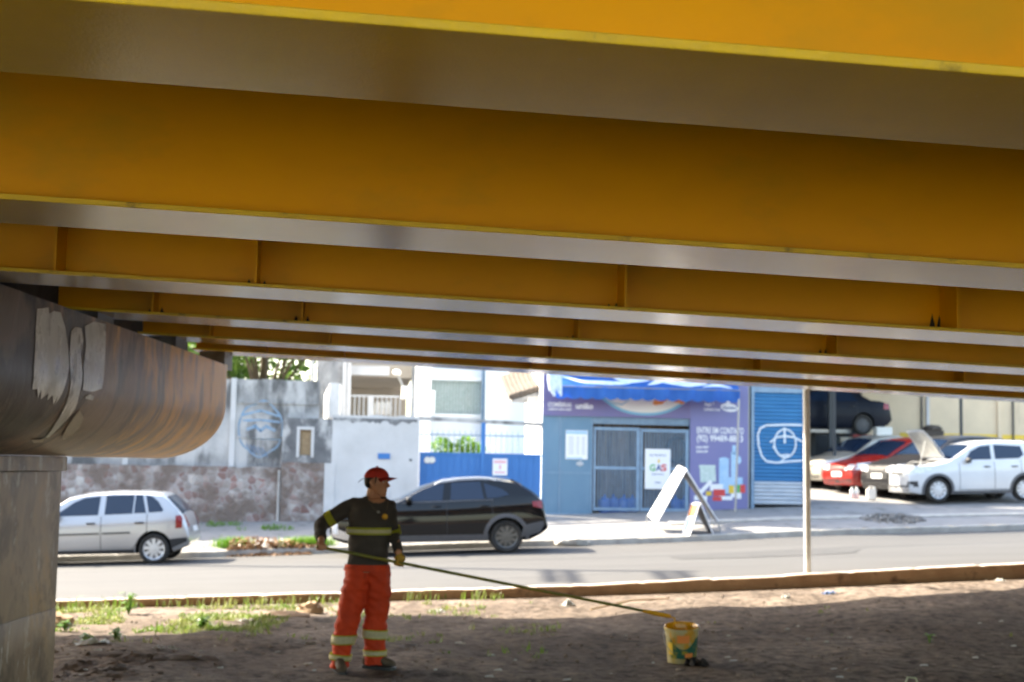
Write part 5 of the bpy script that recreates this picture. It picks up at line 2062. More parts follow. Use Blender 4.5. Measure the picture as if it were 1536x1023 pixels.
b.tube([(.34, .4, .86), (.5, .2, .98), (.7, -.2, .97), (.8, -.45, .9)], .03, 8)
obj('engine', b, 'engine', c.root)

# silver crossover
Y2 = math.radians(24)
def place(px, Y, Sx, yaw):
    """rear-axle point for a nose whose front centre is seen at pixel column px"""
    nx = (px - 768) * Y / 2133
    return nx + Sx['ax'][1] * math.cos(yaw), Y + Sx['ax'][1] * math.sin(yaw)
S = hatch_S(4.1, 1.58, 1.74, (1.05, 1.08), 1.85, .33, (.82, 3.35), .78)
rx_, ry_ = place(1318, 36.6, S, Y2)
z_ = gz(rx_, ry_)
slp = (z_ - gz(rx_ - 2.5 * math.cos(Y2), ry_ - 2.5 * math.sin(Y2))) / 2.5
c = Car('parked_car', 'silver crossover between the red car and the white hatchback with raised bonnet', 'car', (rx_, ry_, z_), Y2, S, slp, 'cars crowded in the workshop yard')
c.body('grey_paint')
c.sides('side_window', [(1.55, 1.04), (2.3, 1.05), (2.32, 1.44), (1.95, 1.4), (1.75, 1.27)], 'car_glass')
c.sides('side_window', [(2.4, 1.05), (3.2, 1.07), (3.3, 1.35), (2.42, 1.45)], 'car_glass')
c.glass_top('windscreen', 1.1, 1.82)
c.wheels('alloy', .23, 8)
c.mirror(1.6, 1.04, 'grey_paint')
front_kit(c, (.68, .86), [(-.4, .5), (.4, .5), (.44, .84), (-.44, .84)], .52)
c.patch('lower_grille', [(-.5, .27), (.5, .27), (.55, .4), (-.55, .4)], lambda y, z: c.front(y, z, .010), 'black_plastic')
for s in (-1, 1):
    c.patch('fog_lamp', [(s * .55, .36), (s * .74, .38), (s * .72, .48), (s * .58, .46)], lambda y, z: c.front(y, z, .014), 'black_plastic')
# red hatchback
S = hatch_S(3.9, 1.46, 1.70, (1.05, .98), 1.85, .30, (.8, 3.25), .70)
rx_, ry_ = place(1258, 38.0, S, Y2)
z_ = gz(rx_, ry_)
slp = (z_ - gz(rx_ - 2.5 * math.cos(Y2), ry_ - 2.5 * math.sin(Y2))) / 2.5
c = Car('parked_car', 'bright red hatchback facing the road with a big clear headlamp', 'car', (rx_, ry_, z_), Y2, S, slp, 'cars crowded in the workshop yard')
c.body('red_paint')
c.sides('side_window', [(1.5, .96), (2.3, .97), (2.32, 1.34), (1.95, 1.31), (1.7, 1.17)], 'car_glass')
c.sides('side_window', [(2.4, .97), (3.2, 1.0), (3.2, 1.26), (2.42, 1.35)], 'car_glass')
c.glass_top('windscreen', 1.1, 1.82)
c.wheels('alloy', .2, 8)
c.mirror(1.55, .97, 'red_paint')
front_kit(c, (.62, .80), [(-.30, .62), (.30, .62), (.3, .68), (-.3, .68)], .46)
c.patch('lower_grille', [(-.52, .28), (.52, .28), (.6, .38), (-.6, .38)], lambda y, z: c.front(y, z, .010), 'black_plastic')
# beige saloon
def sedan_S():
    return dict(L=4.3, W=1.70, wr=.31, ax=(.85, 3.35),
                top=[(0, .62), (.04, .72), (.12, .78), (.6, .89), (1.1, .97), (1.4, 1.13), (1.85, 1.36), (2.2, 1.43), (2.7, 1.44), (3.1, 1.37), (3.45, 1.17), (3.65, 1.07), (4.0, 1.05), (4.22, 1.0), (4.27, .82), (4.3, .6)],
                bot=[(0, .36), (.05, .24), (.3, .19), (3.9, .2), (4.2, .32), (4.3, .42)], belt=[(0, .85), (1.0, .92), (2.2, .95), (4.3, 1.0)], crease=True, tum=.38)
S = sedan_S()
rx_, ry_ = place(1212, 39.6, S, Y2)
z_ = gz(rx_, ry_)
slp = (z_ - gz(rx_ - 2.5 * math.cos(Y2), ry_ - 2.5 * math.sin(Y2))) / 2.5
c = Car('parked_car', 'pale beige saloon half hidden behind the thin steel pole, beside the red hatchback', 'car', (rx_, ry_, z_), Y2, S, slp, 'cars crowded in the workshop yard')
c.body('beige_paint')
c.sides('side_window', [(1.55, .96), (2.3, .97), (2.32, 1.32), (1.98, 1.29), (1.7, 1.13)], 'car_glass')
c.sides('side_window', [(2.4, .97), (3.1, .99), (2.95, 1.25), (2.42, 1.32)], 'car_glass')
c.glass_top('windscreen', 1.15, 1.82)
c.wheels('alloy', .2, 8)
c.mirror(1.55, .97, 'beige_paint')
front_kit(c, (.60, .76), [(-.32, .6), (.32, .6), (.32, .7), (-.32, .7)], .42)
c.patch('lower_grille', [(-.52, .26), (.52, .26), (.6, .38), (-.6, .38)], lambda y, z: c.front(y, z, .010), 'black_plastic')

# dark saloon on the lift
S = sedan_S()
S['L'] = 4.3
YL = 42.6
pr_ = pt(1296, 654, YL)
c = Car('lifted_car', 'dark navy saloon raised on a lift inside the workshop', 'car', (pr_.x - .39, YL, pr_.z), math.radians(12), S)
c.body('navy_paint')
c.sides('side_window', [(1.55, .97), (2.3, .98), (2.32, 1.34), (1.98, 1.31), (1.7, 1.15)], 'car_glass')
c.sides('side_window', [(2.4, .98), (3.2, 1.0), (2.95, 1.28), (2.42, 1.34)], 'car_glass')
c.glass_top('windscreen', 1.15, 1.82)
c.glass_top('rear_window', 3.15, 3.6, .85)
c.gaps([(2.35, .3, 2.35, .97), (3.15, .5, 3.15, .98)])
c.wheels('grey_plastic', .2, 8)
c.handles((2.2, 3.0), .84)
c.sides('tail_lamp', [(3.98, .78), (4.2, .78), (4.2, .96), (4.02, .96)], 'lamp_red', .012)
for s in (-1, 1):
    c.patch('tail_lamp', [(s * .4, .78), (s * .66, .78), (s * .66, .95), (s * .42, .95)], lambda y, z: c.rear(y, z, .012), 'lamp_red')
lift_z = pr_.z
lf = thing('car_lift', (pr_.x - 1.4, YL - 1.1, gz(pr_.x - 1.2, YL - 1)), 'two-post grey car lift holding up the dark saloon', 'car lift')
g0 = gz(pr_.x - 1.2, YL - 1)
lx_ = pr_.x - 1.3
for yy in (YL - 1.45, YL + 1.15):
    b = B()
    b.box(lx_ - .08, lx_ + .08, yy - .1, yy + .1, g0 - .05, 4.9)
    b.box(lx_ - .3, lx_ + .3, yy - .2, yy + .2, g0 - .05, g0 + .03)
    obj('lift_post', b, 'dark_metal', lf)
    s = 1 if yy < YL else -1
    b = B()
    for e in (-.9, .7):
        b.hexa([(lx_ - .05, yy, lift_z + .05), (lx_ + .05, yy, lift_z + .05), (lx_ + e + .05, yy + s * .75, lift_z + .05), (lx_ + e - .05, yy + s * .75, lift_z + .05), (lx_ - .05, yy, lift_z + .13), (lx_ + .05, yy, lift_z + .13), (lx_ + e + .05, yy + s * .75, lift_z + .17), (lx_ + e - .05, yy + s * .75, lift_z + .17)])
    obj('lift_arm', b, 'steel', lf)
# cabinets under and beside the lift
def cabinet(px0, px1, py0, Y, dep, mat, label, cat_, name='cabinet'):
    x0, x1 = (px0 - 768) * Y / 2133, (px1 - 768) * Y / 2133
    zt1 = pt((px0 + px1) / 2, py0, Y).z
    g = gz((x0 + x1) / 2, Y)
    t = thing(name, ((x0 + x1) / 2, Y + dep / 2, g), label, cat_)
    b = B()
    b.box(x0, x1, Y, Y + dep, g + .05, zt1)
    obj('case', b, mat, t)
    b = B()
    b.box(x0 + .02, x1 - .02, Y - .022, Y - .002, g + .1, zt1 - .04)
    dr = obj('door', b, mat, t)
    b = B()
    b.box(x1 - .09, x1 - .06, Y - .05, Y - .023, (g + zt1) / 2 - .1, (g + zt1) / 2 + .1)
    obj('handle', b, 'steel', dr)
    b = B()
    b.box(x0 + .03, x1 - .03, Y + .03, Y + dep - .03, g - .03, g + .048)
    obj('plinth', b, 'dark_metal', t)
cabinet(1317, 1340, 640.5, 41.0, .45, 'white_plastic', 'tall white metal cabinet standing behind the red hatchback', 'cabinet')
cabinet(1281, 1311, 652, 45.2, .5, 'tool_red', 'red tool cabinet under the tail of the lifted saloon', 'cabinet')
cabinet(1262, 1280, 656, 44.0, .4, 'print_cream', 'cream cabinet beside the red tool cabinet under the lift', 'cabinet')
b = B()
p = pt(1397, 655, 46.2)
b.box(p.x - .25, p.x + .35, 46.0, 46.4, gz(p.x, 46), p.z + .2)
b.ball((p.x + .05, 46.2, p.z + .25), .32, .2, .14, jit=.3)
obj('crate_stack', b, 'tile', label='brown box of parts stacked against the yard wall behind the raised bonnet', cat='box')

# bottles and can in front of the yard cars
for px, py, lb in ((1279.5, 738, 'small white bottle with pinkish base on the yard ground, left of two'), (1286.5, 738.5, 'small white bottle with pinkish base on the yard ground, right of two')):
    Y = 36.6
    x = (px - 768) * Y / 2133
    g = gz(x, Y)
    t = thing('oil_bottle', (x, Y, g), lb, 'bottle', 'bottles on the yard ground')
    b = B()
    b.lathe([(.001, .0), (.055, .0), (.058, .02), (.058, .12)], 14, (x, Y, g))
    obj('base', b, 'pink_liquid', t, smooth=40)
    b = B()
    b.lathe([(.058, .122), (.058, .2), (.025, .25), (.022, .27), (.024, .3), (.001, .3)], 14, (x, Y, g))
    obj('neck', b, 'white_plastic', t, smooth=40)
Y = 36.2
x = (1308 - 768) * Y / 2133
g = gz(x, Y)
t = thing('plastic_can', (x, Y, g), 'square cream plastic can standing in front of the silver crossover', 'can')
b = B()
b.box(x - .11, x + .11, Y - .09, Y + .09, g, g + .28)
bmesh.ops.bevel(b.bm, geom=b.bm.edges[:], offset=.02, segments=2, affect='EDGES')
obj('can_body', b, 'print_cream', t, smooth=40)
b = B()
b.tube([(x - .06, Y, g + .28), (x - .05, Y, g + .33), (x + .05, Y, g + .33), (x + .06, Y, g + .28)], .015, 8)
obj('handle', b, 'print_cream', t)
b = B()
b.lathe([(.025, 0), (.025, .05), (.001, .05)], 10, (x + .08, Y, g + .281))
obj('lid', b, 'white_plastic', t)

# rubble heap and loose wheel on the forecourt
def heap(name, px, py, Y, rx, ry, h, mat, label, cat_, n=60, zf=None, sz=.06, kind=None):
    x0 = (px - 768) * Y / 2133
    b = B()
    r = random.Random(int(px))
    for i in range(n):
        a, q = r.random() * 2 * PI, math.sqrt(r.random())
        x, y = x0 + rx * q * math.cos(a), Y + ry * q * math.sin(a)
        z = zf(x, y) + h * (1 - q * q) * r.random()
        s = sz * (.5 + r.random())
        b.ball((x, y, z), s, s * (.7 + .5 * r.random()), s * .6, 7, 5, jit=.5)
    return obj(name, b, mat, label=label, cat=cat_, kind=kind)
heap('rubble_pile', 1340, 787, 32.3, .7, .8, .09, 'rubble', 'dark heap of rubble and swept dirt on the forecourt in front of the white hatchback', 'rubble', 220, gz, .045, 'stuff')
# concrete gutter strip in front of the yard (pale line)
b = B()
for i in range(40):
    xa, xb_ = 3.6 + i * .28, 3.6 + (i + 1) * .28
    ya, yb = 31.6 + .1 * xa, 31.6 + .1 * xb_
    b.hexa([(xa, ya, zwalk(xa, ya) - .1), (xb_, yb, zwalk(xb_, yb) - .1), (xb_, yb + .35, zwalk(xb_, yb + .35) - .1), (xa, ya + .35, zwalk(xa, ya + .35) - .1),
            (xa, ya, zwalk(xa, ya) + .035), (xb_, yb, zwalk(xb_, yb) + .035), (xb_, yb + .35, zwalk(xb_, yb + .35) + .035), (xa, ya + .35, zwalk(xa, ya + .35) + .035)])
bmesh.ops.remove_doubles(b.bm, verts=b.bm.verts, dist=1e-4)
obj('path', b, 'pale_kerb', label='pale concrete strip crossing the forecourt', cat='path', kind='structure')

# ------------------------------------------------------------------ A-frame signs
def aframe(name, label, lt_far, lt_near, lb_far, lb_near, rb_near, rb_far, legs, th, print_mats, txt):
    a, bq, cf, dn, en, ef = lt_far, lt_near, lb_far, lb_near, rb_near, rb_far
    base = (cf + dn + en + ef) / 4
    t = thing(name, (base.x, base.y, zwalk(base.x, base.y)), label, 'sign')
    def panel(p0, p1, p2, p3, nm, mat):
        nrm = (p1 - p0).cross(p3 - p0).normalized() * th
        b = B()
        b.hexa([p0, p1, p2, p3, p0 + nrm, p1 + nrm, p2 + nrm, p3 + nrm])
        return obj(nm, b, mat, t), nrm
    pl, nrm = panel(a, bq, dn, cf, 'panel', 'print_white')
    if nrm.x > 0:
        side_ = -1
    rp, _ = panel(bq + Vector((.02, 0, 0)), a + Vector((.02, 0, 0)), ef, en, 'panel', 'grey_plastic')
    b = B()
    e0, e1 = bq + Vector((.03, -.012, .01)), en + Vector((.01, -.012, 0))
    b.tube([e0, e1], th * .55, 6)
    b.tube([a + Vector((.03, 0, .012)), bq + Vector((.03, -.012, .012))], th * .55, 6)
    obj('frame', b, 'print_white', rp)
    # coloured marks on the left panel, 2 mm proud
    nu = (bq - a)
    nv = (cf - a)
    nn_ = nu.cross(nv).normalized()
    if nn_.x > 0:
        nn_ = -nn_
    top_off = nn_ * (.003 if nrm.dot(nn_) < 0 else th + .003)
    for (u0, u1, v0, v1, mt) in print_mats:
        b = B()
        b.poly([a + nu * u0 + nv * v0 + top_off, a + nu * u1 + nv * v0 + top_off, a + nu * u1 + nv * v1 + top_off, a + nu * u0 + nv * v1 + top_off])
        obj('print', b, mt, pl)
    if txt:
        b = B()
        eu, ev = nv.normalized(), -nu.normalized()
        o = a + nu * .5 + nv * txt[1] + top_off * 1.4
        add_text(b, txt[0], txt[2], lambda x, y: o + eu * x * 1 + ev * y, .004, txt[3])
        obj('lettering', b, 'print_navy', pl)
    for p, q in legs:
        b = B()
        b.tube([p, q], .016, 8)
        obj('leg', b, 'steel', t)
P = pt
lf_, ln_ = P(1015.6, 699.5, 31.6), P(1028, 706, 31.0)
cf_, dn_ = P(971.6, 773, 31.5), P(984.5, 785, 30.9)
en_, ef_ = P(1075.5, 781, 31.0), P(1066, 772, 31.6)
def down(p):
    return Vector((p.x + (0.08 if p.x > 3.6 else -.05), p.y, zwalk(p.x, p.y)))
aframe('folding_sign', 'large white folding A-board sign on the pavement in front of the shop', lf_, ln_, cf_, dn_, en_, ef_,
       [(cf_, down(cf_)), (dn_, down(dn_)), (en_, down(en_)), (ef_, down(ef_))], .025,
       [(.25, .75, .22, .40, 'faded_ink'), (.05, .95, .02, .08, 'deep_ink')], ('ÁGUA E GÁS', .62, .20, .62))
a_, b_ = P(1036.4, 755, 30.9), P(1049, 756, 30.5)
c_, d_ = P(1021.5, 805, 30.85), P(1032.5, 808, 30.45)
e_, f_ = P(1071, 806.5, 30.55), P(1066, 802, 30.95)
aframe('folding_sign', 'small white and orange folding A-board sign at the kerb beside the larger one', a_, b_, c_, d_, e_, f_,
       [(c_, Vector((c_.x - .02, c_.y, zwalk(c_.x, c_.y)))), (e_, Vector((e_.x + .02, e_.y, zwalk(e_.x, e_.y))))], .02,
       [(.05, .95, .03, .38, 'orange_ink'), (.2, .8, .44, .8, 'deep_ink')], None)

# ------------------------------------------------------------------ steel pole on the near kerb
p0 = pt(1211.5, 855, 19.95)
b = B()
pt_top = pt(1209, 575, 19.95)
b.tube([(p0.x, p0.y, zkt(p0.x) - .1), (pt_top.x, p0.y, pt_top.z + .35)], .048, 16)
obj('steel_pole', b, 'galvanised', smooth=50, label='pale galvanised steel pole standing on the kerb right of the folding signs', cat='pole')

# utility pole out of sight to the left; its crossarm shadows fall on the road
t = thing('utility_pole', (-12.3, 29.6, zr(-12.3)), 'tall concrete utility pole with paired crossarms on the far kerb', 'utility pole')
b = B()
zp = zr(-12.3)
UPH = 14.8
b.tube([(-12.3, 29.6, zp - .3), (-12.3, 29.6, zp + UPH)], [.17, .10], 14)
obj('pole', b, 'slab_concrete', t, smooth=50)
for hz_, x_off in ((12.6, 0), (12.92, 0), (14.24, 0), (14.56, 0)):
    b = B()
    b.box(-12.36, -12.24, 27.2, 29.75, zp + hz_ - .07, zp + hz_ + .07)
    obj('crossarm', b, 'slab_concrete', t)
for i, (yy, zz) in enumerate(((29.45, 9.0), (29.4, 8.7), (27.6, 10.9), (28.3, 10.9))):
    b = B()
    pts = []
    for k in range(41):
        x = -40 + 85 * k / 40
        sag = .9 * (1 - ((x - 3) / 43) ** 2)
        pts.append((x, yy + .1 * (x + 12.3), zr(x) + zz - sag))
    b.tube(pts, .016 if i < 2 else .01, 5)
    obj('power_line', b, 'dark_metal', label=['thick black cable strung along the street, lower of two', 'thick black cable strung along the street, lowest', 'thin wire strung above the street on the crossarm tip', 'thin wire strung above the street near the pole'][i], cat='cable', group='cables along the street')

# ------------------------------------------------------------------ vegetation
def leafcloud(b, centres, n, size, r):
    for i in range(n):
        c0, rad = r.choice(centres)
        d = Vector((r.gauss(0, 1), r.gauss(0, 1), r.gauss(0, 1)))
        if d.length < 1e-3:
            continue
        d.normalize()
        p = c0 + Vector((d.x * rad, d.y * rad, d.z * rad * .8)) * (.55 + .5 * r.random())
        s = size * (.6 + .8 * r.random())
        t1 = Vector((r.gauss(0, 1), r.gauss(0, 1), r.gauss(0, .6))).normalized()
        t2 = t1.cross(Vector((r.gauss(0, 1), r.gauss(0, 1), r.gauss(0, 1)))).normalized()
        b.poly([p - t1 * s, p + t2 * s * .42, p + t1 * s, p - t2 * s * .42])
def tree(x, y, z0, h, cr, label, seed, n=7000, size=.14):
    r = random.Random(seed)
    t = thing('tree', (x, y, z0), label, 'tree', 'trees behind the boundary wall')
    b = B()
    b.tube([(x, y, z0 - .2), (x + .05, y, z0 + h * .25), (x - .05, y + .1, z0 + h * .5), (x, y, z0 + h * .8)], [.22, .18, .13, .05], 10)
    cen = []
    for i in range(16):
        a = r.random() * 2 * PI
        rr = cr * (.35 + .6 * r.random())
        p = Vector((x + rr * math.cos(a), y + rr * math.sin(a), z0 + h * (.35 + .6 * r.random())))
        b.tube([(x, y, z0 + h * .3), ((x + p.x) / 2, (y + p.y) / 2, (z0 + h * .3 + p.z) / 2 + .2), p], [.08, .05, .015], 6)
        cen.append((p, cr * (.28 + .22 * r.random())))
    obj('trunk', b, 'bark', t, smooth=60)
    b = B()
    leafcloud(b, cen, n, size, r)
    obj('crown', b, 'leaf', t, recalc=False)
tree(-7.4, 42.5, .9, 6.0, 2.6, 'leafy green tree rising behind the weathered wall, nearest the thin post', 3)
tree(-11.2, 45.5, .8, 7.0, 3.0, 'leafy green tree farther left behind the wall near the pier', 5)
# shrub behind the gate bars
p = pt(690, 668, 36.2)
t = thing('shrub', (p.x, 36.2, zsb(p.x)), 'bright green shrub seen through the bars of the blue gate', 'shrub')
b = B()
b.tube([(p.x, 36.2, zsb(p.x)), (p.x + .05, 36.2, p.z)], [.04, .02], 6)
obj('stem', b, 'bark', t)
b = B()
leafcloud(b, [(Vector((p.x + q, 36.2 + .1 * q, p.z - .1 + .1 * math.sin(q * 9))), .3) for q in (-.45, -.15, .15, .4)], 900, .07, random.Random(4))
obj('foliage', b, 'weed', t, recalc=False)

def blades(b, x, y, z, h, r, n=1, spread=.05):
    for _ in range(n):
        a = r.random() * 2 * PI
        bx, by = x + r.gauss(0, spread), y + r.gauss(0, spread)
        hh = h * (.5 + .8 * r.random())
        ln = hh * (.2 + .6 * r.random())
        wd = .005 + .005 * r.random()
        dx, dy = math.cos(a), math.sin(a)
        p0 = Vector((bx, by, z))
        p1 = p0 + Vector((dx * ln * .35, dy * ln * .35, hh * .7))
        p2 = p0 + Vector((dx * ln, dy * ln, hh))
        sd = Vector((-dy, dx, 0)) * wd
        va, vb_, vc, vd, ve = b.v(p0 - sd), b.v(p0 + sd), b.v(p1 + sd * .8), b.v(p1 - sd * .8), b.v(p2)
        b.f([va, vb_, vc, vd])
        b.f([vd, vc, ve])
b = B()
r = random.Random(11)
def grass_patch(b, n, xr, yr, hmin, hmax, thr, per=3):
    k = 0
    while k < n:
        x = xr[0] + (xr[1] - xr[0]) * r.random()
        y = yr[0] + (yr[1] - yr[0]) * r.random()
        if y > Yk(x) - .38:
            continue
        k += 1
        if noise.noise(Vector((x * 1.1, y * 1.1, 9))) + .25 * noise.noise(Vector((x * 4, y * 4, 2))) < thr:
            continue
        blades(b, x, y, zd(x, y) - .01, hmin + (hmax - hmin) * r.random(), r, per, .03)
grass_patch(b, 4000, (-6.5, -2.4), (14.2, 17.9), .02, .065, -.02, 4)
grass_patch(b, 180, (-2.6, -.3), (16.6, 18.6), .03, .08, .15, 4)
grass_patch(b, 700, (-5.5, .5), (12.8, 16.8), .03, .08, .18, 4)
grass_patch(b, 90, (0, 7), (14, 20), .03, .06, .3, 3)
for i in range(90):
    x = -6 + 6.0 * r.random() ** 1.3
    q = .04 + .25 * r.random()
    blades(b, x, Yk(x) - q, zd(x, Yk(x) - q), .06 + .10 * r.random(), r, 4, .05)
obj('grass', b, 'grass', recalc=False, label='thin weedy grass growing on the sunlit strip of dirt by the kerb', cat='grass', kind='stuff')
b = B()
for (px, w_, d_) in ((352, .35, .25), (362, .3, .2), (455, .45, .2), (470, .45, .25), (480, .35, .2)):
    x0 = (px - 768) * 29.8 / 2133
    for _ in range(420):
        x, y = x0 + r.gauss(0, w_ * .5), 29.95 + r.gauss(0, d_ * .5) + .0
        if y < Yf(x) + .16:
            continue
        blades(b, x, y, zwalk(x, y), .16, r, 1, .02)
for i in range(700):
    x = -8 + 3.2 * r.random()
    y = 31.6 + .8 * r.random()
    if noise.noise(Vector((x * 2, y * 2, 3))) > .1:
        blades(b, x, y, zwalk(x, y), .09, r, 2, .03)
obj('grass', b, 'weed', recalc=False, label='bright grass tufts along the far kerb and pavement', cat='grass', kind='stuff')
# broadleaf weed by the kerb
def weed(px, py, Y, h, label, seed, n=26):
    p = pt(px, py, Y)
    z0 = zd(p.x, p.y)
    rr = random.Random(seed)
    t = thing('weed_plant', (p.x, Y, z0), label, 'weed', 'broadleaf weeds on the dirt')
    b = B()
    b2 = B()
    for i in range(n):
        a = rr.random() * 2 * PI
        hh = h * (.3 + .7 * rr.random())
        q = Vector((p.x + .35 * h * math.cos(a) * rr.random(), Y + .35 * h * math.sin(a) * rr.random(), z0 + hh))
        b.tube([(p.x, Y, z0), ((p.x + q.x) / 2, (Y + q.y) / 2, z0 + hh * .6), q], .003, 4)
        t1 = Vector((math.cos(a), math.sin(a), .3 * rr.gauss(0, 1))).normalized()
        t2 = t1.cross(Vector((0, 0, 1))).normalized()
        s = .035 + .03 * rr.random()
        b2.poly([q - t1 * s * .3, q + t1 * s * .5 + t2 * s * .5, q + t1 * s * 1.4, q + t1 * s * .5 - t2 * s * .5])
    obj('stem', b, 'weed', t)
    obj('leaves', b2, 'weed', t, recalc=False)
weed(193, 915, 16.6, .26, 'tall bright leafy weed against the kerb left of the worker', 1, 34)
weed(97, 945, 14.6, .11, 'low green weed near the pier at the sunlit edge', 2)
weed(130, 962, 13.6, .09, 'dark green weed in the shade beside the plastic bag', 3)
weed(172, 962, 13.6, .10, 'dark green weed on the bump of shaded dirt', 4)
weed(305, 940, 14.8, .11, 'yellow-green weed clump in the middle of the sunlit grass', 5, 40)
weed(1394, 958, 14.2, .08, 'tiny green sprout on the shaded dirt at right', 6, 8)

# dry leaf heap on the far kerb
b = B()
r2 = random.Random(21)
for i in range(900):
    q = r2.random()
    x = (352 - 768) * 29.6 / 2133 + 1.75 * r2.random()
    y = 29.35 + .55 * r2.random()
    hgt = .26 * math.exp(-((y - 29.75) / .22) ** 2) * (.6 + .4 * math.sin((x + 6) * 2.2))
    z = max(zroad(x, y), zr(x) + (.13 if y > Yf(x) else 0)) + hgt * r2.random() + .01
    s = .05 * (.5 + r2.random())
    t1 = Vector((r2.gauss(0, 1), r2.gauss(0, 1), r2.gauss(0, .5))).normalized()
    t2 = t1.cross(Vector((r2.gauss(0, .5), r2.gauss(0, .5), 1))).normalized()
    b.poly([(x, y, z) - t1 * s if False else Vector((x, y, z)) - t1 * s, Vector((x, y, z)) + t2 * s * .6, Vector((x, y, z)) + t1 * s, Vector((x, y, z)) - t2 * s * .6])
obj('leaf_heap', b, 'dry_leaf', recalc=False, label='heap of dry brown leaves swept against the far kerb', cat='leaves', kind='stuff')

# ------------------------------------------------------------------ worker
YM = 12.05
def Q(px, py, dy=0.0):
    return pt(px, py, YM + dy)
SCL = YM / F
gz_m = zd(Q(540, 1003).x, YM)
man = thing('person', (Q(540, 1003).x, YM, gz_m), 'worker in red cap, dark shirt and orange reflective trousers holding a long paint roller pole', 'person')

def ell(c, rx, ry, n=24, yaw=0.0, pw=1.0):
    out = []
    for k in range(n):
        a = 2 * PI * k / n
        ca_, sa_ = math.cos(a), math.sin(a)
        x = rx * math.copysign(abs(ca_) ** pw, ca_)
        y = ry * math.copysign(abs(sa_) ** pw, sa_)
        out.append(Vector((c[0] + x * math.cos(yaw) - y * math.sin(yaw), c[1] + x * math.sin(yaw) + y * math.cos(yaw), c[2])))
    return out
def interp(rows, y):
    """rows: (py, px_left, px_right, depth_half, dy)"""
    for a, b_ in zip(rows, rows[1:]):
        if y <= b_[0]:
            t = (y - a[0]) / (b_[0] - a[0])
            return [p + (q - p) * t for p, q in zip(a, b_)]
    return list(rows[-1])
def loft_px(b, rows, y0, y1, step=3.0, grow=0.0, cap=True, wob=0.0, yaw=0.0):
    rings = []
    n = max(2, int((y1 - y0) / step))
    for i in range(n + 1):
        y = y0 + (y1 - y0) * i / n
        _, l_, r_, dp, dy = interp(rows, y)
        c = Q((l_ + r_) / 2, y, dy)
        k = 1 + wob * math.sin(y * .55) + wob * .7 * math.sin(y * .23 + l_ * .1)
        rings.append(ell(c, (r_ - l_) / 2 * SCL * k + grow, dp * k + grow, 24, yaw, .92))
    b.rings(rings, cap)
# outlines read off the figure: (row, left, right, half depth, forward offset)
TORSO = [(738, 556, 573, .055, .0), (743, 551, 576, .065, .0), (748, 540, 583, .085, .0), (753.5, 530, 587, .105, .0), (762, 524.5, 588, .118, .0), (775, 523, 586, .122, -.005), (790, 522.5, 584.5, .12, -.01), (805, 523, 583, .115, -.01), (822, 523, 582, .112, -.008), (838, 521.5, 582, .113, -.003), (850, 520.5, 582.5, .115, .0), (858, 521, 582, .112, .0)]
LEGL = [(846, 519, 556, .112, .0), (862, 516, 556, .122, .005), (880, 513, 553, .12, .005), (900, 509.5, 549, .105, .0), (915, 507, 544, .096, -.01), (935, 504.5, 538, .09, -.02), (958, 500.5, 531.5, .082, -.02), (975, 497.5, 527, .080, -.015), (990, 495, 523.5, .082, -.01), (1001, 493, 521.5, .085, -.005)]
LEGR = [(846, 546, 583.5, .112, .0), (862, 548, 585, .122, .005), (880, 549, 585, .12, .005), (900, 548.5, 584, .105, .01), (915, 548.5, 582.8, .096, .02), (935, 546.5, 580, .09, .03), (958, 546, 578.2, .082, .04), (975, 547.5, 578, .080, .045), (990, 548.5, 577.5, .082, .05), (996, 548.5, 577.5, .084, .05)]
# arms
SHL, ELL_, WRL = Q(533, 756, .02), Q(480.5, 786, .03), Q(482, 812, -.34)
SHR, ELR, WRR = Q(582, 757, .0), Q(590.5, 800, .10), Q(598.5, 831, -.14)
POLE0, POLE1 = pt(474, 819.2, 11.62), pt(1012, 925.5, 12.93)
PA = (POLE1 - POLE0).normalized()
def pole_at(px):
    t = (px - 474) / (1012 - 474)
    # perspective-correct
    iz = (1 / 11.62) * (1 - t) + (1 / 12.93) * t
    tt = t * (1 / 12.93) / iz
    return POLE0 + (POLE1 - POLE0) * tt
HL, HR_ = pole_at(483), pole_at(600)
# head
HD = Q(565.5, 723.5, -.03)
hyaw = math.radians(-17)          # face turned to the picture's right and a little to the viewer
fwd = Vector((math.cos(hyaw), math.sin(hyaw), -.05)).normalized()
sid = Vector((math.sin(hyaw), -math.cos(hyaw), 0)).normalized()   # towards the viewer's side ear
upv = fwd.cross(sid).normalized()
if upv.z < 0:
    upv = -upv
def H(f_, s_, u_):
    return HD + fwd * f_ + sid * s_ + upv * u_
b = B()
# skull and face as stacked rings: (height, back, front, half width)
HEAD = [(-.118, .052, .074, .020), (-.108, .03, .088, .032), (-.092, .012, .092, .041), (-.07, -.02, .086, .050), (-.045, -.062, .083, .061), (-.02, -.085, .085, .068), (.0, -.095, .083, .071), (.02, -.1, .088, .073), (.045, -.1, .088, .074), (.07, -.094, .078, .071), (.092, -.075, .058, .058), (.108, -.045, .03, .036), (.114, -.02, .005, .012)]
rings = []
for u_, bk, fr, hw in HEAD:
    ring = []
    for k in range(28):
        a = 2 * PI * k / 28
        cf, cs_ = math.cos(a), math.sin(a)
        mid = (fr + bk) / 2
        ln = (fr - bk) / 2
        f_ = mid + ln * (math.copysign(abs(cf) ** .9, cf))
        ring.append(H(f_, hw * math.copysign(abs(cs_) ** .85, cs_) * (1 - .22 * max(0, cf) ** 2), u_))
    rings.append(ring)
b.rings(rings)
b.tube([H(.078, 0, .028), H(.094, 0, .0), H(.112, 0, -.024), H(.09, 0, -.034)], [.008, .011, .016, .009], 10)       # nose
b.tube([H(.094, -.018, -.028), H(.098, 0, -.03), H(.094, .018, -.028)], [.007, .01, .007], 8)
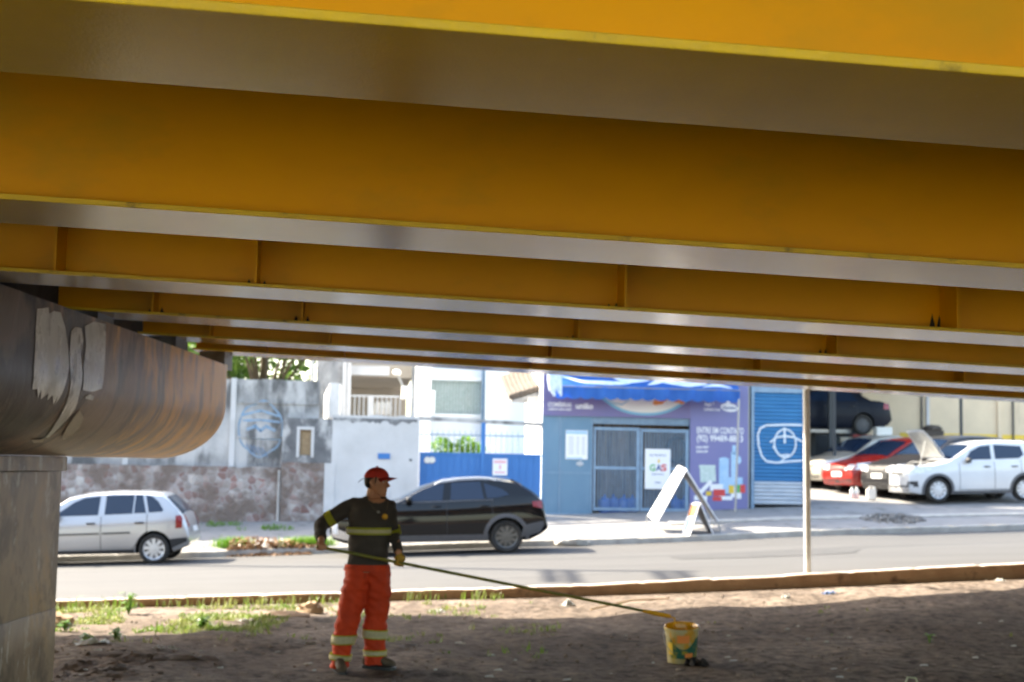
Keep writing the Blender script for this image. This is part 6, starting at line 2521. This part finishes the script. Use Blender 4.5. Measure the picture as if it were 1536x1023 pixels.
b.tube([H(.072, -.05, .03), H(.088, -.02, .036), H(.088, .02, .036), H(.072, .05, .03)], [.009, .011, .011, .009], 8)  # brow
b.tube([H(.076, -.026, -.056), H(.092, 0, -.054), H(.076, .026, -.056)], [.004, .008, .004], 8)   # upper lip
b.tube([H(.076, -.022, -.067), H(.090, 0, -.068), H(.076, .022, -.067)], [.004, .009, .004], 8)   # lower lip
b.ball(H(.074, 0, -.1), .02, .022, .018)                                                       # chin
for s in (-1, 1):
    b.tube([H(-.008, s * .07, .02), H(-.022, s * .084, .012), H(-.02, s * .082, -.018), H(-.006, s * .072, -.03)], [.009, .012, .011, .008], 8)   # ears
    b.ball(H(.05, s * .04, -.028), .024, .022, .02)     # cheek
# neck, trunk, limbs
b.tube([H(-.03, 0, -.05), H(-.04, .0, -.10), Q(562, 744, .012), Q(561, 750, .01), Q(557, 758, .0)], [.048, .047, .05, .064, .09], 16)
loft_px(b, TORSO, 748, 858, 3, -.012)
loft_px(b, LEGL, 848, 1000, 5, -.025)
loft_px(b, LEGR, 848, 994, 5, -.025)
b.tube([SHL, SHL.lerp(ELL_, .5), ELL_], [.056, .047, .042], 14)
b.tube([ELL_, ELL_.lerp(WRL, .4), WRL], [.042, .040, .027], 14)
b.tube([SHR, SHR.lerp(ELR, .5), ELR], [.056, .047, .042], 14)
b.tube([ELR, ELR.lerp(WRR, .4), WRR], [.042, .040, .027], 14)

def hand(b, centre, wrist, flip):
    """a fist closed round the pole: palm on the wrist side, four fingers wrapped over, thumb coming from the palm's side"""
    w_ = (wrist - centre)
    w_ = (w_ - PA * w_.dot(PA)).normalized()          # away from the pole towards the wrist
    o_ = PA.cross(w_) * flip
    rp = .015
    palm_c = centre + w_ * (rp + .022)
    Rm = Matrix((PA, o_, w_)).transposed()
    b.ball(palm_c + o_ * -.004, .042, .024, .034, 14, 10, R=Rm)
    b.tube([wrist, wrist.lerp(palm_c, .6), palm_c], [.027, .026, .03], 12)
    for i, (off, ln, rr) in enumerate(((-.031, 4.1, .0092), (-.0105, 4.6, .0098), (.0100, 4.4, .0095), (.030, 3.7, .0082))):
        pts, rad = [], []
        for k in range(8):
            a = -.5 + ln * k / 7 * (1 + .03 * i)
            R_ = rp + rr + .012 * math.exp(-k * .8)
            pts.append(centre + PA * (off + .004 * math.sin(k)) + (w_ * math.cos(a) + o_ * math.sin(a)) * R_)
            rad.append(rr * (1.12 if k in (2, 4) else 1.0) * (1 - .05 * k * .6))
        b.tube(pts, rad, 8)
    pts = []
    side_ = -.040
    for k in range(6):
        a = .35 - 2.6 * k / 5
        pts.append(centre + PA * (side_ * (1 - .1 * k) - .006) + (w_ * math.cos(a) + o_ * math.sin(a)) * (rp + .012 + .010 * math.exp(-k)))
    b.tube([palm_c + PA * side_ * .5] + pts, [.014, .013, .012, .0115, .011, .010, .008], 8)
hand(b, HL, WRL, 1)
hand(b, HR_, WRR, -1)
# feet inside the boots
gl = B()
hand(gl, HR_, WRR, -1)
glove_bm = remeshed(gl, .005, 2, .4, lambda co: .0022)
body_bm = remeshed(b, .0065, 2, .4)
obj('body', body_bm, 'skin', man, smooth=180)
obj('glove', glove_bm, 'gloved_skin', man, smooth=180)
# eyes
for s in (-1, 1):
    b = B()
    b.ball(H(.068, s * .031, .012), .011, .011, .011, 10, 8)
    ey = obj('eye', b, 'eye_white', man, smooth=180)
    b = B()
    b.ball(H(.0765, s * .033, .012), .0045, .0045, .0045, 8, 6)
    obj('iris', b, 'hair', ey, smooth=180)
    b = B()
    b.tube([H(.076, s * .016, .030), H(.082, s * .03, .036), H(.07, s * .05, .030)], [.004, .005, .003], 6)
    obj('eyebrow', b, 'hair', man)
# hair under the cap
b = B()
rings = []
for u_, bk, fr, hw in [(-.052, -.078, -.03, .054), (-.035, -.098, -.02, .068), (-.01, -.106, -.004, .078), (.02, -.110, .02, .081), (.05, -.108, .06, .081), (.07, -.1, .07, .077)]:
    ring = []
    for k in range(24):
        a = 2 * PI * k / 24
        f_ = (fr + bk) / 2 + (fr - bk) / 2 * math.cos(a)
        ring.append(H(f_, hw * math.sin(a), u_))
    rings.append(ring)
b.rings(rings)
for s in (-1, 1):
    b.tube([H(.02, s * .076, .05), H(.018, s * .0755, .02), H(.014, s * .072, -.004)], [.016, .012, .006], 8, flat=.5)
obj('hair', b, 'hair', man, smooth=60)
# cap: dome, brim, strap
b = B()
rings = []
tilt = .10
for i in range(9):
    a = i / 8 * PI / 2
    rr = math.cos(a)
    u_ = .040 + .088 * math.sin(a)
    rings.append([H(-.008 + (.108 * rr + .001) * math.cos(2 * PI * k / 28), (.087 * rr + .001) * math.sin(2 * PI * k / 28), u_ + tilt * (-.008 + .108 * rr * math.cos(2 * PI * k / 28)) * .5) for k in range(28)])
b.rings(rings)
cap_ = obj('cap', b, 'cap_red', man, smooth=70)
b = B()
def brim(u, v):
    a = (v - .5) * 2.2
    r0 = .092 + .085 * u * (math.cos(a) ** .6 if math.cos(a) > 0 else 0)
    return H(-.006 + r0 * math.cos(a) * 1.05, (.084 + .004 * u) * math.sin(a) / math.sin(1.1) * .98, .052 - .004 * u - (.018 + .022 * u) * abs(2 * v - 1) ** 2)
b.grid(brim, 8, 16)
bmesh.ops.solidify(b.bm, geom=b.bm.faces[:], thickness=.008)
obj('brim', b, 'cap_red', cap_, smooth=60)
b = B()
b.tube([H(-.10, .02, .03), H(-.135, .03, .012), H(-.155, .035, -.012)], [.006, .007, .005], 6, flat=.5)
obj('strap', b, 'hair', cap_)
b = B()
b.ball(H(-.008, 0, .131), .012, .012, .006)
obj('button', b, 'cap_red', cap_)
# shirt
b = B()
def fold(co):
    return .007 * noise.noise(co * 9) + .012 * noise.noise(Vector((co.x * 6 + co.z * 7, co.y * 5, co.z * 16 - co.x * 8)))
loft_px(b, TORSO, 744, 858, 3, .000)
b.tube([Q(545, 758, .01), SHL, SHL.lerp(ELL_, .5), ELL_], [.062, .070, .062, .056], 16)
b.tube([ELL_, ELL_.lerp(WRL, .5), ELL_.lerp(WRL, .88)], [.057, .052, .043], 16)
b.tube([Q(575, 758, .0), SHR, SHR.lerp(ELR, .5), ELR], [.06, .066, .058, .052], 16)
b.tube([ELR, ELR.lerp(WRR, .5), ELR.lerp(WRR, .92)], [.053, .048, .04], 16)
bm_s = remeshed(b, .009, 12, .5, fold)
# open the neckline: drop the plug above the collar
kill = [v for v in bm_s.verts if (v.co - Q(566, 741.5, -.06)).length < .078]
bmesh.ops.delete(bm_s, geom=kill, context='VERTS')
shirt = obj('shirt', bm_s, 'shirt', man, smooth=180)
# trousers
b = B()
loft_px(b, LEGL, 849, 1001, 3, -.001, True, .03)
loft_px(b, LEGR, 849, 996, 3, -.001, True, .03)
def fold2(co):
    return .015 * noise.noise(Vector((co.x * 9, co.y * 9, co.z * 5))) + .013 * noise.noise(Vector((co.x * 5, co.y * 5, co.z * 20 + co.x * 14)))
bm_t = remeshed(b, .009, 4, .5, fold2)
tr = obj('trousers', bm_t, 'orange_cloth', man, smooth=180)
b = B()
loft_px(b, [(846, 519, 583.5, .120, .0), (862, 515, 585.5, .125, .0)], 846.5, 856, 3, .006)
obj('waistband', b, 'orange_cloth', tr, smooth=60)
# bands
def band_px(rows, y0, y1, grow, mat, parent, tilt_=0.0):
    b = B()
    rings = []
    for i in range(5):
        y = y0 + (y1 - y0) * i / 4
        _, l_, r_, dp, dy = interp(rows, y)
        c = Q((l_ + r_) / 2, y, dy)
        ring = ell(c, (r_ - l_) / 2 * SCL + grow, dp + grow, 36, 0, .92)
        for p in ring:
            p.z += tilt_ * (p.x - c.x)
            p += (p - c).normalized() * (.5 * fold2(p) if rows is not TORSO else .5 * fold(p))
        rings.append(ring)
    b.rings(rings, False)
    bmesh.ops.solidify(b.bm, geom=b.bm.faces[:], thickness=-.003)
    return obj('reflective_band', b, mat, parent, smooth=60)
for rows_, ya, yb, tl in ((LEGL, 951.5, 966, .0), (LEGL, 980.5, 989.5, -.1), (LEGR, 943.5, 957.5, -.05), (LEGR, 974, 983, .0)):
    band_px(rows_, ya, yb, .012, 'lime_band', tr, tl)
    band_px(rows_, ya + 1.8, yb - 1.8, .0155, 'reflective', tr, tl)
band_px(TORSO, 790.5, 801.5, .018, 'lime_band', shirt)
band_px(TORSO, 793.5, 798.8, .0215, 'reflective', shirt)
def band_limb(p, q, t0, t1, r, mat, parent):
    b = B()
    b.tube([p.lerp(q, t0), p.lerp(q, t1)], r, 24, False)
    bmesh.ops.solidify(b.bm, geom=b.bm.faces[:], thickness=-.003)
    return obj('reflective_band', b, mat, parent, smooth=60)
band_limb(SHL, ELL_, .62, .80, .068, 'lime_band', shirt)
band_limb(SHR, ELR, .80, 1.02, .064, 'lime_band', shirt)
# necklace and pendant
b = B()
front_y = -.155
nk = [Q(549, 741, -.03), Q(553, 752, -.105), Q(560, 762, -.14), Q(568, 769, -.152), Q(576, 771.5, -.155), Q(580, 764, -.15), Q(582, 753, -.11), Q(579, 744, -.05)]
b.tube(nk, .0022, 6)
nc = obj('necklace', b, 'boot', man)
b = B()
pc = Q(577.5, 775, -.158)
b.lathe([(.001, -.006), (.018, -.006), (.024, 0), (.018, .006), (.001, .006)], 16, pc, 'Y')
obj('pendant', b, 'gold', nc, smooth=50)
b = B()
b.ball(Q(567.5, 768, -.158), .014, .008, .012)
obj('pendant', b, 'steel', nc, smooth=50)
# boots
def boot(px, py, dy, yaw, nm='boot'):
    c = Q(px, py, dy)
    z0 = zd(c.x, c.y)
    d = Vector((math.cos(yaw), math.sin(yaw), 0))
    s = Vector((-d.y, d.x, 0))
    b = B()
    rings = []
    for f_, hw, h_, lift in [(-.10, .02, .05, .0), (-.095, .036, .09, 0), (-.06, .042, .13, 0), (-.01, .044, .14, 0), (.03, .043, .115, 0), (.08, .044, .085, 0), (.13, .048, .07, 0), (.165, .042, .055, .002), (.19, .024, .035, .006)]:
        ring = []
        for k in range(16):
            a = 2 * PI * k / 16
            zz = max(0, .5 + .5 * math.sin(a))
            wx = hw * math.cos(a) * (1.0 if math.sin(a) < .2 else .9)
            ring.append(Vector((c.x, c.y, z0 + .02 + lift)) + d * f_ + s * wx + Vector((0, 0, h_ * zz ** .8)))
        rings.append(ring)
    b.rings(rings)
    bo = obj(nm, b, 'boot', man, smooth=60)
    b = B()
    rings = []
    for f_, hw in [(-.105, .018), (-.09, .038), (-.03, .044), (.05, .043), (.13, .050), (.175, .043), (.198, .022)]:
        rings.append([Vector((c.x, c.y, z0 - .005)) + d * f_ + s * (hw * sx) + Vector((0, 0, hz_)) for sx, hz_ in ((-1, 0), (1, 0), (1, .026), (-1, .026))])
    b.rings(rings)
    obj('sole', b, 'dark_metal', bo)
boot(508.5, 1008, -.06, math.radians(-75))
boot(561, 1002, .05, math.radians(-20))

# roller pole
t = thing('paint_roller', ((POLE0.x + POLE1.x) / 2, 12.3, 0), 'long green roller pole with a yellow paint-soaked end reaching from the worker to the bucket', 'paint roller')
b = B()
pole_end = POLE0 + (POLE1 - POLE0) * .925
pts = []
for i in range(21):
    q = i / 20
    p = POLE0.lerp(pole_end, q)
    p.z -= .02 * math.sin(PI * q) * .0
    pts.append(p)
b.tube(pts, .0135, 10)
obj('pole', b, 'pole_green', t, smooth=60)
b = B()
b.tube([POLE0 + (POLE1 - POLE0) * .9, POLE0 + (POLE1 - POLE0) * .94, POLE0 + (POLE1 - POLE0) * .985], [.014, .022, .019], 12)
obj('grip', b, 'wet_yellow', t, smooth=60)
tip = POLE1
bk_x = (1027 - 768) * 12.95 / F
b = B()
b.tube([POLE0 + (POLE1 - POLE0) * .98, POLE1 + Vector((.0, 0, -.01)), Vector((bk_x - .06, 12.95, POLE1.z - .10)), Vector((bk_x - .04, 12.95, POLE1.z - .18))], .007, 8)
obj('wire_frame', b, 'wet_yellow', t, smooth=60)
b = B()
b.tube([Vector((bk_x - .08, 12.90, POLE1.z - .20)), Vector((bk_x + .08, 12.99, POLE1.z - .19))], .032, 14)
obj('roller_sleeve', b, 'wet_yellow', t, smooth=60)

# bucket
BX, BY = bk_x, 12.95
BZ = zd(BX, BY)
bk = thing('paint_bucket', (BX, BY, BZ), 'paint-splashed bucket full of yellow paint standing on the shaded dirt', 'bucket')
b = B()
b.lathe([(.001, .0), (.122, .0), (.127, .006), (.134, .12), (.142, .245), (.148, .25), (.148, .262), (.144, .266), (.147, .30), (.158, .302), (.16, .315), (.157, .328), (.150, .33), (.145, .322), (.138, .26), (.125, .02), (.001, .018)], 40, (BX, BY, BZ - .004))
obj('shell', b, 'bucket_body', bk, smooth=40)
b = B()
b.lathe([(.001, .225), (.134, .225)], 30, (BX, BY, BZ))
obj('paint', b, 'wet_yellow', bk)
b = B()
b.lathe([(.156, .3295), (.1495, .3315), (.1435, .323), (.1362, .262), (.131, .225)], 40, (BX, BY, BZ - .004))
# wet paint run over the rim
obj('paint_film', b, 'wet_yellow', bk, smooth=60)
def wrap(a0, a1, z0, z1, off=.002, n=14, top=None, bot=None):
    b = B()
    def fn(u, v):
        a = a0 + (a1 - a0) * u
        zl = z0 if bot is None else bot(u)
        zh = z1 if top is None else top(u)
        z = zl + (zh - zl) * v
        r = .127 + (.142 - .127) * (z / .245) + off
        return (BX + r * math.cos(a), BY + r * math.sin(a), BZ + z)
    b.grid(fn, n, 6)
    return b
A_ = -PI / 2
obj('label_print', wrap(A_ - .9, A_ + 1.35, .06, .2, .003, 24, top=lambda u: .235 - .09 * math.sin(PI * min(1, u * 1.25))), 'label_green', bk, smooth=60)
obj('label_print', wrap(A_ - .38, A_ + .35, .205, .275, .014), 'print_orange', bk, smooth=60)
obj('label_print', wrap(A_ + .1, A_ + .65, .07, .11, .006), 'print_orange', bk, smooth=60)
obj('label_print', wrap(A_ - 1.1, A_ - .72, .09, .2, .005), 'print_yellow', bk, smooth=60)
b = B()
def bt(x, y):
    a = A_ + .12 + x / .14
    z = .135 + y
    r = .127 + .015 * z / .245 + .008
    return (BX + r * math.cos(a), BY + r * math.sin(a), BZ + z)
b.tube([(BX - .155, BY, BZ + .285), (BX - .168, BY - .05, BZ + .26), (BX - .16, BY - .10, BZ + .19), (BX - .10, BY - .15, BZ + .12)], .004, 6)
obj('bucket_handle', b, 'steel', bk)

bk.rotation_euler = (math.radians(8), math.radians(-1.5), 0)
def crumple(name, px, py, Y, sx, sy, h, mat, label, cat_, group=None, n=14, seed=1, zf=zd):
    p = pt(px, py, Y)
    r = random.Random(seed)
    b = B()
    yaw = r.random() * 2
    def fn(u, v):
        a, c = (u - .5) * sx, (v - .5) * sy
        e = 1 - max(abs(2 * u - 1), abs(2 * v - 1)) ** 2
        nz_ = noise.noise(Vector((u * 4 + seed * 3.1, v * 4, seed)))
        a *= 1 + .3 * noise.noise(Vector((v * 3, seed, 0)))
        c *= 1 + .3 * noise.noise(Vector((u * 3, seed, 5)))
        x, y = p.x + a * math.cos(yaw) - c * math.sin(yaw), Y + a * math.sin(yaw) + c * math.cos(yaw)
        return (x, y, zf(x, y) + .006 + h * max(0, .4 * e + nz_ * 1.0))
    b.grid(fn, n, n)
    bmesh.ops.solidify(b.bm, geom=b.bm.faces[:], thickness=.002)
    return obj(name, b, mat, smooth=70, label=label, cat=cat_, group=group)
crumple('rag', 1043, 990, 12.72, .26, .16, .09, 'rag', 'crumpled dark rag lying against the foot of the paint bucket', 'rag', seed=2)
crumple('plastic_bag', 135, 984, 12.6, .28, .20, .055, 'clear_plastic', 'crumpled clear plastic bag on the dark dirt near the pier', 'bag', seed=3)
crumple('cloth_scrap', 288, 998, 12.3, .42, .16, .03, 'litter_grey', 'long crumpled grey scrap lying on the dirt left of the worker', 'litter', seed=4)
crumple('cloth_scrap', 612, 963, 13.4, .34, .12, .02, 'litter_grey', 'flat grey scrap on the dirt just right of the worker', 'litter', seed=5)
crumple('paper_scrap', 238, 986, 12.55, .12, .08, .03, 'litter_white', 'small bent white scrap between the clear bag and the grey scrap', 'litter', seed=6)
crumple('paper_scrap', 260, 988, 12.6, .08, .06, .03, 'litter_white', 'tiny bright white scrap touching the end of the long grey scrap', 'litter', seed=7)
crumple('paper_scrap', 466, 964, 13.4, .11, .06, .02, 'litter_white', 'white scrap on the shaded dirt left of the worker’s knees', 'litter', seed=8)
crumple('plastic_wrapper', 1243, 876, 18.7, .22, .12, .06, 'litter_blue', 'crushed blue and white plastic bottle in the sun by the kerb', 'bottle', seed=9)
crumple('paper_cup', 1179, 884, 18.2, .10, .09, .06, 'litter_white', 'small white crumpled cup left of the crushed blue bottle', 'cup', seed=10)
crumple('paper_scrap', 852, 895, 17.6, .20, .14, .07, 'litter_white', 'white crumpled paper against the kerb near the roller pole', 'litter', seed=11)
crumple('paper_scrap', 368, 928, 15.6, .16, .1, .04, 'litter_white', 'white scrap at the edge of the sunlit grass', 'litter', seed=12)
crumple('paper_scrap', 300, 932, 15.4, .12, .1, .05, 'litter_white', 'pale scrap caught in the middle of the sunlit grass', 'litter', seed=13)
crumple('paper_scrap', 655, 906, 17.2, .2, .1, .03, 'litter_white', 'flat white paper in the sun at the kerb right of the worker', 'litter', seed=14)
crumple('paper_scrap', 1500, 864, 19.9, .12, .1, .05, 'litter_white', 'white scrap in the sun at the far right of the kerb', 'litter', seed=15)
# loose pebbles
b = B()
rp_ = random.Random(77)
for i in range(1500):
    px, py = rp_.uniform(70, 1560), 885 + 140 * rp_.random() ** .8
    d = ray(px, py)
    p = CAM + d * (-(HC - .02) / d.z)
    if p.y > Yk(p.x) - .05 or p.y > 24:
        continue
    q = .004 + .014 * rp_.random() ** 3
    b.ball((p.x, p.y, zd(p.x, p.y) + q * .3), q * 1.2, q, q * .7, 6, 4, jit=.6)
obj('gravel', b, 'pebble', label='loose pebbles and crumbs of earth strewn over the dirt', cat='gravel', kind='stuff')
# tiny scraps, all alike
for i in range(46):
    px, py = rnd.uniform(90, 1530), rnd.uniform(935, 1018)
    d = ray(px, py)
    t_ = -HC / d.z
    p = CAM + d * t_
    s = rnd.uniform(.014, .042)
    b = B()
    z = zd(p.x, p.y)
    b.hexa([(p.x - s, p.y - s * .6, z), (p.x + s, p.y - s * .7, z), (p.x + s * .8, p.y + s * .6, z), (p.x - s * .7, p.y + s * .7, z), (p.x - s * .8, p.y - s * .5, z + .008), (p.x + s * .7, p.y - s * .5, z + .015), (p.x + s * .6, p.y + s * .4, z + .012), (p.x - s * .5, p.y + s * .5, z + .006)])
    obj('litter_scrap', b, 'litter_white', label='tiny pale scrap of litter on the shaded dirt', cat='litter', group='tiny scraps on the dirt')
# pale plastic crate corner at the bottom edge
p = pt(1372, 1030, 10.6)
t = thing('plastic_basket', (p.x, 10.6, zd(p.x, 10.6)), 'pale green plastic basket cut off by the bottom edge at right', 'basket')
b = B()
zc = zd(p.x, 10.6)
hh = pt(1372, 1016, 10.6).z - zc
b.lathe([(.001, 0), (.07, 0), (.085, hh * .7), (.088, hh * .72), (.085, hh * .72), (.068, .01), (.001, .01)], 20, (p.x, 10.6, zc))
obj('shell', b, 'pale_green_plastic', t, smooth=40)
b = B()
b.tube([(p.x - .08, 10.6, zc + hh * .7), (p.x - .05, 10.6, zc + hh * 1.0), (p.x + .01, 10.6, zc + hh * .98), (p.x + .03, 10.6, zc + hh * .7)], .008, 8)
obj('handle', b, 'pale_green_plastic', t)
# stick by the kerb, rock, broken kerb slab
b = B()
pa, pb = pt(886, 897, 17.2), pt(1003, 893.5, 17.9)
b.tube([Vector((pa.x, pa.y, zd(pa.x, pa.y) + .02)), Vector(((pa.x + pb.x) / 2, (pa.y + pb.y) / 2, zd(pb.x, pb.y) + .03)), Vector((pb.x, pb.y, zd(pb.x, pb.y) + .03))], [.010, .012, .008], 8)
obj('stick', b, 'wood', smooth=60, label='thin brown stick lying in the sun along the kerb', cat='stick')
def rock(px, py, Y, rx, ry, rz, mat, label, seed, zf=zd, cat_='rock', group='rocks beside the kerb'):
    p = pt(px, py, Y)
    b = B()
    b.ball((p.x, Y, zf(p.x, Y) + rz * .35), rx, ry, rz, 14, 9, jit=.5)
    obj('rock', b, mat, smooth=30, label=label, cat=cat_, group=group)
rock(468, 905, 17.1, .15, .10, .10, 'rock', 'orange-brown rock in the sun behind the worker', 1)
rock(430, 917, 16.2, .26, .16, .05, 'rock', 'flat broken slab half buried at the edge of the shade', 2)
rock(85, 938, 15.2, .16, .14, .1, 'rock', 'brown rock beside the pier in the sun', 3)
rock(858, 816, 30.0, .35, .2, .16, 'pale_kerb', 'broken pale kerb stone behind the black SUV', 4, lambda x, y: zroad(x, y), 'rock')
b = B()
def mound(u, v):
    x = -3.62 + .9 * u
    y = 11.1 + 1.2 * v
    e = max(0, 1 - max(abs(2 * u - .9), abs(2 * v - 1)) ** 2.2)
    h = .025 + .05 * noise.noise(Vector((x * 3.2, y * 2.4, 1))) + .035 * noise.noise(Vector((x * 8, y * 6, 5))) + .03 * noise.noise(Vector((x * 18, y * 14, 2)))
    return (x, y, zd(x, y) - .012 + e * max(0, h))
b.grid(mound, 70, 70)
r3 = random.Random(5)
for i in range(26):
    x, y = r3.uniform(-3.5, -2.7), r3.uniform(11.2, 12.5)
    q = r3.uniform(.012, .035)
    p = mound(min(1, (x + 3.62) / .9), min(1, (y - 11.1) / 1.2))
    b.ball((x, y, p[2] + q * .2), q, q * .8, q * .6, 7, 5, jit=.7)
obj('rubble_pile', b, 'clod', smooth=60, label='dark clods of earth and rubble at the foot of the pier', cat='rubble', kind='stuff')
